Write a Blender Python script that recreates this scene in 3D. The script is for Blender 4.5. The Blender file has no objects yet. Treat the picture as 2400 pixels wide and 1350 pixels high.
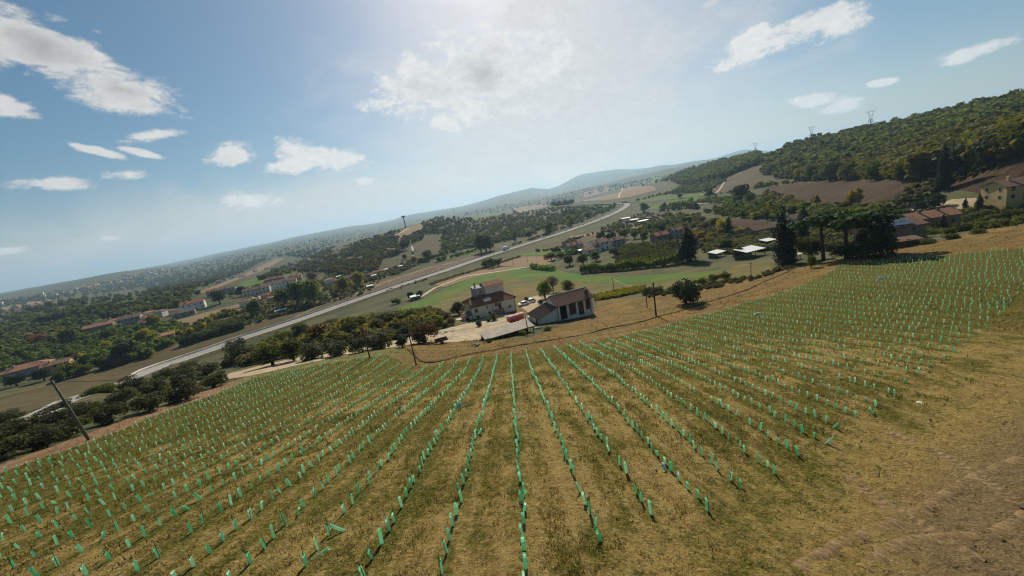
import bpy, bmesh, math, random
import numpy as np
from mathutils import Vector, Matrix
from mathutils.geometry import delaunay_2d_cdt

# ------------------------------------------------------------------ camera
SC = bpy.context.scene
COL = SC.collection
CAM_Z = 60.0                      # drone height above the datum
PITCH = math.radians(12.2)
ROLL = math.radians(10.0)
FPX = 900.0                       # focal length for a 2400 px wide frame
_cp, _sp, _cr, _sr = math.cos(PITCH), math.sin(PITCH), math.cos(ROLL), math.sin(ROLL)
FWD = Vector((0, _cp, -_sp)); R0 = Vector((1, 0, 0)); U0 = Vector((0, _sp, _cp))
RGT = R0 * _cr - U0 * _sr
UPV = R0 * _sr + U0 * _cr
cam_data = bpy.data.cameras.new('camera')
cam_data.sensor_width = 36.0
cam_data.lens = 36.0 * FPX / 2400.0
cam_data.clip_start = 0.1
cam_data.clip_end = 60000.0
cam = bpy.data.objects.new('camera', cam_data)
COL.objects.link(cam)
cam.matrix_world = Matrix(((RGT.x, UPV.x, -FWD.x, 0), (RGT.y, UPV.y, -FWD.y, 0), (RGT.z, UPV.z, -FWD.z, CAM_Z), (0, 0, 0, 1)))
SC.camera = cam

# ------------------------------------------------------------------ light
SUN_EL = math.radians(35.5)
SUN_AZ = math.radians(6.0)        # clockwise from +Y
SUN_STRENGTH = 4.9
SKY_STRENGTH = 0.062
EXPOSURE = 0.18
SC.view_settings.view_transform = 'Standard'
SC.view_settings.look = 'None'
SC.view_settings.exposure = EXPOSURE
SC.view_settings.gamma = 1.0
SC.view_settings.use_curve_mapping = False
SC.cycles.use_adaptive_sampling = True
SC.cycles.adaptive_threshold = 0.02
SC.cycles.filter_width = 1.15
SC.cycles.max_bounces = 6
SC.cycles.diffuse_bounces = 2
SC.cycles.glossy_bounces = 2
SC.cycles.transmission_bounces = 4
SC.cycles.transparent_max_bounces = 8
SC.cycles.volume_bounces = 1
SC.cycles.caustics_reflective = False
SC.cycles.caustics_refractive = False

sun_data = bpy.data.lights.new('sun', 'SUN')
sun_data.energy = SUN_STRENGTH
sun_data.angle = math.radians(0.5)
sun_data.color = (1.0, 0.90, 0.74)
sun = bpy.data.objects.new('sun', sun_data)
COL.objects.link(sun)
_sd = Vector((math.sin(SUN_AZ) * math.cos(SUN_EL), math.cos(SUN_AZ) * math.cos(SUN_EL), math.sin(SUN_EL)))
sun.rotation_euler = (-_sd).to_track_quat('-Z', 'Y').to_euler()

world = bpy.data.worlds.new('World')
SC.world = world
world.use_nodes = True


def build_world():
    nt = world.node_tree
    N, L = nt.nodes, nt.links
    N.clear()
    out = N.new('ShaderNodeOutputWorld')
    bg = N.new('ShaderNodeBackground')
    bg.inputs['Strength'].default_value = SKY_STRENGTH
    L.new(bg.outputs[0], out.inputs[0])
    sky = N.new('ShaderNodeTexSky')
    sky.sky_type = 'NISHITA'
    sky.sun_disc = False
    sky.sun_elevation = SUN_EL
    sky.sun_rotation = SUN_AZ
    sky.altitude = 200.0
    sky.air_density = 1.0
    sky.dust_density = 1.15
    sky.ozone_density = 2.0

    sat = N.new('ShaderNodeHueSaturation'); sat.inputs['Saturation'].default_value = 1.3; sat.inputs['Value'].default_value = 0.95; sat.inputs['Hue'].default_value = 0.486
    L.new(sky.outputs[0], sat.inputs['Color'])

    def M(op, a, b=None, c=None, clamp=False):
        n = N.new('ShaderNodeMath'); n.operation = op; n.use_clamp = clamp
        for i, x in enumerate((a, b, c)):
            if x is None:
                continue
            if isinstance(x, (int, float)):
                n.inputs[i].default_value = x
            else:
                L.new(x, n.inputs[i])
        return n.outputs[0]

    tc = N.new('ShaderNodeTexCoord')
    D = tc.outputs['Generated']
    mp = N.new('ShaderNodeMapping'); mp.inputs['Scale'].default_value = (1.0, 1.0, 1.9)
    L.new(D, mp.inputs[0])

    def noise(scale, detail, rough, dist=0.0):
        n = N.new('ShaderNodeTexNoise'); n.inputs['Scale'].default_value = scale
        n.inputs['Detail'].default_value = detail; n.inputs['Roughness'].default_value = rough
        n.inputs['Distortion'].default_value = dist
        L.new(mp.outputs[0], n.inputs['Vector'])
        return n.outputs[0]
    n1 = noise(13.0, 6.0, 0.62, 0.25)
    n2 = noise(44.0, 5.0, 0.68, 0.4)
    nw = noise(4.0, 4.0, 0.55, 1.2)
    nz = M('ADD', M('MULTIPLY', M('SUBTRACT', n1, 0.5), 2.7), M('MULTIPLY', M('SUBTRACT', n2, 0.5), 0.75))

    def field(wispy, least=0.0):
        """Least distance to any cloud, in units of that cloud's own size."""
        best = None
        for (a, e, wa, he, rot, k, w) in CLOUDS:
            if w != wispy or wa * he < least:
                continue
            a, e, wa, he, rot = (math.radians(q) for q in (a, e, wa, he, rot))
            c = Vector((math.sin(a) * math.cos(e), math.cos(a) * math.cos(e), math.sin(e)))
            t = Vector((math.cos(a), -math.sin(a), 0.0)); u = t.cross(c)
            if u.z < 0: u = -u
            tx = t * math.cos(rot) + u * math.sin(rot); ux = u * math.cos(rot) - t * math.sin(rot)
            if tx.cross(ux).dot(c) < 0: cc = -c
            else: cc = c
            R = Matrix((tx, ux, cc)).transposed()
            m = N.new('ShaderNodeMapping'); m.vector_type = 'TEXTURE'
            m.inputs['Location'].default_value = c
            m.inputs['Rotation'].default_value = R.to_euler('XYZ')
            m.inputs['Scale'].default_value = (wa * k * 1.25, he * k * 1.2, 0.5)
            L.new(D, m.inputs[0])
            ln = N.new('ShaderNodeVectorMath'); ln.operation = 'LENGTH'; L.new(m.outputs[0], ln.inputs[0])
            best = ln.outputs['Value'] if best is None else M('SMOOTH_MIN', best, ln.outputs['Value'], 0.15)
        return best
    dens = M('ADD', M('SUBTRACT', 1.0, field(0)), nz)
    wis = M('ADD', M('SUBTRACT', 1.0, field(1)), M('MULTIPLY', M('SUBTRACT', nw, 0.5), 1.3))
    mr = N.new('ShaderNodeMapRange'); mr.interpolation_type = 'SMOOTHSTEP'
    mr.inputs[1].default_value = -0.08; mr.inputs[2].default_value = 0.55
    L.new(dens, mr.inputs[0])
    mw = N.new('ShaderNodeMapRange'); mw.interpolation_type = 'SMOOTHSTEP'
    mw.inputs[1].default_value = 0.0; mw.inputs[2].default_value = 0.95; mw.inputs[4].default_value = 0.86
    L.new(wis, mw.inputs[0])
    alpha_all = M('MAXIMUM', mr.outputs[0], mw.outputs[0])
    thin = M('SUBTRACT', 1.0, M('MULTIPLY', M('SUBTRACT', 1.0, mr.outputs[0]), 0.14))   # veil a little duller than solid cloud
    # thick middles are greyer than the thin lit rims
    th = N.new('ShaderNodeMapRange'); th.interpolation_type = 'SMOOTHSTEP'
    th.inputs[1].default_value = 0.35; th.inputs[2].default_value = 1.3
    big = M('ADD', M('SUBTRACT', 1.0, field(0, 8.0)), M('MULTIPLY', M('SUBTRACT', n1, 0.5), 1.5))
    L.new(big, th.inputs[0])
    # a cloud nearer the sun is brighter
    bw = N.new('ShaderNodeRGBToBW'); L.new(sky.outputs[0], bw.inputs[0])
    lum = M('ADD', M('MULTIPLY', bw.outputs[0], 0.55), CLOUD_LUM)
    lum = M('MINIMUM', lum, 11.5)
    lum = M('MULTIPLY', lum, M('SUBTRACT', 1.0, M('MULTIPLY', th.outputs[0], 0.42)))
    lum = M('MULTIPLY', lum, M('ADD', 0.80, M('MULTIPLY', n2, 0.36)))
    lum = M('MULTIPLY', lum, thin)
    tint = N.new('ShaderNodeVectorMath'); tint.operation = 'SCALE'; tint.inputs[0].default_value = (1.0, 0.985, 0.955)
    L.new(lum, tint.inputs['Scale'])
    mix = N.new('ShaderNodeMix'); mix.data_type = 'RGBA'
    L.new(alpha_all, mix.inputs[0]); L.new(sat.outputs[0], mix.inputs[6]); L.new(tint.outputs[0], mix.inputs[7])
    L.new(mix.outputs[2], bg.inputs['Color'])
    world.cycles.sampling_method = 'MANUAL'
    world.cycles.sample_map_resolution = 512


CLOUD_LUM = 7.6
# cumulus and wisps, the widest wisps painting in the sun's white glow: (azimuth, elevation, half width, half height, tilt, density, wispy), degrees;
# the others ahead are the clouds of the photograph, the rest carry the same sky on all the way round
CLOUDS = [
    (-43.5, 20.6, 4.2, 2.6, -18, 1.0, 0), (-39.0, 17.6, 4.2, 2.0, -14, 1.0, 0), (-47.5, 15.9, 1.7, 0.9, -12, 1.0, 0),
    (-6.0, 16.4, 8.0, 3.2, -6, 1.0, 0), (1.5, 17.2, 9.5, 4.6, -2, 1.05, 0), (-5.4, 12.0, 2.2, 1.1, -24, 0.9, 0),
    (-31.4, 11.2, 2.3, 1.1, 2, 1.0, 0), (-21.6, 9.8, 4.4, 1.8, -9, 1.0, 0), (-25.6, 9.2, 2.6, 0.9, -4, 0.9, 0),
    (-31.1, 5.9, 3.8, 1.1, -2, 1.0, 0), (-46.5, 9.2, 2.8, 0.7, -6, 0.9, 0),
    (33.4, 12.4, 3.6, 1.7, 10, 1.0, 0), (40.2, 12.7, 3.3, 1.6, -10, 0.95, 0), (50.3, 5.9, 2.5, 0.8, 10, 0.8, 0),
    (39.0, 5.3, 2.6, 0.9, -6, 0.9, 0), (41.9, 4.1, 2.0, 0.7, -2, 0.8, 0), (44.5, 5.4, 1.3, 0.4, -8, 0.8, 0),
    (-50.7, 3.6, 1.4, 0.5, -8, 0.8, 0), (-44.0, 3.6, 1.6, 0.5, -6, 0.7, 0), (-17.4, 6.3, 1.6, 0.8, -6, 0.7, 0),
    (-38.0, 13.4, 2.6, 0.6, 4, 0.9, 0), (-42.5, 12.0, 2.0, 0.4, -24, 0.9, 0), (-39.0, 11.6, 1.6, 0.4, -20, 0.9, 0), (-41.0, 9.7, 1.6, 0.6, 4, 0.9, 0), (-36.5, 17.0, 0.8, 0.5, -30, 0.9, 0),
    (-20.0, 4.0, 16.0, 1.6, 0, 0.35, 1), (12.0, 23.0, 15.0, 9.0, 20, 1.0, 1), (11.0, 14.0, 26.0, 15.0, 4, 1.1, 1), (8.0, 6.0, 30.0, 7.0, 0, 1.0, 1), (-22.0, 2.5, 60.0, 6.5, 0, 1.0, 1), (24.0, 5.0, 9.0, 1.6, -4, 0.4, 1),
    (30.0, 18.0, 6.0, 2.0, 10, 0.35, 1),
    (-70.0, 12.0, 6.0, 2.2, -4, 1.0, 0), (-92.0, 24.0, 8.0, 3.4, 6, 1.0, 0), (-118.0, 9.0, 6.0, 1.8, 0, 1.0, 0),
    (-150.0, 18.0, 9.0, 3.4, 4, 1.0, 0), (178.0, 10.0, 7.0, 2.2, -3, 1.0, 0), (150.0, 28.0, 9.0, 4.0, 8, 1.0, 0),
    (118.0, 11.0, 6.0, 2.0, 0, 1.0, 0), (88.0, 19.0, 7.0, 3.0, -6, 1.0, 0), (68.0, 8.0, 4.0, 1.3, 4, 0.9, 0),
    (-20.0, 38.0, 10.0, 4.5, 10, 1.0, 0), (40.0, 36.0, 9.0, 4.0, -12, 1.0, 0), (-75.0, 46.0, 9.0, 4.0, 20, 1.0, 0),
]
build_world()


# ------------------------------------------------------------------ helpers
RNG = np.random.RandomState(11)
random.seed(7)


def link(o, parent=None):
    COL.objects.link(o)
    if parent is not None:
        o.parent = parent
    return o


def tag(o, label=None, cat=None, group=None, kind=None):
    if label: o['label'] = label
    if cat: o['category'] = cat
    if group: o['group'] = group
    if kind: o['kind'] = kind
    return o


def empty(name, loc=(0, 0, 0), rz=0.0, label=None, cat=None, group=None):
    o = bpy.data.objects.new(name, None)
    o.empty_display_size = 0.5
    o.location = loc
    o.rotation_euler = (0, 0, rz)
    link(o)
    return tag(o, label, cat, group)


def np_mesh(name, verts, quads=None, tris=None, mat=None, smooth=False):
    me = bpy.data.meshes.new(name)
    verts = np.asarray(verts, dtype=np.float32).reshape(-1, 3)
    idx, tot = [], []
    if quads is not None and len(quads):
        q = np.asarray(quads, dtype=np.int32).reshape(-1, 4); idx.append(q.ravel()); tot.append(np.full(len(q), 4, np.int32))
    if tris is not None and len(tris):
        t = np.asarray(tris, dtype=np.int32).reshape(-1, 3); idx.append(t.ravel()); tot.append(np.full(len(t), 3, np.int32))
    idx = np.concatenate(idx); tot = np.concatenate(tot)
    me.vertices.add(len(verts)); me.vertices.foreach_set('co', verts.ravel())
    me.loops.add(len(idx)); me.loops.foreach_set('vertex_index', idx)
    me.polygons.add(len(tot))
    st = np.zeros(len(tot), np.int32); st[1:] = np.cumsum(tot)[:-1]
    me.polygons.foreach_set('loop_start', st); me.polygons.foreach_set('loop_total', tot)
    if smooth:
        me.polygons.foreach_set('use_smooth', np.ones(len(tot), bool))
    me.update(calc_edges=True)
    me.validate()
    if mat is not None:
        me.materials.append(mat)
    return me


def mobj(name, me, parent=None, loc=None, rot=None, scale=None):
    o = bpy.data.objects.new(name, me)
    if loc is not None: o.location = loc
    if rot is not None: o.rotation_euler = rot
    if scale is not None: o.scale = scale
    return link(o, parent)


def own_mat(o, mat):
    """A material of this object's own on mesh data that others share."""
    o.material_slots[0].link = 'OBJECT'
    o.material_slots[0].material = mat
    return o


_ORD = ('zeroth first second third fourth fifth sixth seventh eighth ninth tenth eleventh twelfth thirteenth fourteenth fifteenth sixteenth seventeenth eighteenth nineteenth').split()


def ordinal(n):
    if n < 20:
        return _ORD[n]
    t = ('', '', 'twent', 'thirt', 'fort', 'fift', 'sixt')[n // 10]
    return t + 'ieth' if n % 10 == 0 else t + 'y-' + _ORD[n % 10]


class MB:
    """Collects simple shapes; build() links them as one mesh object."""

    def __init__(self):
        self.v = []; self.f = []

    def add(self, vs, fs):
        n = len(self.v)
        self.v += [tuple(p) for p in vs]
        self.f += [tuple(i + n for i in f) for f in fs]
        return self

    def box(self, x0, x1, y0, y1, z0, z1):
        return self.add([(x0, y0, z0), (x1, y0, z0), (x1, y1, z0), (x0, y1, z0), (x0, y0, z1), (x1, y0, z1), (x1, y1, z1), (x0, y1, z1)],
                        [(0, 3, 2, 1), (4, 5, 6, 7), (0, 1, 5, 4), (1, 2, 6, 5), (2, 3, 7, 6), (3, 0, 4, 7)])

    def prism(self, pts, d):
        """Polygon pts (3-D, any plane) pushed along vector d."""
        n = len(pts)
        a = [tuple(p) for p in pts]; b = [(p[0] + d[0], p[1] + d[1], p[2] + d[2]) for p in pts]
        return self.add(a + b, [tuple(range(n - 1, -1, -1)), tuple(range(n, 2 * n))] + [(i, (i + 1) % n, n + (i + 1) % n, n + i) for i in range(n)])

    def tube(self, path, radii, n=8, cap=True):
        path = [Vector(p) for p in path]
        if not hasattr(radii, '__len__'):
            radii = [radii] * len(path)
        rings = []
        for i, p in enumerate(path):
            d = (path[min(i + 1, len(path) - 1)] - path[max(i - 1, 0)]).normalized()
            a = d.orthogonal().normalized(); b = d.cross(a)
            rings.append([p + (a * math.cos(2 * math.pi * k / n) + b * math.sin(2 * math.pi * k / n)) * radii[i] for k in range(n)])
        vs = [q for r in rings for q in r]
        fs = [(i * n + k, i * n + (k + 1) % n, (i + 1) * n + (k + 1) % n, (i + 1) * n + k) for i in range(len(path) - 1) for k in range(n)]
        if cap:
            fs += [tuple(range(n - 1, -1, -1)), tuple((len(path) - 1) * n + k for k in range(n))]
        return self.add(vs, fs)

    def lathe(self, prof, n=16, c=(0, 0, 0)):
        vs = [(c[0] + r * math.cos(2 * math.pi * k / n), c[1] + r * math.sin(2 * math.pi * k / n), c[2] + z) for r, z in prof for k in range(n)]
        fs = [(i * n + k, i * n + (k + 1) % n, (i + 1) * n + (k + 1) % n, (i + 1) * n + k) for i in range(len(prof) - 1) for k in range(n)]
        fs += [tuple(range(n - 1, -1, -1)), tuple((len(prof) - 1) * n + k for k in range(n))]
        return self.add(vs, fs)

    def mesh(self, name, mat, bevel=0.0, smooth=False):
        me = bpy.data.meshes.new(name)
        me.from_pydata(self.v, [], self.f)
        if bevel > 0:
            bm = bmesh.new(); bm.from_mesh(me)
            bmesh.ops.recalc_face_normals(bm, faces=bm.faces)
            bmesh.ops.bevel(bm, geom=[e for e in bm.edges if len(e.link_faces) == 2 and e.calc_face_angle(0) > 0.4], offset=bevel, segments=2, affect='EDGES', clamp_overlap=True)
            bm.to_mesh(me); bm.free()
        else:
            bm = bmesh.new(); bm.from_mesh(me)
            bmesh.ops.recalc_face_normals(bm, faces=bm.faces)
            bm.to_mesh(me); bm.free()
        if smooth:
            me.polygons.foreach_set('use_smooth', np.ones(len(me.polygons), bool))
        me.materials.append(mat)
        return me

    def build(self, name, mat, parent=None, bevel=0.0, smooth=False, loc=None, rot=None):
        return mobj(name, self.mesh(name, mat, bevel, smooth), parent, loc, rot)


# ------------------------------------------------------------------ materials
def _nodes(name):
    m = bpy.data.materials.new(name)
    m.use_nodes = True
    nt = m.node_tree
    nt.nodes.clear()
    out = nt.nodes.new('ShaderNodeOutputMaterial')
    return m, nt.nodes, nt.links, out


def _rgb(c):
    return (c[0], c[1], c[2], 1.0)


def _mixc(N, L, fac, a, b):
    mx = N.new('ShaderNodeMix'); mx.data_type = 'RGBA'
    for s, x in ((0, fac), (6, a), (7, b)):
        if hasattr(x, 'links') or isinstance(x, bpy.types.NodeSocket):
            L.new(x, mx.inputs[s])
        elif s == 0:
            mx.inputs[0].default_value = x
        else:
            mx.inputs[s].default_value = _rgb(x)
    return mx.outputs[2]


def _noise(N, L, vec, scale, detail=4.0, rough=0.6, dist=0.0):
    n = N.new('ShaderNodeTexNoise')
    n.inputs['Scale'].default_value = scale; n.inputs['Detail'].default_value = detail
    n.inputs['Roughness'].default_value = rough; n.inputs['Distortion'].default_value = dist
    L.new(vec, n.inputs['Vector'])
    return n.outputs[0]


def _ramp(N, L, x, lo, hi, smooth=True):
    r = N.new('ShaderNodeMapRange')
    if smooth: r.interpolation_type = 'SMOOTHSTEP'
    r.inputs[1].default_value = lo; r.inputs[2].default_value = hi
    L.new(x, r.inputs[0])
    return r.outputs[0]


def _mapping(N, L, vec, rz=0.0, scale=(1, 1, 1)):
    m = N.new('ShaderNodeMapping'); m.inputs['Rotation'].default_value = (0, 0, rz); m.inputs['Scale'].default_value = scale
    L.new(vec, m.inputs[0])
    return m.outputs[0]


def ground_mat(name, ca, cb, cc, big=0.03, mid=0.35, fine=2.5, bump=0.5, bump_d=0.12, furrow=None, cd=None, thr=(0.42, 0.62), thr2=(0.5, 0.7)):
    """Soil or grass: ca/cb in large patches, cc in small tufts; furrow = (angle, spacing, colour) adds worked lines."""
    m, N, L, out = _nodes(name)
    tc = N.new('ShaderNodeTexCoord'); v = tc.outputs['Object']
    n_big = _noise(N, L, v, big, 5.0, 0.6); n_mid = _noise(N, L, v, mid, 5.0, 0.65); n_fine = _noise(N, L, v, fine, 5.0, 0.7)
    col = _mixc(N, L, _ramp(N, L, n_big, 0.38, 0.62), ca, cb)
    col = _mixc(N, L, _ramp(N, L, n_mid, *thr), col, cc)
    if cd is not None:
        col = _mixc(N, L, _ramp(N, L, n_fine, *thr2), col, cd)
    hgt = n_fine
    if furrow:
        ang, spacing, fcol = furrow
        fv = _mapping(N, L, v, -ang, (0.03 / spacing * 6.0, 1.0 / spacing, 0.0))
        nf = _noise(N, L, fv, 1.0, 2.0, 0.5, 0.2)
        col = _mixc(N, L, _ramp(N, L, nf, 0.45, 0.62), col, fcol)
        ad = N.new('ShaderNodeMath'); ad.operation = 'ADD'; L.new(nf, ad.inputs[0]); L.new(n_fine, ad.inputs[1]); hgt = ad.outputs[0]
    bp = N.new('ShaderNodeBump'); bp.inputs['Strength'].default_value = bump; bp.inputs['Distance'].default_value = bump_d
    L.new(hgt, bp.inputs['Height'])
    b = N.new('ShaderNodeBsdfPrincipled'); b.inputs['Roughness'].default_value = 0.95; b.inputs['Specular IOR Level'].default_value = 0.1
    L.new(col, b.inputs['Base Color']); L.new(bp.outputs[0], b.inputs['Normal'])
    L.new(b.outputs[0], out.inputs[0])
    return m


def plain_mat(name, col, rough=0.7, var=0.25, scale=1.5, bump=0.15, bump_d=0.02, metal=0.0, spec=0.3, col2=None, per_object=0.0, stain=0.0):
    """Plaster, metal, wood, concrete: colour with uneven weathering."""
    m, N, L, out = _nodes(name)
    tc = N.new('ShaderNodeTexCoord'); v = tc.outputs['Object']
    n1 = _noise(N, L, v, scale, 6.0, 0.65); n2 = _noise(N, L, v, scale * 9.0, 3.0, 0.6)
    c2 = col2 if col2 is not None else tuple(x * (1 - var) for x in col)
    c = _mixc(N, L, _ramp(N, L, n1, 0.35, 0.68), col, c2)
    if stain > 0:   # rain streaks: noise stretched downwards
        sv = _mapping(N, L, v, 0.0, (3.0, 3.0, 0.35))
        ns = _noise(N, L, sv, 1.0, 4.0, 0.6)
        st = _ramp(N, L, ns, 0.5, 0.75)
        mm = N.new('ShaderNodeMath'); mm.operation = 'MULTIPLY'; L.new(st, mm.inputs[0]); mm.inputs[1].default_value = stain
        c = _mixc(N, L, mm.outputs[0], c, tuple(x * 0.45 for x in col))
    if per_object > 0:
        oi = N.new('ShaderNodeObjectInfo')
        hs = N.new('ShaderNodeHueSaturation')
        mr = N.new('ShaderNodeMapRange'); mr.inputs[3].default_value = 1 - per_object; mr.inputs[4].default_value = 1 + per_object
        L.new(oi.outputs['Random'], mr.inputs[0]); L.new(mr.outputs[0], hs.inputs['Value']); L.new(c, hs.inputs['Color'])
        c = hs.outputs[0]
    b = N.new('ShaderNodeBsdfPrincipled')
    b.inputs['Roughness'].default_value = rough; b.inputs['Metallic'].default_value = metal; b.inputs['Specular IOR Level'].default_value = spec
    L.new(c, b.inputs['Base Color'])
    if bump > 0:
        bp = N.new('ShaderNodeBump'); bp.inputs['Strength'].default_value = bump; bp.inputs['Distance'].default_value = bump_d
        L.new(n2, bp.inputs['Height']); L.new(bp.outputs[0], b.inputs['Normal'])
    L.new(b.outputs[0], out.inputs[0])
    return m


def leaf_mat(name, ca, cb, trans=0.35, per_tree=0.25):
    """Foliage: each leaf clump a shade of its own, some light through the leaf."""
    m, N, L, out = _nodes(name)
    geo = N.new('ShaderNodeNewGeometry'); oi = N.new('ShaderNodeObjectInfo')
    c = _mixc(N, L, geo.outputs['Random Per Island'], ca, cb)
    tc = N.new('ShaderNodeTexCoord')
    stand = _ramp(N, L, _noise(N, L, tc.outputs['Object'], 0.075, 3.0, 0.7), 0.36, 0.64)      # tree to tree differences within a wood
    c = _mixc(N, L, stand, _mixc(N, L, 0.5, c, tuple(x * 0.45 for x in ca)), _mixc(N, L, 0.35, c, (cb[0] * 1.5, cb[1] * 1.3, cb[2])))
    hs = N.new('ShaderNodeHueSaturation')
    mr = N.new('ShaderNodeMapRange'); mr.inputs[3].default_value = 1 - per_tree; mr.inputs[4].default_value = 1 + per_tree
    L.new(oi.outputs['Random'], mr.inputs[0]); L.new(mr.outputs[0], hs.inputs['Value'])
    mh = N.new('ShaderNodeMapRange'); mh.inputs[3].default_value = 0.485; mh.inputs[4].default_value = 0.515
    L.new(oi.outputs['Random'], mh.inputs[0]); L.new(mh.outputs[0], hs.inputs['Hue'])
    L.new(c, hs.inputs['Color'])
    d = N.new('ShaderNodeBsdfPrincipled'); d.inputs['Roughness'].default_value = 0.75; d.inputs['Specular IOR Level'].default_value = 0.2
    L.new(hs.outputs[0], d.inputs['Base Color'])
    t = N.new('ShaderNodeBsdfTranslucent')
    br = N.new('ShaderNodeHueSaturation'); br.inputs['Saturation'].default_value = 1.1; br.inputs['Value'].default_value = 1.25
    L.new(hs.outputs[0], br.inputs['Color']); L.new(br.outputs[0], t.inputs['Color'])
    mx = N.new('ShaderNodeMixShader'); mx.inputs[0].default_value = trans
    L.new(d.outputs[0], mx.inputs[1]); L.new(t.outputs[0], mx.inputs[2]); L.new(mx.outputs[0], out.inputs[0])
    return m


# ------------------------------------------------------------------ terrain heights
def ray(px, py):
    d = FWD + RGT * ((px - 1200.0) / FPX) - UPV * ((py - 675.0) / FPX)
    return np.array(d)


def ray_depth(px, py, zc):
    """Point seen at a pixel at the given depth along the lens axis, relative to the camera."""
    d = ray(px, py)
    return d * zc


_ctl = []


def cp_down(px, py, down):
    d = ray(px, py)
    t = down / -d[2]
    _ctl.append((d[0] * t, d[1] * t, -down))


def cp_depth(px, py, zc, lift=0.0):
    d = ray(px, py) * zc
    _ctl.append((d[0], d[1], d[2] + lift))


def cp(x, y, down):
    _ctl.append((x, y, -down))


# the vineyard slope
for x, y, dn in ((0, 0, 8.7), (0, 9.6, 10.9), (0, 22, 14.0), (-0.5, 43, 20.0), (-1, 64.5, 25.9), (3.9, 13.0, 12.8), (6.5, 13.9, 13.6), (9, 15.7, 14.7), (19, 21, 17.2), (36.5, 30, 19.6), (14.8, 9.6, 14.4), (28, 19, 17.6), (-6, 11, 11.1), (0, -25, 5.0), (30, -20, 10.0), (-30, -20, 6.0), (-20, 20, 13.2), (-45, 20, 13.4), (18, 42, 21.2),
                 (60, 42, 22.2), (90, 50, 23.4), (60, 5, 16.0), (-60, -10, 9.0), (100, 0, 17.0), (0, -80, 1.0), (100, -80, 3.0), (-100, -80, 4.0)):
    cp(x, y, dn)
for px, py, dn in ((1362, 805, 26.6), (1510, 777, 27.4), (1747, 713, 28.7), (1976, 622, 27.2), (2200, 603, 25.8), (2400, 588, 24.6), (970, 865, 24.8), (900, 834, 24.4),
                   (520, 920, 21.6), (210, 1037, 17.6), (0, 1112, 15.6), (700, 905, 21.0), (400, 1060, 16.5), (1700, 830, 22.0), (2050, 740, 23.4),
                   # left of the vineyard: olive grove falling to the valley
                   (100, 1010, 21.0), (300, 930, 27.0), (0, 1000, 24.5), (600, 868, 26.5), (800, 823, 29.0), (935, 806, 30.0), (350, 895, 36.0),
                   # farmyard terrace
                   (1000, 790, 31.0), (1230, 765, 32.0), (1320, 750, 32.4), (1120, 750, 34.5), (1230, 715, 36.5), (1080, 770, 32.3), (1400, 750, 31.8),
                   (1130, 700, 39.0), (850, 770, 36.0), (950, 740, 37.5),
                   # bank and grass right of the barn
                   (1540, 740, 30.3), (1610, 700, 32.0), (1450, 692, 36.0), (1760, 655, 31.5), (1650, 660, 34.5), (1560, 650, 38.5), (1850, 605, 33.0),
                   (2130, 563, 30.5), (2000, 590, 30.0), (2250, 545, 29.0), (2400, 525, 27.0), (2370, 475, 31.5), (2130, 520, 35.0), (1980, 540, 36.5),
                   # valley floor
                   (1200, 650, 45.0), (1300, 640, 44.5), (1500, 632, 41.0), (1615, 605, 40.0), (1780, 585, 38.0), (1400, 590, 44.5), (1190, 590, 50.0),
                   (1000, 660, 49.0), (760, 740, 50.0), (350, 880, 49.0), (560, 810, 50.0), (1320, 540, 50.0), (1470, 482, 50.0), (0, 900, 51.0), (300, 760, 51.0),
                   (0, 770, 51.5), (400, 690, 50.0), (200, 705, 51.0), (800, 655, 50.0), (1000, 603, 48.0), (600, 700, 50.0), (480, 760, 50.0), (900, 690, 50.0),
                   (600, 660, 47.0), (1550, 475, 47.5), (1700, 530, 38.5), (1750, 500, 37.0), (1640, 495, 45.0), (1600, 540, 42.0), (1450, 540, 48.0),
                   # brown fields up the slope on the far side
                   (1950, 490, 35.0), (1830, 445, 34.0), (1900, 425, 28.5), (2060, 425, 25.5), (2150, 437, 26.0), (2150, 480, 33.0), (2250, 405, 22.0), (2390, 378, 18.0)):
    cp_down(px, py, dn)
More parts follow.
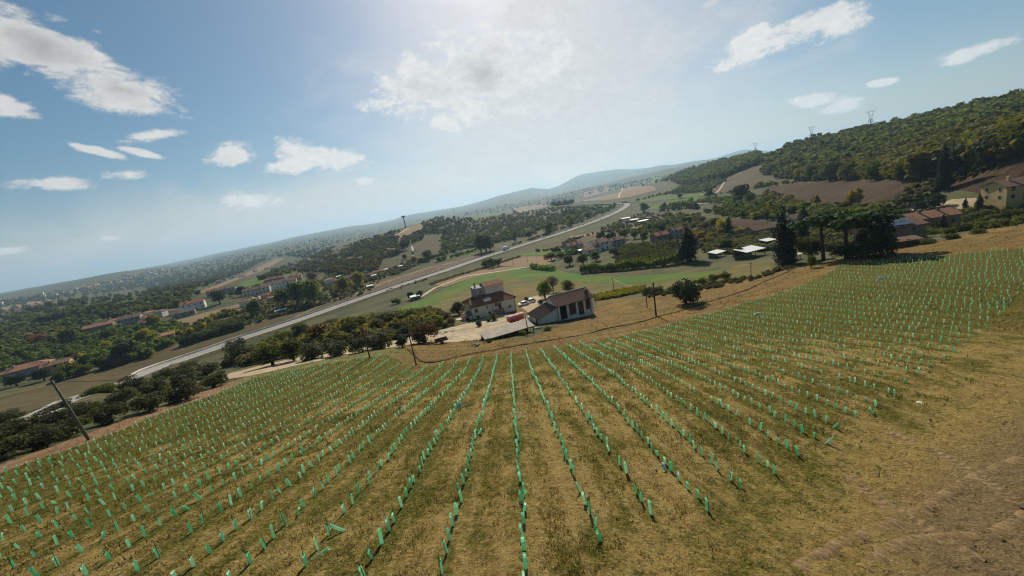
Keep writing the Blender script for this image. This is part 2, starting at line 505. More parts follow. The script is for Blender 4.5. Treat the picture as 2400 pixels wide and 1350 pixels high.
for px, py, zc, lift in (
        # near wood on the hillside at the edge of frame
        (2400, 262, 270, -9), (2300, 290, 275, -9), (2200, 318, 290, -9), (2100, 352, 310, -9), (2000, 385, 340, -8), (2600, 200, 300, -8), (2700, 330, 220, 0),
        # second wooded hill
        (2400, 225, 620, -9), (2200, 262, 640, -9), (2000, 302, 660, -9), (1900, 322, 690, -9), (1800, 356, 700, -9), (1790, 412, 560, 0), (1850, 415, 470, 0), (1700, 445, 600, 0), (1760, 400, 640, 0),
        # third ridge
        (1740, 362, 1250, -10), (1650, 382, 1350, -10), (1600, 398, 1450, -10), (1590, 432, 1000, 0), (1520, 445, 1250, 0), (1450, 452, 1600, 0), (1900, 330, 1500, -60), (2200, 270, 1500, -60),
        # knolls left of the road
        (950, 534, 1000, 0), (1000, 520, 1050, 0), (1060, 508, 1150, 0), (850, 562, 980, -2), (1000, 566, 650, 0), (850, 604, 620, 0), (720, 630, 760, 0), (1100, 540, 800, 0),
        (1200, 500, 1150, 0), (1310, 478, 1350, 0), (1240, 505, 1050, 0), (1150, 560, 620, 0), (1400, 470, 1450, 0), (780, 575, 1400, -12), (1100, 505, 1900, -40), (1300, 480, 2300, -50),
        # plain to the far left
        (0, 700, 2200, 0), (150, 675, 2300, 0), (300, 655, 2400, 0), (500, 618, 2800, 0), (650, 590, 2600, 0), (-200, 740, 1800, 0), (-400, 775, 1500, 0), (150, 662, 3600, 0), (400, 622, 5000, -20),
        (285, 639, 2900, 0), (225, 650, 2800, 0), (340, 632, 3100, 0),
        # far blue ridge
        (1770, 360, 7000, 0), (1700, 369, 7000, 0), (1620, 379, 7000, 0), (1550, 388, 7500, 0), (1450, 405, 8000, 0), (1350, 421, 8000, 0), (1250, 441, 8000, 0), (1170, 459, 8000, 0), (1100, 480, 8200, 0), (950, 506, 9000, 0),
        (830, 530, 9000, 0), (700, 555, 9000, 0), (500, 597, 9500, 0), (330, 631, 9500, 0), (0, 690, 9000, 0), (1500, 432, 2800, 0), (1300, 464, 3300, 0), (1100, 494, 4500, 0), (900, 535, 4500, 0), (1620, 396, 3200, 0),
        (1560, 397, 4000, 0), (1470, 417, 4300, 0), (1380, 439, 4600, 0), (1290, 459, 4800, 0), (1560, 400, 5600, 0), (1470, 420, 5800, 0), (1380, 438, 6000, 0), (1290, 456, 6200, 0),
        (1800, 372, 6000, 0), (2200, 300, 6000, 0), (1250, 462, 12000, 0), (1600, 398, 11000, 0), (900, 528, 13000, 0), (300, 640, 13000, 0), (0, 692, 13000, 0)):
    cp_depth(px, py, zc, lift)
for a in range(70, 300, 23):       # land behind and beside the camera
    for r, dn in ((400, 0), (2500, -20), (12000, -60)):
        aa = math.radians(a)
        cp(math.sin(aa) * r, math.cos(aa) * r, dn if a < 180 else dn + 25)
_ctl = np.array(_ctl, dtype=float)


def _q(x, y):
    r = np.hypot(x, y) + 1e-6
    k = np.log1p(r / 18.0) / r
    return x * k, y * k


def _kern(d2):
    return np.where(d2 < 1e-12, 0.0, 0.5 * d2 * np.log(np.maximum(d2, 1e-12)))


def _fit():
    qx, qy = _q(_ctl[:, 0], _ctl[:, 1])
    n = len(qx)
    d2 = (qx[:, None] - qx[None, :]) ** 2 + (qy[:, None] - qy[None, :]) ** 2
    rr = np.hypot(_ctl[:, 0], _ctl[:, 1])
    A = np.zeros((n + 3, n + 3))
    A[:n, :n] = _kern(d2) + np.diag(np.full(n, 4e-4))
    P = np.stack([np.ones(n), qx, qy], 1)
    A[:n, n:] = P; A[n:, :n] = P.T
    # heights are fitted in a compressed scale so that far hills do not ripple the near ground
    b = np.concatenate([_comp(_ctl[:, 2]), np.zeros(3)])
    return qx, qy, np.linalg.solve(A, b)


def _comp(z):
    return 40.0 * np.arcsinh(z / 40.0)


def _decomp(s):
    return 40.0 * np.sinh(s / 40.0)


_QX, _QY, _W = _fit()
_rn = np.random.RandomState(5)
_WAVES = [(lam, amp, _rn.uniform(0, 6.283), _rn.uniform(0, 6.283)) for lam, amp in
          ((9, .05), (13, .07), (17, .09), (23, .12), (31, .16), (44, .2), (60, .28), (85, .4), (120, .5), (170, .7), (240, .9), (340, 1.4), (480, 2.0), (690, 4.0), (980, 9.0), (1400, 17.0), (2000, 26.0), (2900, 34.0))]


def height(x, y):
    """Height of the ground above the datum."""
    x = np.asarray(x, dtype=float); y = np.asarray(y, dtype=float)
    shp = x.shape
    x = x.ravel(); y = y.ravel()
    out = np.empty_like(x)
    for i in range(0, len(x), 40000):
        xs, ys = x[i:i + 40000], y[i:i + 40000]
        qx, qy = _q(xs, ys)
        d2 = (qx[:, None] - _QX[None]) ** 2 + (qy[:, None] - _QY[None]) ** 2
        s = _kern(d2) @ _W[:-3] + _W[-3] + _W[-2] * qx + _W[-1] * qy
        z = _decomp(s)
        r = np.hypot(xs, ys)
        for lam, amp, ph, th in _WAVES:
            fade = np.clip((r - lam * 2.2) / (lam * 6.0), 0, 1) * np.clip(1.6 - lam * 0.0004, 0.3, 1.0)
            if lam < 60:
                fade = np.clip(r / (lam * 3.0), 0, 1) * np.clip(1.5 - r / (lam * 60.0), 0, 1)
            w = np.sin((xs * math.cos(th) + ys * math.sin(th)) * 6.283 / lam + ph + 1.3 * np.sin((xs * math.sin(th) - ys * math.cos(th)) * 6.283 / (lam * 1.7) + ph * 2))
            z = z + w * amp * 0.5 * fade
        out[i:i + 40000] = z
    return (out + CAM_Z).reshape(shp)


# one grid of heights, fine ahead of the drone and coarse behind it, is both the ground mesh and the lookup table
_AZ = np.radians(np.concatenate([np.arange(-180, -72, 4.0), np.arange(-72, 72, 0.6), np.arange(72, 180, 4.0)]))
_LR = np.linspace(math.log(0.8), math.log(16500.0), 520)
_gx = np.sin(_AZ)[:, None] * np.exp(_LR)[None]
_gy = np.cos(_AZ)[:, None] * np.exp(_LR)[None]
GRID = height(_gx, _gy)


def hz(x, y):
    """Ground height by bilinear lookup in GRID."""
    x = np.asarray(x, float); y = np.asarray(y, float)
    r = np.maximum(np.hypot(x, y), 0.81)
    a = np.arctan2(x, y)
    i = np.clip(np.searchsorted(_AZ, a) - 1, 0, len(_AZ) - 1)
    j2 = (i + 1) % len(_AZ)
    a0 = _AZ[i]; a1 = np.where(j2 == 0, math.pi, _AZ[j2])
    t = np.clip((a - a0) / (a1 - a0), 0, 1)
    k = (np.log(r) - _LR[0]) / (_LR[1] - _LR[0])
    k0 = np.clip(k.astype(int), 0, len(_LR) - 2); u = np.clip(k - k0, 0, 1)
    return (GRID[i, k0] * (1 - t) + GRID[j2, k0] * t) * (1 - u) + (GRID[i, k0 + 1] * (1 - t) + GRID[j2, k0 + 1] * t) * u


_TS = np.exp(np.linspace(math.log(4.0), math.log(15500.0), 900))


def hit(px, py):
    """Where the line of sight through a pixel of the photograph meets the ground: ground point (n, 3)."""
    px = np.atleast_1d(np.asarray(px, dtype=float)); py = np.atleast_1d(np.asarray(py, dtype=float))
    res = np.zeros((len(px), 3))
    F = np.array(FWD); R = np.array(RGT); U = np.array(UPV)
    for i0 in range(0, len(px), 400):
        a = px[i0:i0 + 400]; b = py[i0:i0 + 400]
        d = F[None] + R[None] * ((a - 1200) / FPX)[:, None] - U[None] * ((b - 675) / FPX)[:, None]
        H = hz(d[:, 0:1] * _TS[None], d[:, 1:2] * _TS[None])
        below = (d[:, 2:3] * _TS[None] + CAM_Z) < H
        k = np.maximum(np.where(below.any(1), below.argmax(1), len(_TS) - 1), 1)
        lo = _TS[k - 1].copy(); hi = _TS[k].copy()
        for _ in range(9):
            m = 0.5 * (lo + hi)
            under = (d[:, 2] * m + CAM_Z) < hz(d[:, 0] * m, d[:, 1] * m)
            hi = np.where(under, m, hi); lo = np.where(under, lo, m)
        x = d[:, 0] * hi; y = d[:, 1] * hi
        res[i0:i0 + 400] = np.stack([x, y, hz(x, y)], 1)
    return res


def at(px, py):
    return hit([px], [py])[0]


def depth_of(p):
    """Distance along the lens axis: how many metres one pixel of the photograph spans is depth / FPX."""
    return float(np.dot(np.array(p) - np.array((0, 0, CAM_Z)), np.array(FWD)))


def to_px(x, y, z):
    """Where a point falls in the photograph (n,), (n,) and its depth."""
    v = np.stack([np.asarray(x, float), np.asarray(y, float), np.asarray(z, float) - CAM_Z], -1)
    dz = v @ np.array(FWD)
    return 1200 + FPX * (v @ np.array(RGT)) / dz, 675 - FPX * (v @ np.array(UPV)) / dz, dz


# ------------------------------------------------------------------ ground sheet
G_SCRUB = ground_mat('scrub_grass', (0.070, 0.078, 0.030), (0.105, 0.092, 0.040), (0.042, 0.056, 0.020), big=0.006, mid=0.05, fine=0.6, bump=0.4, bump_d=0.3, cd=(0.11, 0.10, 0.05))
nA, nR = GRID.shape
_v = np.stack([_gx, _gy, GRID], -1).reshape(-1, 3)
_i = np.arange(nA)[:, None]; _j = np.arange(nR - 1)[None]
_a = _i * nR + _j; _b = ((_i + 1) % nA) * nR + _j
_quads = np.stack([_a, _a + 1, _b + 1, _b], -1).reshape(-1, 4)
_v = np.vstack([_v, [[0, 0, GRID[:, 0].mean()]]])
_tris = np.stack([np.full(nA, len(_v) - 1), np.arange(nA) * nR, ((np.arange(nA) + 1) % nA) * nR], -1)
ground = mobj('ground', np_mesh('ground', _v, _quads[:, ::-1], _tris[:, ::-1], G_SCRUB, smooth=True))
tag(ground, 'rolling land of dry grass and scrub', kind='structure')


def in_poly(x, y, poly):
    x = np.asarray(x, float); y = np.asarray(y, float)
    ins = np.zeros(x.shape, bool)
    n = len(poly)
    for i in range(n):
        x0, y0 = poly[i]; x1, y1 = poly[(i + 1) % n]
        c = ((y0 > y) != (y1 > y)) & (x < (x1 - x0) * (y - y0) / ((y1 - y0) if y1 != y0 else 1e-9) + x0)
        ins ^= c
    return ins


def lift_of(x, y):
    return 0.02 + 0.0003 * np.hypot(x, y)


def densify(poly, closed=True, step=40.0):
    out = []
    n = len(poly)
    for i in range(n if closed else n - 1):
        a = np.array(poly[i], float); b = np.array(poly[(i + 1) % n], float)
        k = max(1, int(np.linalg.norm(b - a) / step))
        for t in range(k):
            out.append(tuple(a + (b - a) * t / k))
    if not closed:
        out.append(tuple(poly[-1]))
    return out


def patch(name, outline, mat, label, layer=1, world=False, cell=None, kind='structure', rough=0.0, jit=0.0, cat=None):
    """A sheet of field, yard or path laid over the ground; outline in photograph pixels or world metres."""
    if not world:
        dn = densify(outline, step=14.0)
        p = hit([q[0] for q in dn], [q[1] for q in dn])[:, :2]
    else:
        p = np.array(outline, float)
    if jit > 0:
        k = np.arange(len(p))
        r = np.hypot(p[:, 0], p[:, 1])[:, None]
        p = p + np.stack([np.sin(k * 1.7 + 3 * np.sin(k * .37)), np.cos(k * 2.3 + 2 * np.sin(k * .53))], 1) * jit * np.minimum(r / 100.0, 4.0)
    span = max(np.ptp(p[:, 0]), np.ptp(p[:, 1]))
    if cell is None:
        cell = max(span / 45.0, 0.6)
    gx, gy = np.meshgrid(np.arange(p[:, 0].min(), p[:, 0].max(), cell), np.arange(p[:, 1].min(), p[:, 1].max(), cell))
    gx = gx.ravel() + RNG.uniform(-.2, .2, gx.size) * cell; gy = gy.ravel() + RNG.uniform(-.2, .2, gy.size) * cell
    k = in_poly(gx, gy, [tuple(q) for q in p])
    inner = np.stack([gx[k], gy[k]], 1)
    pts = [Vector((float(a), float(b))) for a, b in np.vstack([p, inner])]
    n = len(p)
    vs, es, fs, _, _, _ = delaunay_2d_cdt(pts, [(i, (i + 1) % n) for i in range(n)], [], 1, 1e-5)
    xs = np.array([q.x for q in vs]); ys = np.array([q.y for q in vs])
    z = hz(xs, ys) + lift_of(xs, ys) * layer
    if rough > 0:
        z = z + RNG.uniform(0, rough, len(z))
    me = bpy.data.meshes.new(name)
    me.from_pydata([(float(a), float(b), float(c)) for a, b, c in zip(xs, ys, z)], [], [tuple(f) for f in fs])
    bm = bmesh.new(); bm.from_mesh(me); bmesh.ops.recalc_face_normals(bm, faces=bm.faces)
    if sum(f.normal.z for f in bm.faces) < 0: bmesh.ops.reverse_faces(bm, faces=bm.faces)
    bm.to_mesh(me); bm.free()
    me.polygons.foreach_set('use_smooth', np.ones(len(me.polygons), bool))
    me.materials.append(mat)
    o = mobj(name, me)
    return tag(o, label, cat, kind=kind)


def smooth_path(pts, step):
    """Catmull-Rom through 2-D points, resampled at about `step` metres."""
    P = [np.array(q, float) for q in pts]
    P = [2 * P[0] - P[1]] + P + [2 * P[-1] - P[-2]]
    out = []
    for i in range(1, len(P) - 2):
        n = max(2, int(np.linalg.norm(P[i + 1] - P[i]) / step))
        for k in range(n):
            t = k / n
            out.append(0.5 * ((2 * P[i]) + (-P[i - 1] + P[i + 1]) * t + (2 * P[i - 1] - 5 * P[i] + 4 * P[i + 1] - P[i + 2]) * t * t + (-P[i - 1] + 3 * P[i] - 3 * P[i + 1] + P[i + 2]) * t ** 3))
    out.append(P[-2])
    return np.array(out)


def sweep(name, path2, prof, mat, label=None, cat=None, kind=None, parent=None, base=None, closed=False, smooth=False, wob=0.0):
    """Profile (offset across, height) swept along a ground path."""
    path2 = np.asarray(path2)
    d = np.gradient(path2, axis=0); d /= np.linalg.norm(d, axis=1)[:, None] + 1e-9
    nrm = np.stack([d[:, 1], -d[:, 0]], 1)
    if base is None:
        base = hz(path2[:, 0], path2[:, 1])
    m = len(prof)
    vs = []
    for i in range(len(path2)):
        for (o, h) in prof:
            w = wob * random.uniform(-1, 1)
            vs.append((path2[i, 0] + nrm[i, 0] * (o + w), path2[i, 1] + nrm[i, 1] * (o + w), base[i] + h + wob * 0.7 * random.uniform(-1, 1)))
    q = [(i * m + k, i * m + k + 1, (i + 1) * m + k + 1, (i + 1) * m + k) for i in range(len(path2) - 1) for k in range(m - 1)]
    if closed:
        q += [(i * m + m - 1, i * m, (i + 1) * m, (i + 1) * m + m - 1) for i in range(len(path2) - 1)]
    o = mobj(name, np_mesh(name, vs, q, None, mat, smooth), parent)
    return tag(o, label, cat, kind=kind)


def px_path(pts, step=2.0):
    h = hit([q[0] for q in pts], [q[1] for q in pts])[:, :2]
    return smooth_path(h, step)


# land use
G_DRY = ground_mat('dry_golden_grass', (0.215, 0.130, 0.034), (0.160, 0.105, 0.028), (0.120, 0.088, 0.024), big=0.05, mid=0.22, fine=2.2, bump=0.7, bump_d=0.15, cd=(0.27, 0.175, 0.058), furrow=(math.radians(14), 1.6, (0.13, 0.085, 0.030)))
G_VERGE = ground_mat('verge_grass', (0.135, 0.125, 0.035), (0.185, 0.145, 0.045), (0.088, 0.098, 0.028), big=0.06, mid=0.3, fine=2.5, bump=0.6, bump_d=0.12, cd=(0.20, 0.16, 0.06))
G_GRAVEL = ground_mat('pale_gravel', (0.44, 0.36, 0.24), (0.37, 0.29, 0.19), (0.30, 0.23, 0.14), big=0.08, mid=0.5, fine=4.0, bump=0.3, bump_d=0.05, cd=(0.50, 0.42, 0.30))
G_MEADOW = ground_mat('green_meadow', (0.046, 0.130, 0.009), (0.075, 0.138, 0.014), (0.112, 0.130, 0.020), big=0.018, mid=0.07, fine=0.9, bump=0.2, bump_d=0.1, cd=(0.062, 0.095, 0.024))
G_STUBBLE = ground_mat('golden_meadow', (0.200, 0.132, 0.034), (0.150, 0.112, 0.030), (0.098, 0.095, 0.022), big=0.03, mid=0.10, fine=1.2, bump=0.3, bump_d=0.1, cd=(0.19, 0.145, 0.06), furrow=(math.radians(20), 5.0, (0.10, 0.092, 0.032)))
G_PLOUGH = ground_mat('ploughed_soil', (0.150, 0.098, 0.058), (0.125, 0.084, 0.052), (0.175, 0.120, 0.072), big=0.02, mid=0.12, fine=1.5, bump=0.6, bump_d=0.25, furrow=(math.radians(62), 3.0, (0.105, 0.070, 0.042)))
G_TAN = ground_mat('tan_stubble', (0.255, 0.175, 0.100), (0.215, 0.145, 0.080), (0.185, 0.135, 0.070), big=0.03, mid=0.1, fine=1.2, bump=0.3, bump_d=0.15, furrow=(math.radians(62), 4.0, (0.21, 0.142, 0.082)))
G_OLIVEDRAB = ground_mat('mown_field', (0.092, 0.074, 0.030), (0.108, 0.080, 0.036), (0.070, 0.064, 0.024), big=0.02, mid=0.09, fine=1.0, bump=0.3, bump_d=0.15, furrow=(math.radians(52), 3.5, (0.074, 0.058, 0.025)))
G_HILLSOIL = ground_mat('hill_soil', (0.060, 0.036, 0.017), (0.048, 0.031, 0.015), (0.070, 0.046, 0.022), big=0.02, mid=0.08, fine=0.9, bump=0.8, bump_d=0.4, furrow=(math.radians(110), 3.0, (0.038, 0.025, 0.012)))
G_GREYSOIL = ground_mat('bare_slope_soil', (0.098, 0.074, 0.045), (0.082, 0.062, 0.038), (0.112, 0.085, 0.054), big=0.01, mid=0.04, fine=0.5, bump=0.3, bump_d=0.4)
G_REDSOIL = ground_mat('red_dirt', (0.235, 0.130, 0.072), (0.195, 0.115, 0.062), (0.150, 0.100, 0.052), big=0.08, mid=0.4, fine=2.5, bump=0.6, bump_d=0.12, cd=(0.27, 0.165, 0.10))
G_PAVE = ground_mat('beige_paving', (0.42, 0.33, 0.21), (0.36, 0.28, 0.18), (0.30, 0.24, 0.15), big=0.1, mid=0.5, fine=3.0, bump=0.2, bump_d=0.04)

patch('dry_bank', [(905, 832), (975, 866), (1035, 856), (1200, 833), (1300, 819), (1457, 793), (1540, 773), (1613, 750), (1706, 726), (1800, 698), (1880, 672), (1936, 645), (1976, 622), (2072, 613), (2203, 602),
      (2341, 589), (2480, 580), (2480, 515), (2400, 520), (2300, 538), (2200, 565), (2080, 585), (1970, 602), (1890, 625), (1820, 640), (1760, 652), (1680, 668), (1590, 688), (1480, 700), (1400, 706),
      (1390, 740), (1300, 770), (1240, 792), (1130, 802), (1040, 802), (985, 808), (940, 814)], G_DRY, 'bank of dry golden grass below the vineyard', layer=1, cell=1.6, jit=0.15, rough=0.06)
patch('grass_verge', [(500, 925), (600, 890), (720, 866), (833, 845), (905, 834), (985, 850), (985, 838), (950, 812), (930, 806), (830, 824), (700, 850), (610, 872), (560, 888)], G_VERGE,
      'strip of green and gold verge between drive and vineyard', layer=1, cell=1.2, rough=0.05)
patch('dirt_strip', [(-60, 1138), (0, 1112), (101, 1077), (209, 1041), (320, 996), (428, 953), (520, 922), (590, 892), (580, 884), (520, 902), (428, 935), (320, 975), (209, 1016), (90, 1060), (0, 1092), (-60, 1112)],
      G_REDSOIL, 'strip of red dirt along the left edge of the vineyard', layer=1, cell=1.0, jit=0.25, rough=0.06)
patch('gravel_drive', [(515, 893), (535, 877), (610, 858), (700, 838), (800, 815), (930, 798), (1000, 781), (1050, 770), (1100, 757), (1150, 742), (1190, 735), (1240, 742), (1246, 766), (1200, 775), (1135, 796),
      (1060, 803), (1010, 801), (935, 812), (800, 836), (700, 856), (600, 879)], G_GRAVEL, 'pale gravel drive leading up to the farmyard', layer=2, cell=1.0, jit=0.1)
patch('back_yard', [(1212, 712), (1238, 698), (1300, 684), (1310, 712), (1240, 735)], G_GRAVEL, 'pale gravel yard between house and barn', layer=2, cell=0.8)
patch('green_meadow', [(890, 742), (1000, 698), (1100, 653), (1190, 631), (1300, 632), (1370, 647), (1480, 650), (1560, 642), (1640, 640), (1720, 628), (1640, 652), (1500, 664), (1390, 664), (1300, 655), (1200, 655), (1110, 676), (1040, 704), (960, 736)],
      G_MEADOW, 'bright green meadow on the valley floor behind the farmhouse', layer=2, jit=0.3)
patch('golden_meadow', [(860, 758), (960, 730), (1040, 700), (1110, 672), (1200, 650), (1300, 652), (1390, 662), (1500, 662), (1640, 650), (1720, 624), (1800, 612), (1815, 640), (1740, 655), (1640, 672), (1520, 682), (1400, 700), (1240, 735), (1080, 760), (960, 775), (880, 775)],
      G_STUBBLE, 'golden mown meadow sloping behind the farm buildings', layer=1, jit=0.2)
patch('tan_field', [(1010, 664), (1090, 641), (1130, 631), (1180, 626), (1245, 624), (1190, 633), (1110, 650), (1040, 674)], G_TAN, 'narrow tan stubble field beside the white path', layer=2)
patch('tan_field', [(1171, 610), (1205, 602), (1305, 600), (1290, 620), (1245, 626), (1172, 624)], G_TAN, 'square tan stubble field below the main road', layer=2)
patch('green_field', [(1203, 600), (1263, 586), (1303, 585), (1310, 594), (1298, 600)], G_MEADOW, 'small bright green field below the main road', layer=2)
patch('pale_field', [(1258, 587), (1320, 560), (1405, 543), (1425, 555), (1400, 574), (1305, 586)], G_OLIVEDRAB, 'olive brown field between road and farmstead', layer=2)
patch('tan_field', [(1330, 556), (1395, 545), (1400, 550), (1345, 561)], G_TAN, 'thin pale stubble strip near the road', layer=3)
patch('ploughed_field', [(810, 692), (866, 668), (1008, 625), (1127, 600), (1182, 587), (1172, 595), (1127, 612), (1026, 643), (900, 684), (850, 699)], G_PLOUGH, 'long brown ploughed field above the main road', layer=2)
patch('mown_field', [(-60, 955), (0, 936), (136, 896), (338, 832), (574, 766), (640, 744), (720, 729), (800, 700), (860, 690), (850, 699), (760, 733), (640, 776), (560, 803), (430, 848), (327, 884), (200, 925), (100, 955), (0, 990), (-60, 1010)],
      G_OLIVEDRAB, 'long olive brown mown field beside the main road', layer=2)
patch('tan_field', [(398, 762), (413, 752), (500, 728), (600, 703), (690, 690), (640, 704), (590, 728), (420, 770)], G_TAN, 'long tan field below the row of white houses', layer=2)
patch('tan_field', [(455, 688), (510, 668), (561, 648), (612, 624), (647, 607), (670, 606), (630, 628), (590, 645), (561, 655), (480, 688)], G_TAN, 'diagonal tan stubble field among the valley trees', layer=2)
patch('green_field', [(555, 668), (600, 652), (650, 640), (700, 632), (690, 645), (620, 662), (570, 675)], G_MEADOW, 'green field behind the row of white houses', layer=2)
patch('brown_hill_field', [(1780, 457), (1800, 440), (1860, 431), (1930, 427), (2060, 424), (2130, 424), (2205, 432), (2165, 456), (2110, 482), (2010, 492), (1950, 498), (1880, 484), (1820, 470)],
      G_HILLSOIL, 'dark brown ploughed field on the hillside under the wood', layer=2)
patch('ploughed_field', [(2160, 440), (2260, 403), (2400, 362), (2480, 345), (2480, 420), (2400, 438), (2310, 455), (2250, 446)], G_HILLSOIL, 'reddish brown ploughed field climbing towards the wood', layer=2)
patch('bare_slope', [(1650, 457), (1690, 426), (1740, 400), (1786, 378), (1800, 398), (1860, 414), (1815, 432), (1740, 446)], G_GREYSOIL, 'grey brown bare slope below the wooded hill', layer=2)
patch('green_field', [(1468, 474), (1556, 460), (1652, 453), (1656, 459), (1609, 464), (1556, 469), (1500, 475)], G_MEADOW, 'far green field beyond the bend of the road', layer=2)
patch('green_field', [(1500, 490), (1561, 475), (1642, 459), (1636, 475), (1600, 484), (1540, 492)], G_MEADOW, 'green field beside the winding white lane', layer=2)
patch('beige_field', [(1360, 472), (1450, 452), (1456, 440), (1530, 436), (1540, 446), (1480, 462), (1420, 470)], G_TAN, 'beige far field on the rising ground', layer=2)
patch('brown_field', [(1618, 516), (1640, 512), (1700, 511), (1800, 519), (1790, 536), (1700, 537), (1652, 548), (1624, 540)], G_HILLSOIL, 'small brown field behind the tall cypresses', layer=2)
patch('tan_field', [(925, 556), (950, 536), (986, 524), (994, 540), (975, 552), (938, 563)], G_TAN, 'tan field on the far knoll', layer=2)
patch('brown_field', [(966, 577), (990, 562), (1021, 556), (1034, 581), (1026, 601), (983, 600)], G_OLIVEDRAB, 'rounded brown field on the slope above the road', layer=2)
patch('green_field', [(1024, 609), (1080, 592), (1122, 580), (1124, 588), (1080, 600), (1031, 613)], G_MEADOW, 'narrow green field along the field track', layer=2)
patch('paved_terrace', [(2200, 480), (2230, 468), (2330, 462), (2345, 478), (2320, 492), (2230, 490)], G_PAVE, 'beige paved terrace in front of the hillside villa', layer=2)

for k, (q, m_, lab) in enumerate((
        ([(1040, 580), (1090, 562), (1110, 570), (1060, 590)], G_MEADOW, 'green plot above the field track'), ([(1100, 560), (1160, 545), (1180, 552), (1120, 572)], G_OLIVEDRAB, 'olive plot on the slope above the road'),
        ([(1190, 545), (1240, 530), (1262, 538), (1210, 556)], G_TAN, 'tan plot on the slope above the road'), ([(1320, 515), (1370, 503), (1385, 512), (1340, 525)], G_MEADOW, 'green plot near the road bend'),
        ([(870, 632), (920, 612), (940, 622), (890, 644)], G_OLIVEDRAB, 'olive plot among the allotments'), ([(760, 640), (820, 622), (840, 632), (790, 650)], G_MEADOW, 'green plot on the rise behind the terrace'),
        ([(1480, 532), (1540, 520), (1550, 530), (1490, 545)], G_STUBBLE, 'golden plot between road and farms'), ([(1540, 516), (1610, 505), (1622, 515), (1560, 528)], G_MEADOW, 'green plot left of the small brown field'),
        ([(1200, 490), (1290, 472), (1300, 480), (1220, 500)], G_TAN, 'pale plot behind the olive hillside'), ([(1100, 512), (1160, 500), (1170, 508), (1115, 520)], G_MEADOW, 'green plot on the olive hillside crest'),
        ([(1350, 456), (1420, 440), (1440, 446), (1370, 464)], G_TAN, 'beige plot on the far rise'), ([(1500, 424), (1560, 410), (1575, 418), (1510, 436)], G_MEADOW, 'far green plot under the third ridge'),
        ([(1180, 476), (1260, 458), (1280, 464), (1200, 484)], G_GREYSOIL, 'far grey plot below the blue ridge'), ([(60, 752), (180, 720), (200, 728), (80, 764)], G_MEADOW, 'green strip across the dark left plain'),
        ([(0, 800), (120, 768), (150, 774), (20, 812)], G_OLIVEDRAB, 'olive strip in the dark left valley'), ([(120, 742), (250, 712), (270, 719), (140, 752)], G_STUBBLE, 'golden strip in the dark left valley'),
        ([(280, 722), (380, 700), (395, 708), (300, 732)], G_MEADOW, 'green strip above the grey house'), ([(0, 722), (110, 700), (120, 706), (10, 730)], G_TAN, 'pale strip on the far left plain'),
        ([(300, 672), (380, 655), (390, 662), (315, 682)], G_OLIVEDRAB, 'olive plot beside the town'))):
    patch('valley_plot', q, m_, lab, layer=2, jit=0.3)

# ------------------------------------------------------------------ roads and paths
ASPHALT = ground_mat('asphalt', (0.29, 0.275, 0.25), (0.25, 0.235, 0.215), (0.32, 0.30, 0.27), big=0.03, mid=0.3, fine=5.0, bump=0.1, bump_d=0.02)
CONCRETE = plain_mat('pale_concrete', (0.66, 0.61, 0.50), 0.85, 0.25, 0.3)
WHITE_LINE = plain_mat('road_line', (0.75, 0.74, 0.70), 0.7, 0.2, 0.6)
BANK = ground_mat('road_bank', (0.085, 0.075, 0.035), (0.105, 0.090, 0.040), (0.055, 0.060, 0.025), big=0.05, mid=0.3, fine=1.5, bump=0.6, bump_d=0.2)
road_px = [(-60, 1022), (0, 1003), (100, 970), (200, 936), (345, 885), (420, 856), (500, 827), (570, 800), (650, 772), (730, 745), (800, 719), (880, 692), (960, 664), (1040, 638), (1120, 611), (1190, 587), (1260, 565), (1330, 543), (1400, 518), (1440, 501), (1462, 489), (1471, 481)]
rp = px_path(road_px, 6.0)
_t = (rp[-1] - rp[-8]); _t /= np.linalg.norm(_t)
_tail = [rp[-1]]
_ang = math.atan2(_t[1], _t[0])
for k in range(34):                                # the bend beyond the last houses
    _ang += math.radians(5.2)
    _tail.append(_tail[-1] + np.array((math.cos(_ang), math.sin(_ang))) * 9.0)
rp = np.vstack([rp, np.array(_tail[1:])])
rb = hz(rp[:, 0], rp[:, 1])
for _ in range(40):
    rb[1:-1] = 0.25 * rb[:-2] + 0.5 * rb[1:-1] + 0.25 * rb[2:]
rb = rb + 1.3
sweep('road_embankment', rp, [(-11, -2.2), (-6.6, -0.06), (6.6, -0.06), (11, -2.2)], BANK, 'grassy embankment carrying the main road', kind='structure', base=rb)
sweep('main_road', rp, [(-5.9, 0.0), (-2.9, 0.04), (0, 0.06), (2.9, 0.04), (5.9, 0.0)], ASPHALT, 'grey asphalt main road running straight across the valley', kind='structure', base=rb)
for off in (-5.2, 5.2):
    sweep('edge_line', rp, [(off - 0.2, 0.07), (off + 0.2, 0.07)], WHITE_LINE, 'white painted edge line of the main road', kind='structure', base=rb)
_rx = to_px(rp[:, 0], rp[:, 1], rb)[0]
_r0 = int(np.argmax(_rx > 335))
sweep('road_parapet', rp[_r0:-10], [(-6.5, -0.3), (-6.5, 1.0), (-6.1, 1.05), (-6.1, -0.3)], CONCRETE, 'long pale parapet along the far side of the main road', 'parapet', base=rb[_r0:-10], closed=True)


def lane(name, pts, w, mat, label, layer=3, step=2.0):
    p = px_path(pts, step)
    b = hz(p[:, 0], p[:, 1]) + lift_of(p[:, 0], p[:, 1]) * layer
    return sweep(name, p, [(-w / 2, 0), (-w / 4, 0.02), (w / 4, 0.02), (w / 2, 0)], mat, label, kind='structure', base=b, wob=0.04 * w, smooth=True)


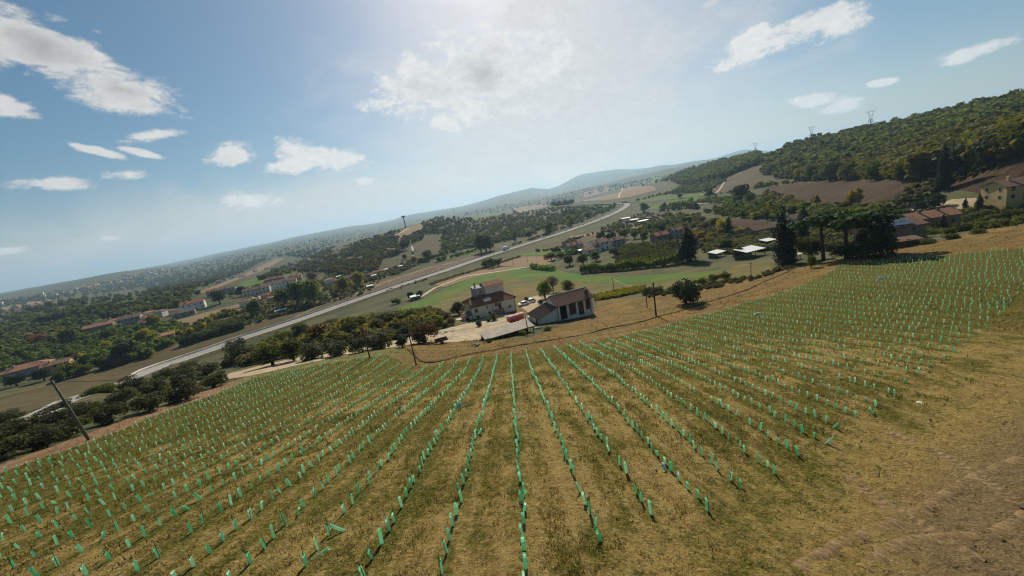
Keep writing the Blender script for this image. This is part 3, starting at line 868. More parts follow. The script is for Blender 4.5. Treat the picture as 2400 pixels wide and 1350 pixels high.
G_LANE = ground_mat('white_gravel_lane', (0.58, 0.50, 0.36), (0.52, 0.44, 0.31), (0.45, 0.37, 0.25), big=0.05, mid=0.3, fine=2.0, bump=0.2, bump_d=0.05)
lane('white_path', [(985, 697), (1012, 680), (1041, 667), (1086, 650), (1127, 643), (1190, 634), (1245, 625)], 2.6, G_LANE, 'curving white gravel path across the green meadow')
lane('farm_track', [(-40, 946), (0, 935), (150, 892), (340, 834), (570, 768), (640, 745)], 3.0, G_TAN, 'straight earth track along the mown field', step=4)
lane('farm_track', [(690, 745), (760, 714), (870, 671), (1000, 632), (1100, 604), (1210, 570)], 3.0, G_TAN, 'earth track above the ploughed field', step=4)
lane('farm_track', [(800, 702), (900, 664), (1010, 628), (1127, 598)], 2.4, G_GRAVEL, 'pale track edge beside the ploughed field', step=4)
lane('white_lane', [(1700, 424), (1692, 438), (1680, 452), (1665, 457), (1640, 457)], 3.5, G_LANE, 'white gravel lane climbing the bare slope', step=5)
lane('white_lane', [(1612, 481), (1622, 478), (1660, 477), (1700, 474)], 5.0, G_LANE, 'white lane bend beside the green field', step=5)
lane('white_lane', [(1450, 464), (1454, 452), (1459, 440)], 5.0, G_LANE, 'white lane on the far beige field', step=8)
lane('white_lane', [(905, 562), (935, 548), (960, 535)], 5.0, G_LANE, 'pale lane climbing the far knoll', step=8)
lane('white_lane', [(970, 605), (968, 590), (966, 578)], 3.0, G_LANE, 'pale lane beside the rounded brown field', step=5)
lane('villa_drive', [(2105, 520), (2118, 500), (2128, 482), (2132, 474)], 6.0, G_GRAVEL, 'pale drive between the hillside hedges', step=2)


# ------------------------------------------------------------------ the young vineyard
far_edge = [(-60, 1138), (0, 1113), (101, 1077), (209, 1041), (320, 996), (428, 953), (504, 928), (600, 888), (720, 864), (833, 844), (899, 835), (935, 845), (972, 866), (1035, 855), (1100, 844), (1200, 831), (1301, 817), (1394, 802),
            (1482, 784), (1566, 764), (1636, 743), (1706, 725), (1767, 705), (1828, 691), (1880, 671), (1936, 644), (1976, 622), (2072, 613), (2203, 602), (2341, 589), (2480, 578)]
_fe = hit([q[0] for q in far_edge], [q[1] for q in far_edge])[:, :2]
near_edge = [(96, 64), (62, 44.5), (36, 29.6), (18.7, 20.6), (8.8, 14.6), (6.3, 12.9), (3.8, 12.0), (1.3, 9.8), (-3, 4.0), (-60, -6), (-64, 20)]
FIELD = [tuple(q) for q in _fe] + near_edge
ROW_S, ROW_X0, ROW_K = 2.5, -1.0, -0.0165


def vineyard_mat():
    """Sandy tilled soil with straw and weeds in strips along the rows."""
    m, N, L, out = _nodes('vineyard_soil')
    tc = N.new('ShaderNodeTexCoord'); v = tc.outputs['Object']
    along = _mapping(N, L, v, 0.0, (1.0, 0.42, 1.0))
    n_big = _noise(N, L, v, 0.045, 4.0, 0.6); n_str = _noise(N, L, along, 0.55, 6.0, 0.66, 0.4); n_mid = _noise(N, L, v, 1.3, 6.0, 0.7, 0.3)
    n_fine = _noise(N, L, v, 9.0, 6.0, 0.75); n_cl = _noise(N, L, v, 3.2, 5.0, 0.7)
    at_ = N.new('ShaderNodeAttribute'); at_.attribute_name = 'green'
    sx = N.new('ShaderNodeSeparateXYZ'); L.new(v, sx.inputs[0])

    def mth(op, a, b=None, c=None):
        q = N.new('ShaderNodeMath'); q.operation = op
        for i_, z_ in enumerate((a, b, c)):
            if z_ is None: continue
            if isinstance(z_, (int, float)): q.inputs[i_].default_value = z_
            else: L.new(z_, q.inputs[i_])
        return q.outputs[0]
    lane_t = mth('MULTIPLY_ADD', sx.outputs[0], 1.0 / ROW_S, mth('MULTIPLY_ADD', sx.outputs[1], -ROW_K / ROW_S, -ROW_X0 / ROW_S))
    lane_t = mth('ADD', lane_t, mth('MULTIPLY', mth('SUBTRACT', n_str, 0.5), 0.42))
    dist = mth('PINGPONG', lane_t, 0.5)                       # 0 on the vine row, 0.5 in the middle of the lane
    in_f = N.new('ShaderNodeAttribute'); in_f.attribute_name = 'rows'
    under_row = mth('MULTIPLY', _ramp(N, L, dist, 0.17, 0.05), in_f.outputs['Fac'])
    wheel = mth('MULTIPLY', _ramp(N, L, mth('ABSOLUTE', mth('SUBTRACT', dist, 0.27)), 0.085, 0.02), in_f.outputs['Fac'])
    n_grit = _noise(N, L, v, 22.0, 4.0, 0.8)
    soil = _mixc(N, L, _ramp(N, L, n_mid, 0.35, 0.7), (0.330, 0.240, 0.078), (0.215, 0.150, 0.045))
    soil = _mixc(N, L, _ramp(N, L, n_fine, 0.50, 0.66), soil, (0.47, 0.365, 0.150))
    soil = _mixc(N, L, _ramp(N, L, n_cl, 0.54, 0.70), soil, (0.105, 0.072, 0.026))
    soil = _mixc(N, L, _ramp(N, L, n_grit, 0.56, 0.68), soil, (0.085, 0.062, 0.022))
    grass = _mixc(N, L, _ramp(N, L, n_fine, 0.42, 0.60), (0.056, 0.066, 0.012), (0.225, 0.178, 0.042))
    grass = _mixc(N, L, _ramp(N, L, n_grit, 0.52, 0.66), grass, (0.030, 0.040, 0.010))
    ad = N.new('ShaderNodeMath'); ad.operation = 'ADD'; L.new(n_str, ad.inputs[0]); L.new(mth('ADD', at_.outputs['Fac'], mth('SUBTRACT', mth('MULTIPLY', under_row, 0.05), mth('MULTIPLY', wheel, 0.035))), ad.inputs[1])
    ad2 = N.new('ShaderNodeMath'); ad2.operation = 'MULTIPLY_ADD'; L.new(n_cl, ad2.inputs[0]); ad2.inputs[1].default_value = 0.55; L.new(ad.outputs[0], ad2.inputs[2])
    ad3 = N.new('ShaderNodeMath'); ad3.operation = 'MULTIPLY_ADD'; L.new(n_big, ad3.inputs[0]); ad3.inputs[1].default_value = 0.5; L.new(ad2.outputs[0], ad3.inputs[2])
    dusty = _mixc(N, L, _ramp(N, L, n_fine, 0.40, 0.66), (0.17, 0.118, 0.054), (0.30, 0.222, 0.116))
    dusty = _mixc(N, L, _ramp(N, L, n_cl, 0.56, 0.72), dusty, (0.085, 0.057, 0.026))
    soil = _mixc(N, L, _ramp(N, L, mth('MULTIPLY', at_.outputs['Fac'], -1.0), 0.04, 0.22), soil, dusty)
    soil = _mixc(N, L, mth('MULTIPLY', mth('MULTIPLY', wheel, n_mid), 0.55), soil, (0.40, 0.300, 0.125))
    col = _mixc(N, L, _ramp(N, L, ad3.outputs[0], 0.95, 1.17), soil, grass)
    hh = N.new('ShaderNodeMath'); hh.operation = 'MULTIPLY_ADD'; L.new(n_cl, hh.inputs[0]); hh.inputs[1].default_value = 2.0; L.new(n_fine, hh.inputs[2])
    bp = N.new('ShaderNodeBump'); bp.inputs['Strength'].default_value = 1.0; bp.inputs['Distance'].default_value = 0.14; L.new(hh.outputs[0], bp.inputs['Height'])
    b = N.new('ShaderNodeBsdfPrincipled'); b.inputs['Roughness'].default_value = 1.0; b.inputs['Specular IOR Level'].default_value = 0.05
    L.new(col, b.inputs['Base Color']); L.new(bp.outputs[0], b.inputs['Normal']); L.new(b.outputs[0], out.inputs[0])
    return m


def field_green(x, y):
    """How grassy the vineyard is: sandy near the drone, greener down the slope and to either side."""
    d = np.hypot(x * 0.8, y - 8)
    g = 0.02 + 0.16 * np.clip((d - 18) / 45, 0, 1) + 0.30 * np.clip((x - 22) / 40, 0, 1) * np.clip((y - 30) / 30, 0, 1) + 0.16 * np.clip((-x - 20) / 25, 0, 1)
    return g - 0.30 * np.clip((x - 5) / 9, 0, 1) * np.clip((9 + 0.50 * x - y) / 6, 0, 1)


def wavy(x, y, lam, seed):
    r = np.random.RandomState(seed)
    z = 0
    for _ in range(5):
        a = r.uniform(0, 6.28); l = lam * r.uniform(0.6, 1.6)
        z = z + np.sin((x * math.cos(a) + y * math.sin(a)) * 6.283 / l + r.uniform(0, 6.28))
    return z / 5


def make_field():
    # field and, in one sheet with it, the bare headland where the tractors turn
    pol = [tuple(q) for q in _fe] + [(120, 45), (60, 0), (0, -14), (-60, -16), (-64, 20)]
    for nm, lab in (('vineyard_soil', 'sandy vineyard slope with weedy strips between the rows and a bare headland'),):
        p = np.array(pol, float)
        rr, aa = [], []
        # points on rings of growing spacing so that the near soil is fine and the far soil is coarse
        pts = []
        r = 3.0
        while r < 150:
            st = max(0.22, r * 0.016)
            n = int(2 * math.pi * r / st)
            a = np.arange(n) / n * 2 * math.pi + RNG.uniform(0, 1)
            q = np.stack([r * np.sin(a), r * np.cos(a)], 1)
            pts.append(q[in_poly(q[:, 0], q[:, 1], pol) & (q[:, 1] > -4)])
            r += st
        q = np.vstack(pts); q += RNG.uniform(-.06, .06, q.shape)
        dn = np.array(densify(pol, step=2.0))
        allp = [Vector((float(x), float(y))) for x, y in np.vstack([dn, q])]
        n = len(dn)
        vs, es, fs, _, _, _ = delaunay_2d_cdt(allp, [(i, (i + 1) % n) for i in range(n)], [], 1, 1e-5)
        x = np.array([w.x for w in vs]); y = np.array([w.y for w in vs])
        rad = np.hypot(x, y)
        # clods and wheel ruts: real relief, fading where a clod is smaller than the mesh can carry
        bare = np.clip((x - 4) / 6, 0, 1) * np.clip((16 + 0.5 * x - y) / 6, 0, 1)
        rel = (0.035 + 0.02 * bare) * wavy(x, y, 0.9, 1) + (0.03 + 0.03 * bare) * wavy(x, y, 1.9, 2) + RNG.uniform(-.03, .03, len(x)) * (1 + 1.6 * bare)
        tt = (x - ROW_X0 - ROW_K * y) / ROW_S
        rel = rel + 0.03 * np.cos(tt * 2 * math.pi) * in_poly(x, y, FIELD)
        rel = rel * np.clip(1.4 - rad / 60, 0.15, 1)
        z = hz(x, y) + lift_of(x, y) * 2 + 0.09 + rel
        me = bpy.data.meshes.new(nm)
        me.from_pydata([(float(a), float(b), float(c)) for a, b, c in zip(x, y, z)], [], [tuple(f) for f in fs])
        bm = bmesh.new(); bm.from_mesh(me); bmesh.ops.recalc_face_normals(bm, faces=bm.faces)
        if sum(f.normal.z for f in bm.faces) < 0: bmesh.ops.reverse_faces(bm, faces=bm.faces)
        bm.to_mesh(me); bm.free()
        g = me.attributes.new('green', 'FLOAT', 'POINT')
        co = np.empty(len(me.vertices) * 3, np.float32); me.vertices.foreach_get('co', co); co = co.reshape(-1, 3)
        g.data.foreach_set('value', (field_green(co[:, 0], co[:, 1])).astype(np.float32))
        g2 = me.attributes.new('rows', 'FLOAT', 'POINT')
        g2.data.foreach_set('value', in_poly(co[:, 0], co[:, 1], FIELD).astype(np.float32))
        me.polygons.foreach_set('use_smooth', np.ones(len(me.polygons), bool))
        me.materials.append(VSOIL)
        tag(mobj(nm, me), lab, kind='structure')


VSOIL = vineyard_mat()
make_field()


def soil_z(x, y):
    return hz(x, y) + lift_of(x, y) * 2 + 0.09


def tube_mat():
    m, N, L, out = _nodes('green_tube_plastic')
    oi = N.new('ShaderNodeObjectInfo'); geo = N.new('ShaderNodeNewGeometry')
    ad = N.new('ShaderNodeMath'); ad.operation = 'ADD'; L.new(oi.outputs['Random'], ad.inputs[0]); L.new(geo.outputs['Random Per Island'], ad.inputs[1])
    fr = N.new('ShaderNodeMath'); fr.operation = 'FRACT'; L.new(ad.outputs[0], fr.inputs[0])
    c = _mixc(N, L, fr.outputs[0], (0.26, 0.66, 0.42), (0.54, 0.82, 0.64))
    tc = N.new('ShaderNodeTexCoord')
    n = _noise(N, L, tc.outputs['Object'], 7.0, 4.0, 0.6)
    c = _mixc(N, L, _ramp(N, L, n, 0.5, 0.75), c, (0.24, 0.56, 0.36))
    b = N.new('ShaderNodeBsdfPrincipled'); b.inputs['Roughness'].default_value = 0.42; b.inputs['Specular IOR Level'].default_value = 0.4
    L.new(c, b.inputs['Base Color'])
    t = N.new('ShaderNodeBsdfTranslucent'); L.new(c, t.inputs['Color'])
    mx = N.new('ShaderNodeMixShader'); mx.inputs[0].default_value = 0.72
    L.new(b.outputs[0], mx.inputs[1]); L.new(t.outputs[0], mx.inputs[2]); L.new(mx.outputs[0], out.inputs[0])
    return m


TUBE = tube_mat()
STAKE = plain_mat('stake_wood', (0.16, 0.11, 0.06), 0.9, 0.3, 6.0)
VINE_LEAF = leaf_mat('young_vine_leaf', (0.05, 0.10, 0.02), (0.09, 0.15, 0.03), 0.4, 0.1)


def tube_shape(seed, h=0.60, w=0.062, n=8, inner=True):
    """Open-topped pinched plastic sleeve."""
    r = np.random.RandomState(seed)
    ex = r.uniform(0.8, 1.25)
    vs, fs = [], []
    levels = [-0.08, 0.0, h * 0.5, h * 0.9, h]
    for k, z in enumerate(levels):
        s = w * (1.0 + 0.10 * r.uniform(-1, 1)) * (1.0 + 0.10 * z / h)
        for i in range(n):
            a = 2 * math.pi * (i + 0.5) / n
            sq = 1.0 / max(abs(math.cos(a)), abs(math.sin(a))) ** 0.6
            zz = z + (r.uniform(-.012, .012) if k == len(levels) - 1 else 0)
            vs.append((s * ex * sq * math.cos(a), s / ex * sq * math.sin(a), zz))
    m = len(levels)
    for k in range(m - 1):
        for i in range(n):
            fs.append((k * n + i, k * n + (i + 1) % n, (k + 1) * n + (i + 1) % n, (k + 1) * n + i))
    if inner:   # wall thickness folded down inside the mouth
        b = len(vs)
        for z, q in ((h - 0.004, 0.93), (h * 0.9, 0.92)):
            for i in range(n):
                x, y, _ = vs[(m - 1) * n + i]
                vs.append((x * q, y * q, z))
        for i in range(n):
            j = (i + 1) % n
            fs.append(((m - 1) * n + i, (m - 1) * n + j, b + j, b + i))
            fs.append((b + i, b + j, b + n + j, b + n + i))
    return vs, fs


def place_vines():
    pos = []
    for i in range(-24, 40):
        for k in range(-8, 150):
            y = k * 0.79 + (i * 0.37) % 0.79
            x = ROW_X0 + ROW_S * i + ROW_K * y
            pos.append((x, y, i))
    pos = np.array(pos)
    pos[:, 0] += RNG.normal(0, 0.05, len(pos)) + 0.12 * np.sin(pos[:, 1] * 0.09 + pos[:, 2])
    pos[:, 1] += RNG.normal(0, 0.07, len(pos))
    ok = in_poly(pos[:, 0], pos[:, 1], FIELD)
    miss = RNG.uniform(0, 1, len(pos)) < 0.03 + 0.05 * (wavy(pos[:, 0], pos[:, 1], 16, 9) > 0.45)
    pos = pos[ok & ~miss]
    z = soil_z(pos[:, 0], pos[:, 1])
    px, py, dz = to_px(pos[:, 0], pos[:, 1], z + 0.3)
    seen = (dz > 2) & (px > -60) & (px < 2460) & (py < 1400) & (py > 0)
    pos, z, dz, px, py = pos[seen], z[seen], dz[seen], px[seen], py[seen]
    inside = (px > 4) & (px < 2396) & (py < 1346)
    order = np.argsort(np.where(inside, dz, dz + 1e4))
    pos, z, dz = pos[order], z[order], dz[order]
    meshes = []
    for s in range(8):
        h = (0.50, 0.54, 0.57, 0.52, 0.60, 0.46, 0.55, 0.51)[s]
        vs, fs = tube_shape(s, h, (0.051, 0.046, 0.054, 0.056, 0.049, 0.052, 0.046, 0.055)[s])
        me = bpy.data.meshes.new('vine_tube'); me.from_pydata(vs, [], fs); me.materials.append(TUBE); meshes.append(me)
    n_own = 292
    stake_me = MB().tube([(0.05, 0.0, -.1), (0.055, 0.01, .46), (0.06, 0.02, .84)], [.013, .012, .011], 5).mesh('stake', STAKE)
    shoots = []
    for s in range(3):
        r_ = np.random.RandomState(300 + s)
        n_ = 9
        c_ = np.stack([r_.normal(0, .05, n_), r_.normal(0, .05, n_), r_.uniform(.50, .74, n_)], 1)
        u_ = r_.normal(0, 1, (n_, 3)); u_ /= np.linalg.norm(u_, axis=1)[:, None]
        w_ = np.cross(u_, r_.normal(0, 1, (n_, 3))); w_ /= np.linalg.norm(w_, axis=1)[:, None]
        l_ = .045
        shoots.append(np_mesh('shoot', np.stack([c_ - u_ * l_, c_ + w_ * l_ * .8, c_ + u_ * l_, c_ - w_ * l_ * .8], 1).reshape(-1, 3), np.arange(n_ * 4).reshape(-1, 4), None, VINE_LEAF))
    by_row = {}
    for i in range(n_own):
        by_row.setdefault(int(pos[i, 2]), []).append(i)
    nth = {}
    for q in by_row.values():
        for k, i in enumerate(sorted(q, key=lambda j: pos[j, 1])):
            nth[i] = k + 1

    def vine_label(i):
        r = int(pos[i, 2])
        where = 'in the straight middle row' if r == 0 else '%s row %s of the middle row' % (ordinal(abs(r)), 'right' if r > 0 else 'left')
        return 'mint green vine tube, %s from the near end, %s' % (ordinal(nth[i]), where)
    for i in range(n_own):
        o = bpy.data.objects.new('vine_tube', meshes[i % 8])
        o.location = (pos[i, 0], pos[i, 1], z[i] - 0.02)
        lean = 0.09 if RNG.uniform() > 0.08 else 0.3
        o.rotation_euler = (RNG.normal(0, lean), RNG.normal(0, lean), RNG.uniform(0, 6.28))
        sc = RNG.uniform(0.88, 1.12); o.scale = (sc, sc, sc * RNG.uniform(0.9, 1.1))
        link(o); tag(o, vine_label(i), 'vine tube', 'vine tubes in rows')
        if i < 170 and i % 3:
            mobj('stake', stake_me, o)
        if i < 170 and i % 4 == 1:
            tag(mobj('shoot', shoots[i % 3], o), kind='stuff')
    # all the others, joined
    V, Q = [], []
    shapes = [tube_shape(20 + s, RNG.uniform(.42, .56), RNG.uniform(.042, .052), n=6, inner=False) for s in range(6)]
    base = 0
    for i in range(n_own, len(pos)):
        vs, fs = shapes[i % 6]
        vs = np.array(vs)
        a = RNG.uniform(0, 6.28); c, s = math.cos(a), math.sin(a)
        lx, ly = RNG.normal(0, 0.10, 2)
        q = np.stack([vs[:, 0] * c - vs[:, 1] * s + lx * vs[:, 2], vs[:, 0] * s + vs[:, 1] * c + ly * vs[:, 2], vs[:, 2]], 1)
        q *= RNG.uniform(0.86, 1.14)
        V.append(q + np.array([pos[i, 0], pos[i, 1], z[i] - 0.02]))
        Q.append(np.array(fs) + base); base += len(vs)
    o = mobj('vine_tubes', np_mesh('vine_tubes', np.vstack(V), np.vstack(Q), None, TUBE))
    tag(o, 'rows of small mint green vine tubes across the far vineyard', kind='stuff')
    return pos, z


VINES, VINE_Z = place_vines()


# ------------------------------------------------------------------ buildings
PLASTER = plain_mat('grey_white_plaster', (0.72, 0.66, 0.55), 0.9, 0.2, 0.5, 0.2, stain=0.5)
PLASTER_W = plain_mat('white_plaster', (0.80, 0.77, 0.70), 0.9, 0.15, 0.5, 0.2, stain=0.35)
PLASTER_Y = plain_mat('ochre_plaster', (0.60, 0.43, 0.19), 0.9, 0.2, 0.4, 0.2, stain=0.3)
PLASTER_O = plain_mat('orange_plaster', (0.62, 0.37, 0.15), 0.9, 0.2, 0.4, 0.2, stain=0.3)
PLASTER_G = plain_mat('grey_render', (0.34, 0.33, 0.32), 0.9, 0.25, 0.4, 0.2, stain=0.4)
STONE_W = plain_mat('warm_stone', (0.30, 0.22, 0.15), 0.95, 0.35, 1.2, 0.5, 0.05)
GLASS = plain_mat('dark_window_glass', (0.02, 0.022, 0.025), 0.12, 0.3, 1.0, 0.0, spec=0.6)
SHUTTER = plain_mat('brown_shutter', (0.14, 0.075, 0.035), 0.8, 0.3, 3.0)
FRAME = plain_mat('window_stone_frame', (0.42, 0.38, 0.32), 0.9, 0.2, 2.0)
DARKWOOD = plain_mat('dark_timber', (0.075, 0.045, 0.025), 0.85, 0.35, 2.0)
DRAIN = plain_mat('copper_drainpipe', (0.10, 0.055, 0.035), 0.6, 0.3, 2.0)
BRICK = plain_mat('brick_lattice', (0.21, 0.105, 0.062), 0.95, 0.35, 4.0, 0.4, 0.02)
SHADE = plain_mat('interior_shade', (0.035, 0.030, 0.026), 0.95, 0.3, 1.0)  # near-black colour painted in for the shade inside openings
WHITE_METAL = plain_mat('white_sheet_roof', (0.80, 0.80, 0.78), 0.5, 0.12, 0.4, 0.05)


def tile_mat(name, ca, cb, cc):
    """Clay roof tiles, each course and row a little different, with lichen."""
    m, N, L, out = _nodes(name)
    tc = N.new('ShaderNodeTexCoord'); v = tc.outputs['Object']
    n1 = _noise(N, L, v, 0.7, 5.0, 0.65); n2 = _noise(N, L, v, 5.0, 3.0, 0.7); n3 = _noise(N, L, v, 2.0, 5.0, 0.7)
    c = _mixc(N, L, _ramp(N, L, n1, 0.35, 0.65), ca, cb)
    c = _mixc(N, L, _ramp(N, L, n2, 0.45, 0.7), c, tuple(x * 1.45 for x in ca))
    c = _mixc(N, L, _ramp(N, L, n3, 0.55, 0.75), c, cc)
    bp = N.new('ShaderNodeBump'); bp.inputs['Strength'].default_value = 0.5; bp.inputs['Distance'].default_value = 0.05; L.new(n2, bp.inputs['Height'])
    b = N.new('ShaderNodeBsdfPrincipled'); b.inputs['Roughness'].default_value = 0.9; b.inputs['Specular IOR Level'].default_value = 0.15
    L.new(c, b.inputs['Base Color']); L.new(bp.outputs[0], b.inputs['Normal']); L.new(b.outputs[0], out.inputs[0])
    return m


TILE_RED = tile_mat('red_clay_tiles', (0.26, 0.115, 0.065), (0.20, 0.085, 0.05), (0.15, 0.10, 0.07))
TILE_BROWN = tile_mat('brown_clay_tiles', (0.20, 0.125, 0.085), (0.135, 0.085, 0.06), (0.10, 0.085, 0.07))
TILE_PINK = tile_mat('faded_pink_tiles', (0.33, 0.17, 0.10), (0.26, 0.13, 0.075), (0.18, 0.12, 0.08))


def roof_plane(mb, a, b, c, d, pitch=0.28, amp=0.045, thick=0.12, n=None):
    """Barrel-tiled plane: eave a-b, top d-c; tile rows run from top to eave as real half-round ridges."""
    a, b, c, d = (Vector(q) for q in (a, b, c, d))
    ln = max((b - a).length, (c - d).length)
    if n is None:
        n = max(4, int(ln / pitch))
    up = (b - a).cross(d - a).normalized()
    if up.z < 0: up = -up
    vs, fs = [], []
    k = 2 * n + 1
    for i in range(k):
        t = i / (k - 1)
        h = amp if i % 2 else 0.0
        lo = a.lerp(b, t); hi = d.lerp(c, t)
        vs += [lo + up * h, hi + up * h]
    fs = [(2 * i, 2 * i + 2, 2 * i + 3, 2 * i + 1) for i in range(k - 1)]
    mb.add(vs, fs)
    # boards underneath
    dn = -up * thick
    mb.add([a + dn, b + dn, c + dn, d + dn, a, b, c, d], [(0, 1, 2, 3), (0, 1, 5, 4), (1, 2, 6, 5), (2, 3, 7, 6), (3, 0, 4, 7)])


def window(parent, x, z, w, h, y=0.0, axis='front', glass=GLASS, frame=FRAME, shutters=None, sill=True):
    """Window in a wall: recessed pane, stone surround standing proud, optional shutters. axis: which face of the house."""
    def tr(bx):
        x0, x1, d0, d1, z0, z1 = bx
        if axis == 'front': return (x0, x1, y - d1, y - d0, z0, z1)
        if axis == 'back': return (x0, x1, y + d0, y + d1, z0, z1)
        if axis == 'left': return (y - d1, y - d0, x0, x1, z0, z1)
        return (y + d0, y + d1, x0, x1, z0, z1)
    g = MB().box(*tr((x - w / 2, x + w / 2, -0.05, 0.012, z, z + h))).build('window', glass, parent)
    f = MB()
    t = 0.09
    for bx in ((x - w / 2 - t, x - w / 2, -0.05, 0.05, z - t, z + h + t), (x + w / 2, x + w / 2 + t, -0.05, 0.05, z - t, z + h + t),
               (x - w / 2, x + w / 2, -0.05, 0.05, z + h, z + h + t), (x - w / 2, x + w / 2, -0.05, 0.06, z - t, z), (x - 0.03, x + 0.03, 0.0, 0.03, z, z + h)):
        f.box(*tr(bx))
    f.build('frame', frame, g)
    if shutters:
        s = MB()
        s.box(*tr((x - w / 2 - t - w * 0.5, x - w / 2 - t - 0.02, 0.0, 0.06, z - 0.03, z + h + 0.03)))
        s.box(*tr((x + w / 2 + t + 0.02, x + w / 2 + t + w * 0.5, 0.0, 0.06, z - 0.03, z + h + 0.03)))
        s.build('shutters', shutters, g)
    return g


def drainpipe(parent, x, y, z0, z1):
    MB().tube([(x, y, z0), (x, y, z1 - 0.25), (x, y + 0.1, z1)], 0.06, 6).build('drainpipe', DRAIN, parent)


def chimney(parent, x, y, z0, z1, w=0.6, mat=PLASTER, cap=TILE_BROWN):
    c = MB().box(x - w / 2, x + w / 2, y - w / 2, y + w / 2, z0, z1).build('chimney', mat, parent)
    m = MB()
    for dx in (-1, 1):
        for dy in (-1, 1):
            m.box(x + dx * w * 0.4 - .06, x + dx * w * 0.4 + .06, y + dy * w * 0.4 - .06, y + dy * w * 0.4 + .06, z1, z1 + 0.22)
    m.box(x - w * 0.68, x + w * 0.68, y - w * 0.68, y + w * 0.68, z1 + 0.22, z1 + 0.32)
    m.add([(x - w * .68, y - w * .68, z1 + .322), (x + w * .68, y - w * .68, z1 + .322), (x + w * .68, y + w * .68, z1 + .322), (x - w * .68, y + w * .68, z1 + .322), (x, y, z1 + .62)], [(0, 1, 4), (1, 2, 4), (2, 3, 4), (3, 0, 4)])
    m.build('chimney_cap', cap, c)
    return c


def ground_under(loc, rz, corners):
    c, s = math.cos(rz), math.sin(rz)
    return [float(hz(loc[0] + x * c - y * s, loc[1] + x * s + y * c)) for x, y in corners]


FARM_RZ = math.radians(17.0)


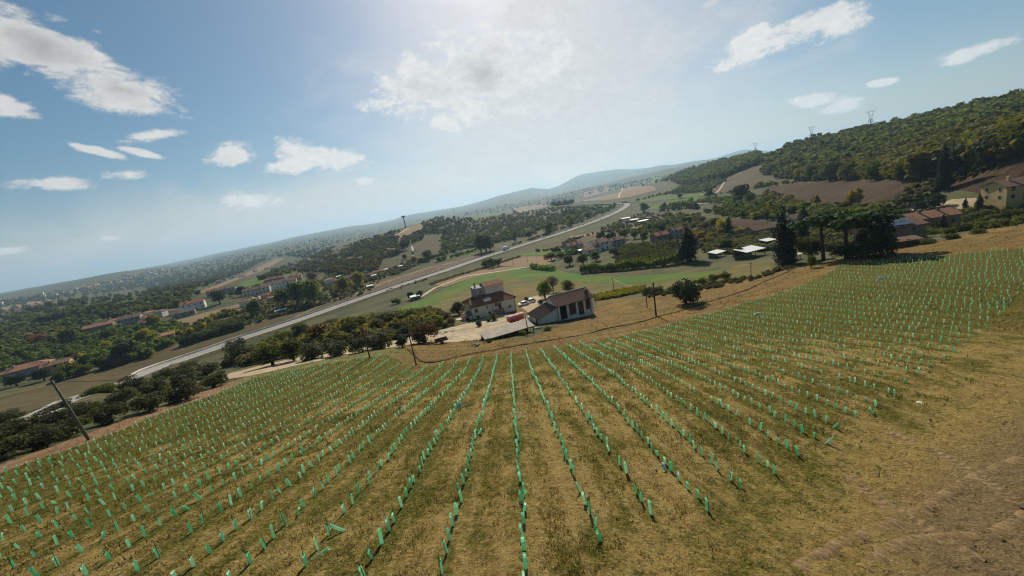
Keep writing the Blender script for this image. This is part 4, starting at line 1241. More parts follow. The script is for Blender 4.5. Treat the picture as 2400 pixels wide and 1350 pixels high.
def farmhouse():
    p = at(1108, 749)
    W, Dp, H = 15.6, 11.0, 4.7
    gs = ground_under(p, FARM_RZ, [(0, 0), (W, 0), (W, Dp), (0, Dp), (W / 2, 0)])
    z0 = float(np.mean(gs)) + 0.1
    foot = min(gs) - z0 - 0.4
    h = empty('farmhouse', (p[0], p[1], z0), FARM_RZ, 'old grey farmhouse with red tiled hip roof and a raised upper storey', 'house')
    MB().box(0, W, 0, Dp, foot, H).build('wall', PLASTER, h)
    # hip roof with overhang
    o, r = 0.45, 2.7
    e = H - 0.02
    A, B, C, D = (-o, -o, e), (W + o, -o, e), (W + o, Dp + o, e), (-o, Dp + o, e)
    R1, R2 = (4.9, Dp / 2, e + r), (W - 4.4, Dp / 2, e + r)
    m = MB()
    for a, b, c, d in ((A, B, R2, R1), (C, D, R1, R2)):
        roof_plane(m, a, b, c, d)
    roof_plane(m, D, A, R1, R1); roof_plane(m, B, C, R2, R2)
    roof = m.build('roof', TILE_RED, h)
    m = MB()
    for a, b in ((A, R1), (B, R2), (C, R2), (D, R1)):
        m.tube([Vector(a) + Vector((0, 0, .08)), Vector(b) + Vector((0, 0, .1))], 0.11, 6)
    m.tube([Vector(R1) + Vector((0, 0, .1)), Vector(R2) + Vector((0, 0, .1))], 0.11, 6)
    m.build('ridge_tiles', TILE_PINK, roof)
    MB().box(-o, W + o, -o - 0.1, -o - 0.002, e - 0.16, e - 0.04).build('gutter', DRAIN, roof)
    # raised storey behind
    u0, u1, v0, v1, t = 3.2, 13.6, 4.4, 10.4, H + 5.0
    up = MB().box(u0 + 3.7, u1, v0, v1, H + 0.3, t).build('upper_storey', PLASTER, h)
    MB().box(u0, u0 + 3.7, v0 + 0.5, v1, H + 0.3, t - 0.15).build('stair_tower', PLASTER_G, h)
    m = MB()
    roof_plane(m, (u0 + 3.4, v0 - 0.35, t - 0.05), (u1 + 0.35, v0 - 0.35, t - 0.05), (u1 + 0.35, (v0 + v1) / 2, t + 0.95), (u0 + 3.4, (v0 + v1) / 2, t + 0.95))
    roof_plane(m, (u1 + 0.35, v1 + 0.35, t - 0.05), (u0 + 3.4, v1 + 0.35, t - 0.05), (u0 + 3.4, (v0 + v1) / 2, t + 0.95), (u1 + 0.35, (v0 + v1) / 2, t + 0.95))
    ur = m.build('upper_roof', TILE_RED, h)
    MB().box(u0 + 3.4, u1 + 0.35, v0 - 0.45, v0 - 0.36, t - 0.16, t + 0.03).build('fascia', TILE_PINK, ur)
    window(h, u0 + 2.2, H + 2.9, 0.7, 1.0, v0 + 0.5)
    chimney(h, u0 + 0.9, v0 + 2.2, t - 0.15, t + 1.0, 0.5, PLASTER_G)
    chimney(h, 0.6, 1.6, H - 0.2, H + 2.1, 0.6, PLASTER)
    chimney(h, 1.0, 4.2, H - 0.2, H + 1.9, 0.45, PLASTER)
    chimney(h, 5.6, 1.6, H, H + 1.6, 0.7, TILE_PINK)
    # walled dormer
    MB().box(5.1, 7.6, 0.9, 3.2, H + 0.2, H + 1.5).build('dormer', PLASTER_W, h)
    window(h, 1.75, 2.75, 0.95, 1.15, 0.0, shutters=None, glass=SHUTTER)
    window(h, 8.75, 3.0, 0.95, 1.2, 0.0, glass=SHUTTER)
    window(h, 13.4, 1.5, 0.75, 0.7, 0.0)
    window(h, 1.9, 0.7, 0.9, 0.8, 0.0)
    window(h, 6.1, 1.1, 0.8, 0.8, 0.0)
    window(h, 5.6, 3.2, 0.45, 0.7, 0.0, glass=SHUTTER)
    window(h, 3.0, 2.6, 0.9, 1.1, 0.0, axis='left')
    window(h, 7.0, 2.6, 0.9, 1.1, 0.0, axis='left')
    for x in (0.12, 7.35, 10.4, 15.3):
        drainpipe(h, x, -0.1, 0, H - 0.1)
    # outer stair to the upper door
    m = MB()
    for k in range(9):
        m.box(8.2 + k * 0.3, 10.9, -1.1, -0.003, foot, 0.25 * (9 - k) - 0.2) if k == 0 else None
    for k in range(9):
        m.box(8.2 - 0.3 * k - 0.3, 8.2 - 0.3 * k - 0.004, -1.1, -0.003, foot, 2.05 - 0.22 * k)
    m.build('outer_stair', STONE_W, h)
    d = MB().box(9.4, 10.3, -0.03, 0.05, 2.06, 4.0).build('door', SHUTTER, h)
    MB().box(9.5, 9.55, -0.07, -0.031, 3.0, 3.1).build('handle', DRAIN, d)
    # side porch and its pale terrace
    MB().box(-3.0, -0.004, 0.3, 3.4, foot, 1.9).build('porch_wall', PLASTER_W, h)
    m = MB(); roof_plane(m, (-3.4, -0.1, 1.95), (-3.4, 3.8, 1.95), (0.0, 3.8, 3.1), (0.0, -0.1, 3.1)); m.build('porch_roof', TILE_BROWN, h)
    MB().box(-2.2, -0.9, 0.25, 0.296, 0.1, 1.7).build('porch_shade_panel', SHADE, h)  # dark panel on the solid porch wall, painted shade of an opening
    MB().box(-7.4, -3.1, 0.2, 5.4, foot, 0.85).build('terrace', plain_mat('pale_terrace', (0.62, 0.56, 0.46), 0.85, 0.3, 0.8, 0.2), h)
    return h, p, z0


HOUSE, HOUSE_P, HOUSE_Z = farmhouse()


def barn():
    p = at(1311, 752)
    W, Dp, H = 10.6, 7.6, 4.6
    gs = ground_under(p, FARM_RZ, [(0, 0), (W, 0), (W, Dp), (0, Dp), (-6, 0)])
    z0 = float(np.mean(gs)) + 0.35
    foot = min(gs) - z0 - 0.5
    h = empty('hay_barn', (p[0], p[1], z0), FARM_RZ, 'white barn with brown tiled roof and brick lattice bays', 'barn')
    # frame: back, sides, then the open front of pillars
    m = MB().box(0, W, Dp - 0.4, Dp, foot, H).box(0, 0.35, 0.401, Dp - 0.401, foot, H).box(W - 0.35, W, 0.401, Dp - 0.401, foot, H).box(0, W, 0.0, 0.4, foot, 0.25)
    m.add([(0, 0.2, H), (0, Dp, H), (0, Dp / 2, H + 1.75), (0.35, 0.2, H), (0.35, Dp, H), (0.35, Dp / 2, H + 1.75)], [(0, 1, 2), (5, 4, 3), (0, 2, 5, 3), (1, 4, 5, 2), (0, 3, 4, 1)])
    m.add([(W - .35, 0.2, H), (W - .35, Dp, H), (W - .35, Dp / 2, H + 1.75), (W, 0.2, H), (W, Dp, H), (W, Dp / 2, H + 1.75)], [(0, 1, 2), (5, 4, 3), (0, 2, 5, 3), (1, 4, 5, 2), (0, 3, 4, 1)])
    m.build('wall', PLASTER_W, h)
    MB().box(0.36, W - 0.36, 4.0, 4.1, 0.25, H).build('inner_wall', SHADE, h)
    xs = (0.0, 2.7, 5.45, 7.75, 9.85)
    for i, x in enumerate(xs):
        w = 0.62 if i < 4 else W - x
        MB().box(x, x + w, 0.0, 0.45, 0.252, H - 0.42).build('pillar', PLASTER_W, h)
    MB().box(0, W, 0.0, 0.45, H - 0.418, H).build('lintel', PLASTER_W, h)
    # brick lattice screens: courses with gaps, each a panel in its bay
    for b, (x0, x1, zb) in enumerate(((3.32, 5.45, 0.9), (6.07, 7.75, 0.3), (8.37, 9.85, 1.25))):
        m = MB()
        z = zb
        k = 0
        while z < H - 0.62:
            x = x0 + (0.17 if k % 2 else 0.0)
            while x < x1 - 0.05:
                m.box(x, min(x + 0.24, x1), 0.2, 0.34, z, z + 0.13)
                x += 0.34
            z += 0.17; k += 1
        for q in (0.0, 1.0):
            pass
        m.box(x0, x1, 0.23, 0.31, zb, H - 0.45) if b == 1 else m.box(x0, x1, 0.30, 0.33, zb, H - 0.45)
        m.build('lattice_screen', BRICK, h)
        if zb > 0.5:
            MB().box(x0 - 0.003, x1 + 0.003, 0.02, 0.38, 0.252, zb - 0.003).build('parapet', PLASTER_W, h)
    MB().box(6.07, 7.75, 0.1, 0.19, 0.252, 1.2).build('board_door', DARKWOOD, h)
    # roof
    o, e, rz = 0.5, H - 0.02, 1.85
    m = MB()
    roof_plane(m, (-o, -o, e - 0.18), (W + o, -o, e - 0.18), (W + o, Dp / 2, e + rz), (-o, Dp / 2, e + rz), 0.42, 0.12)
    roof_plane(m, (W + o, Dp + o, e - 0.18), (-o, Dp + o, e - 0.18), (-o, Dp / 2, e + rz), (W + o, Dp / 2, e + rz), 0.42, 0.12)
    roof = m.build('roof', TILE_BROWN, h)
    MB().tube([(-o, Dp / 2, e + rz + 0.06), (W + o, Dp / 2, e + rz + 0.06)], 0.13, 8).build('ridge_tiles', PLASTER_G, roof)
    MB().box(-o, W + o, -o - 0.12, -o - 0.003, e - 0.36, e - 0.2).build('gutter', DRAIN, roof)
    chimney(h, W - 1.0, 1.1, H + 0.2, H + 1.75, 0.75, BRICK)
    for x in (-0.1, W - 0.75):
        drainpipe(h, x, -0.12, 0.2, H - 0.2)
    # lean-to wing
    w = 5.6
    m = MB().prism([(-w, 0.3, foot), (-0.004, 0.3, foot), (-0.004, 0.3, 4.0), (-w, 0.3, 2.3)], (0, Dp - 0.6, 0))
    m.build('wing_wall', PLASTER_W, h)
    m = MB(); roof_plane(m, (-w - 0.5, Dp + 0.2, 2.2), (-w - 0.5, -0.15, 2.2), (-0.02, -0.15, 4.1), (-0.02, Dp + 0.2, 4.1), 0.42, 0.12)
    wr = m.build('wing_roof', TILE_BROWN, h)
    drainpipe(h, -w + 0.1, 0.2, 0, 2.2)
    MB().box(-w - 0.06, -w - 0.004, 1.2, 2.6, 0.0, 1.9).build('wing_door', DARKWOOD, h)
    MB().box(-w - 1.1, -w - 0.01, 5.2, 6.2, foot, 2.0).build('buttress', PLASTER_W, h)
    return h, p, z0


BARN, BARN_P, BARN_Z = barn()


def shed():
    p = at(1140, 800)
    g = ground_under(p, FARM_RZ, [(0, 0), (12, 0), (0, 4), (12, 4)])
    z0 = float(np.mean(g))
    h = empty('open_shed', (p[0], p[1], z0), FARM_RZ + math.radians(2), 'low open shed with pale corrugated roof beside the gravel drive', 'shed')
    m = MB()
    roof_plane(m, (-0.3, -0.4, 1.25), (12.3, -0.4, 1.25), (12.3, 4.6, 1.8), (-0.3, 4.6, 1.8), 0.3, 0.05, 0.03)
    m.build('roof', plain_mat('fibre_cement_sheet', (0.44, 0.38, 0.31), 0.85, 0.25, 0.6, 0.15, stain=0.2), h)
    for x in (0.1, 4.0, 8.0, 11.9):
        MB().box(x - 0.09, x + 0.09, -0.2, -0.02, -0.6, 1.08).build('post', DARKWOOD, h)
        MB().box(x - 0.09, x + 0.09, 4.3, 4.48, -0.6, 1.5).build('post', DARKWOOD, h)
    MB().box(0.0, 12.0, 4.0, 4.15, -0.8, 1.45).build('back_wall', STONE_W, h)
    MB().box(-0.05, 0.05, 0.0, 3.99, -0.8, 1.05).build('side_wall', DARKWOOD, h)
    MB().box(-0.2, 12.2, -0.3, -0.2, 0.93, 1.09).build('beam', DARKWOOD, h)
    return h


shed()


def simple_house(name, px, py, w, d, hgt, rz, wall, roofm, label, storeys=2, nwin=4, hip=False, group=None, rise=None, sidewin=2, chim=1, terr=None, shut=None, cat='house', p=None):
    """House standing with the middle of its front at a point of the ground."""
    if p is None:
        p = at(px, py)
    rz = math.radians(rz)
    gs = ground_under(p, rz, [(-w / 2, 0), (w / 2, 0), (w / 2, d), (-w / 2, d)])
    z0 = max(np.mean(gs), gs[0] - 0.4) + 0.05
    foot = min(gs) - z0 - 0.5
    h = empty(name, (p[0], p[1], z0), rz, label, cat, group)
    o = 0.5
    rise = rise if rise is not None else d * 0.22
    m = MB().box(-w / 2, w / 2, 0, d, foot, hgt)
    if not hip:
        for x in (-w / 2, w / 2 - 0.3):
            m.add([(x, 0, hgt), (x, d, hgt), (x, d / 2, hgt + rise * 0.96), (x + .3, 0, hgt), (x + .3, d, hgt), (x + .3, d / 2, hgt + rise * 0.96)], [(0, 1, 2), (5, 4, 3), (0, 2, 5, 3), (1, 4, 5, 2), (0, 3, 4, 1)])
    m.build('wall', wall, h)
    m = MB()
    e = hgt - 0.1
    i = min(d / 2, w * 0.35) if hip else -o
    A, B, C, D = (-w / 2 - o, -o, e), (w / 2 + o, -o, e), (w / 2 + o, d + o, e), (-w / 2 - o, d + o, e)
    R1, R2 = (-w / 2 + i, d / 2, e + rise + .1), (w / 2 - i, d / 2, e + rise + .1)
    roof_plane(m, A, B, R2, R1, 0.6, 0.07, 0.2); roof_plane(m, C, D, R1, R2, 0.6, 0.07, 0.2)
    if hip:
        roof_plane(m, D, A, R1, R1, 0.6, 0.07, 0.2); roof_plane(m, B, C, R2, R2, 0.6, 0.07, 0.2)
    roof = m.build('roof', roofm, h)
    for k in range(chim):
        c = MB().box(-w * 0.2 + k * w * 0.4 - .4, -w * 0.2 + k * w * 0.4 + .4, d * 0.35, d * 0.35 + .8, hgt + rise * 0.3, hgt + rise + 0.9)
        c.box(-w * 0.2 + k * w * 0.4 - .5, -w * 0.2 + k * w * 0.4 + .5, d * 0.35 - .1, d * 0.35 + .9, hgt + rise + 0.902, hgt + rise + 1.05)
        c.build('chimney', wall, roof)
    fh = hgt / storeys
    for s in range(storeys):
        for k in range(nwin):
            x = -w / 2 + w * (k + 0.5) / nwin
            if s == 0 and k == nwin // 2:
                dd = MB().box(x - 0.55, x + 0.55, -0.04, 0.05, 0.05, 2.15).build('door', SHUTTER, h)
                continue
            window(h, x, s * fh + fh * 0.36, 1.0, 1.35 if fh > 2.7 else 1.0, 0.0, shutters=shut)
        for k in range(sidewin):
            y = d * (k + 0.5) / sidewin
            window(h, y, s * fh + fh * 0.36, 0.9, 1.2, -w / 2, axis='left')
            window(h, y, s * fh + fh * 0.36, 0.9, 1.2, w / 2, axis='right')
    return h


simple_house('terraced_house', 603, 690, 26, 10, 6.0, 22, PLASTER, TILE_BROWN, 'long white two-storey house beside the pale sand court', nwin=7, chim=2)
simple_house('terraced_house', 660, 676, 34, 11, 7.0, 24, PLASTER_W, TILE_BROWN, 'longest white terrace with a row of small dark windows', nwin=9, chim=3)
simple_house('stone_villa', 694, 659, 15, 12, 7.5, 24, PLASTER_O, TILE_PINK, 'tan villa with pale hip roof at the end of the white terrace', nwin=3, hip=True)
simple_house('terraced_house', 648, 664, 22, 9, 6.0, 24, PLASTER_G, TILE_RED, 'grey house with red roof behind the white terrace', nwin=5, chim=2)
simple_house('row_house', 520, 690, 30, 10, 6.0, 26, PLASTER_G, TILE_BROWN, 'long grey house row with dark roof under the diagonal tan field', nwin=7, chim=2)
simple_house('white_house', 455, 728, 19, 11, 7.5, 30, PLASTER_W, TILE_RED, 'white two-storey house with four dark windows near the tan field', nwin=4, chim=1)
simple_house('farm_wing', 432, 742, 17, 8, 4.0, 30, PLASTER_G, TILE_BROWN, 'low grey wing with reddish roof before the white house', storeys=1, nwin=3)
simple_house('grey_house', 306, 762, 17, 12, 7.0, 30, PLASTER_G, TILE_BROWN, 'dark grey house with five small windows among garden trees', nwin=4, chim=2)
simple_house('long_barn', 232, 775, 22, 10, 4.5, 30, STONE_W, TILE_PINK, 'low barn with long orange tiled roof left of the grey house', storeys=1, nwin=3, chim=0)
simple_house('villa', 352, 768, 13, 10, 5.5, 30, PLASTER_Y, TILE_BROWN, 'pale yellow villa half hidden behind yellow trees', nwin=3)
simple_house('yellow_house', 388, 804, 12, 10, 5.0, 34, PLASTER_Y, TILE_PINK, 'olive yellow house with flat pink tiled roof by the hedge', nwin=2, rise=1.3, chim=1)
simple_house('orange_house', 136, 874, 12, 9, 5.5, 36, PLASTER_O, TILE_BROWN, 'orange house in sunlight beside the parked cars', nwin=3, rise=1.6)
simple_house('long_house', 62, 882, 22, 11, 4.5, 36, PLASTER_G, TILE_PINK, 'low house with wide terracotta roof at the left edge', storeys=1, nwin=4, hip=True, chim=1)
simple_house('farmstead_house', 1352, 590, 13, 9, 6.0, 14, PLASTER_G, TILE_RED, 'red roofed farmstead house at the left end of the yard', nwin=3, chim=2)
simple_house('farmstead_house', 1413, 586, 12, 10, 6.0, 14, PLASTER_W, TILE_BROWN, 'white farmstead house with brown roof above the reeds', nwin=3, chim=1)
simple_house('farmstead_barn', 1392, 594, 12, 7, 3.2, 14, PLASTER_W, TILE_RED, 'low red roofed barn in the farmstead yard', storeys=1, nwin=2, chim=0)
simple_house('farmstead_house', 1452, 577, 11, 8, 5.0, 14, PLASTER_G, TILE_BROWN, 'brown roofed farmstead house behind the trees', nwin=3, chim=1)
simple_house('red_roof_house', 1565, 562, 16, 9, 4.2, 8, STONE_W, TILE_RED, 'house with wide red roof left of the broad cypress', storeys=1, nwin=4, chim=1)
simple_house('cottage', 1592, 556, 7, 7, 5.5, 8, PLASTER_G, TILE_BROWN, 'narrow grey cottage behind the broad cypress', nwin=2, chim=1)
simple_house('field_barn', 1796, 549, 13, 8, 3.0, 4, STONE_W, TILE_BROWN, 'low stone barn with brown roof behind the dark cypress', storeys=1, nwin=2, chim=0)
simple_house('hill_cottage', 1862, 535, 9, 8, 5.0, 0, PLASTER, TILE_BROWN, 'grey cottage between cypress and umbrella pine', nwin=2, chim=1)
simple_house('pink_house', 2113, 566, 13, 9, 5.0, -6, STONE_W, TILE_BROWN, 'stone house carrying solar panels at the edge of the dry grass', nwin=2, rise=1.6, chim=0)
simple_house('stone_longhouse', 2195, 540, 15, 9, 4.6, -8, STONE_W, TILE_PINK, 'stone longhouse with faded pink roof behind small cypresses', storeys=1, nwin=3, chim=2)
simple_house('hill_villa', 2402, 474, 11, 10, 5.5, -14, PLASTER_Y, TILE_BROWN, 'ochre villa on the hillside with sunlit gable at the right edge', nwin=3, chim=1)
simple_house('brown_shed', 2128, 578, 6, 4, 2.0, -4, BRICK, TILE_BROWN, 'small rusty brown shed in front of the solar house', storeys=1, nwin=1, rise=0.5, sidewin=0, chim=0)


def far_house_meshes():
    out = []
    for s in range(6):
        r = random.Random(s)
        w, d, h, rise = r.uniform(10, 18), r.uniform(8, 11), r.uniform(4.5, 9.0), r.uniform(1.4, 2.4)
        m = MB().box(-w / 2, w / 2, -d / 2, d / 2, -3, h).mesh('wall', PLASTER_W)
        q = MB()
        o = 0.5
        A, B, C, D = (-w / 2 - o, -d / 2 - o, h), (w / 2 + o, -d / 2 - o, h), (w / 2 + o, d / 2 + o, h), (-w / 2 - o, d / 2 + o, h)
        i = 3.0 if s % 2 else -o
        R1, R2 = (-w / 2 + i, 0, h + rise), (w / 2 - i, 0, h + rise)
        q.add([A, B, C, D, R1, R2, (A[0], A[1], h - .2), (B[0], B[1], h - .2), (C[0], C[1], h - .2), (D[0], D[1], h - .2)],
              [(0, 1, 5, 4), (2, 3, 4, 5), (3, 0, 4), (1, 2, 5), (0, 6, 7, 1), (1, 7, 8, 2), (2, 8, 9, 3), (3, 9, 6, 0), (6, 9, 8, 7)])
        rf = q.mesh('roof', TILE_RED)
        wm = MB()
        for fl in range(max(1, int(h / 3))):
            for k in range(4):
                x = -w / 2 + w * (k + .5) / 4
                wm.box(x - .5, x + .5, -d / 2 - .06, -d / 2 - .01, fl * 3 + 1.0, fl * 3 + 2.3)
        out.append((m, rf, wm.mesh('windows', GLASS)))
    return out


FAR_H = far_house_meshes()


def far_house(px, py, label, group, k, wall, roofm, scale=1.0, rz=None):
    p = at(px, py)
    r = depth_of(p)
    e = empty('village_house', (p[0], p[1], p[2]), math.radians(rz if rz is not None else random.uniform(-30, 40)), label, 'house', group)
    e.scale = (scale,) * 3
    m, rf, wn = FAR_H[k % 6]
    own_mat(mobj('wall', m, e), wall); own_mat(mobj('roof', rf, e), roofm); mobj('window_row', wn, e)
    return e


_walls = [PLASTER_W, PLASTER, PLASTER_Y, PLASTER_W, PLASTER_O, PLASTER_W]
_roofs = [TILE_RED, TILE_BROWN, TILE_PINK, TILE_RED]
_town = [((400, 630), (600, 596), 20, 'pale house in the hazy far village on the plain', 'houses of the far hazy village', 1.5),
         ((200, 680), (380, 634), 40, 'small house crowded in the town on the left plain', 'houses of the town on the left plain', 1.8),
         ((120, 690), (240, 668), 14, 'house strung along the left end of the town', 'houses at the left end of the town', 1.4),
         ((20, 742), (170, 700), 9, 'scattered house on the dark plain at the far left', 'houses on the dark left plain', 1.2),
         ((820, 612), (930, 590), 7, 'small house in the gardens under the knoll', 'garden houses under the knoll', 0.8),
         ((860, 655), (980, 618), 8, 'garden hut among the plots left of the rounded brown field', 'garden huts among the plots', 0.35),
         ((1090, 580), (1200, 548), 6, 'hut among the olive plots above the road', 'huts among the olive plots', 0.5),
         ((1290, 500), (1340, 488), 5, 'white farmhouse near the dark wooded knoll', 'farmhouses near the dark knoll', 0.8),
         ((1460, 520), (1530, 512), 4, 'white greenhouse roof near the road bend', 'white roofs near the road bend', 0.5),
         ((560, 720), (900, 640), 14, 'small pale house strewn between the terrace and the allotments', 'pale houses between terrace and allotments', 0.62),
         ((60, 800), (420, 735), 18, 'pale garden house half hidden in the trees at left', 'pale houses hidden in the left trees', 0.7),
         ((480, 668), (820, 590), 16, 'pale house on the wooded plain beyond the diagonal field', 'pale houses beyond the diagonal field', 0.9),
         ((1000, 545), (1260, 505), 10, 'small pale house on the olive hillside', 'pale houses on the olive hillside', 0.75),
         ((0, 712), (240, 672), 12, 'tiny pale house on the hazy left plain', 'tiny pale houses on the hazy plain', 1.6),
         ((640, 632), (760, 612), 6, 'small hillside house left of the wooded slope', 'small houses on the wooded slope', 0.8)]
for (a, b, n, lab, grp, sc) in _town:
    for k in range(n):
        t = (k + random.uniform(0.1, 0.9)) / n
        far_house(a[0] + (b[0] - a[0]) * t, a[1] + (b[1] - a[1]) * t + random.uniform(-6, 6), lab, grp, random.randrange(6), random.choice(_walls), random.choice(_roofs), sc * random.uniform(0.8, 1.15))


# ------------------------------------------------------------------ trees and shrubs
L_OLIVE = leaf_mat('olive_leaf', (0.050, 0.060, 0.022), (0.098, 0.108, 0.042), 0.35)
L_GREEN = leaf_mat('green_leaf', (0.056, 0.088, 0.017), (0.135, 0.165, 0.034), 0.5)
L_DARK = leaf_mat('dark_leaf', (0.022, 0.038, 0.012), (0.050, 0.072, 0.022), 0.28)
L_CYPRESS = leaf_mat('cypress_leaf', (0.012, 0.022, 0.010), (0.024, 0.038, 0.016), 0.12)
L_PINE = leaf_mat('pine_needles', (0.026, 0.060, 0.014), (0.060, 0.105, 0.024), 0.32)
L_YELLOW = leaf_mat('yellowing_leaf', (0.190, 0.180, 0.020), (0.320, 0.260, 0.030), 0.5)
L_GOLD = leaf_mat('golden_leaf', (0.260, 0.170, 0.018), (0.340, 0.220, 0.030), 0.4)
L_RUST = leaf_mat('rusty_leaf', (0.170, 0.085, 0.025), (0.260, 0.130, 0.038), 0.42)
L_LIME = leaf_mat('bright_green_leaf', (0.120, 0.165, 0.022), (0.210, 0.240, 0.034), 0.5)
L_TWIG = leaf_mat('bare_twigs', (0.120, 0.085, 0.060), (0.175, 0.125, 0.090), 0.1)
L_GREY = leaf_mat('grey_green_leaf', (0.080, 0.092, 0.034), (0.150, 0.155, 0.060), 0.48)
L_WOOD = leaf_mat('wood_canopy_leaf', (0.050, 0.062, 0.012), (0.130, 0.122, 0.024), 0.45)
L_HILL = leaf_mat('hill_wood_leaf', (0.050, 0.072, 0.016), (0.125, 0.135, 0.034), 0.45)
L_VINE = leaf_mat('grape_leaf', (0.20, 0.24, 0.03), (0.32, 0.33, 0.045), 0.55)
L_BROWN = leaf_mat('brown_leaf', (0.105, 0.066, 0.018), (0.170, 0.105, 0.030), 0.4)
L_STRAW = leaf_mat('olive_yellow_leaf', (0.105, 0.105, 0.024), (0.185, 0.168, 0.040), 0.48)
BARK = plain_mat('tree_bark', (0.075, 0.055, 0.040), 0.95, 0.4, 4.0, 0.5, 0.03)


def crown_pts(kind, seed, n, leaf):
    """Leaf quads of a crown for a tree one unit tall: (n*4, 3) vertices."""
    r = np.random.RandomState(seed)
    if kind == 'broad':
        K = 19; lc = r.normal(0, 1, (K, 3)); lc /= np.linalg.norm(lc, axis=1)[:, None]
        lc *= r.uniform(0.45, 1.0, (K, 1)); c = lc * np.array([.30, .30, .33]) + np.array([0, 0, .54]); lr = r.uniform(.12, .21, K)
    elif kind == 'olive':
        K = 14; lc = r.normal(0, 1, (K, 3)); lc /= np.linalg.norm(lc, axis=1)[:, None]
        lc *= r.uniform(0.4, 1.0, (K, 1)); c = lc * np.array([.46, .46, .32]) + np.array([0, 0, .45]); lr = r.uniform(.15, .25, K)
    elif kind == 'shrub':
        K = 11; lc = r.normal(0, 1, (K, 3)); lc /= np.linalg.norm(lc, axis=1)[:, None]
        lc *= r.uniform(0.4, 1.0, (K, 1)); c = lc * np.array([.40, .40, .34]) + np.array([0, 0, .42]); lr = r.uniform(.16, .30, K)
    elif kind == 'cypress':
        K = 26; z = np.linspace(0.07, 0.95, K); rad = 0.115 * np.minimum(1, (1.02 - z) * 1.9) * np.minimum(1, 0.6 + z * 2.2)
        a = r.uniform(0, 6.28, K); c = np.stack([np.cos(a) * rad * .35, np.sin(a) * rad * .35, z], 1); lr = rad * r.uniform(.85, 1.05, K)
    elif kind == 'pine':
        K = 17; a = r.uniform(0, 6.28, K); q = np.sqrt(r.uniform(0, 1, K)) * .38
        c = np.stack([np.cos(a) * q, np.sin(a) * q, .84 + r.uniform(-.05, .07, K) - q * q * .5], 1); lr = r.uniform(.09, .15, K)
    elif kind == 'poplar':
        K = 18; z = np.linspace(.18, .93, K); rad = .16 * np.sin(np.clip((z - .1) / .9, 0, 1) * math.pi) ** .6 + .03
        a = r.uniform(0, 6.28, K); c = np.stack([np.cos(a) * rad * .5, np.sin(a) * rad * .5, z], 1); lr = rad * r.uniform(.6, .95, K)
    elif kind == 'conifer':
        K = 22; z = np.linspace(.1, .95, K); rad = .26 * (1.03 - z) ** .75 + .02
        a = r.uniform(0, 6.28, K); c = np.stack([np.cos(a) * rad * .5, np.sin(a) * rad * .5, z], 1); lr = rad * r.uniform(.55, .9, K)
    else:   # bare
        K = 14; lc = r.normal(0, 1, (K, 3)); lc /= np.linalg.norm(lc, axis=1)[:, None]
        c = lc * np.array([.30, .30, .26]) * r.uniform(.3, 1, (K, 1)) + np.array([0, 0, .62]); lr = r.uniform(.12, .2, K)
    w = lr ** 2; w /= w.sum()
    k = r.choice(K, n, p=w)
    d = r.normal(0, 1, (n, 3)); d[:, 2] += (.05 if kind in ('shrub', 'olive') else .3); d /= np.linalg.norm(d, axis=1)[:, None]
    pos = c[k] + d * lr[k][:, None] * r.uniform(.72, 1.08, (n, 1))
    flat = np.array([1, 1, .62]) if kind in ('pine',) else np.ones(3)
    pos = c[k] + (pos - c[k]) * flat
    nr = d + r.normal(0, .45, (n, 3)); nr /= np.linalg.norm(nr, axis=1)[:, None]
    up = r.normal(0, 1, (n, 3))
    u = np.cross(nr, up); u /= np.linalg.norm(u, axis=1)[:, None] + 1e-9
    v = np.cross(nr, u)
    s = leaf * r.uniform(.6, 1.35, (n, 1)); s2 = s * r.uniform(.55, 1.0, (n, 1))
    if kind == 'bare':
        s2 = s * .18; s = s * 1.9
    if kind == 'cypress':
        s = s * 1.0; u = u * .8 + np.array([0, 0, .6]); u /= np.linalg.norm(u, axis=1)[:, None]
    bend = nr * s * .18
    return np.stack([pos - u * s - bend, pos + v * s2 * .9, pos + u * s - bend, pos - v * s2 * .9], 1).reshape(-1, 3)


LODS = {0: (1700, .036), 1: (620, .058), 2: (190, .095), 3: (72, .15)}
_lod_k = {'cypress': (2.6, .42), 'pine': (1.2, .9), 'poplar': (1.0, .75), 'conifer': (1.8, .62), 'olive': (1.25, 1.0), 'shrub': (1.15, 1.1), 'broad': (1.1, 1.0), 'bare': (.8, 1.0)}
_crowns = {}


def crown_mesh(kind, var, lod):
    key = (kind, var, lod)
    if key not in _crowns:
        n, lf = LODS[lod]; kn, kl = _lod_k[kind]
        n = int(n * kn)
        v = crown_pts(kind, 100 + var * 7 + sum(map(ord, kind)), n, lf * kl)
        _crowns[key] = np_mesh('crown', v, np.arange(n * 4).reshape(-1, 4), None, L_GREEN)
    return _crowns[key]


_trunks = {}


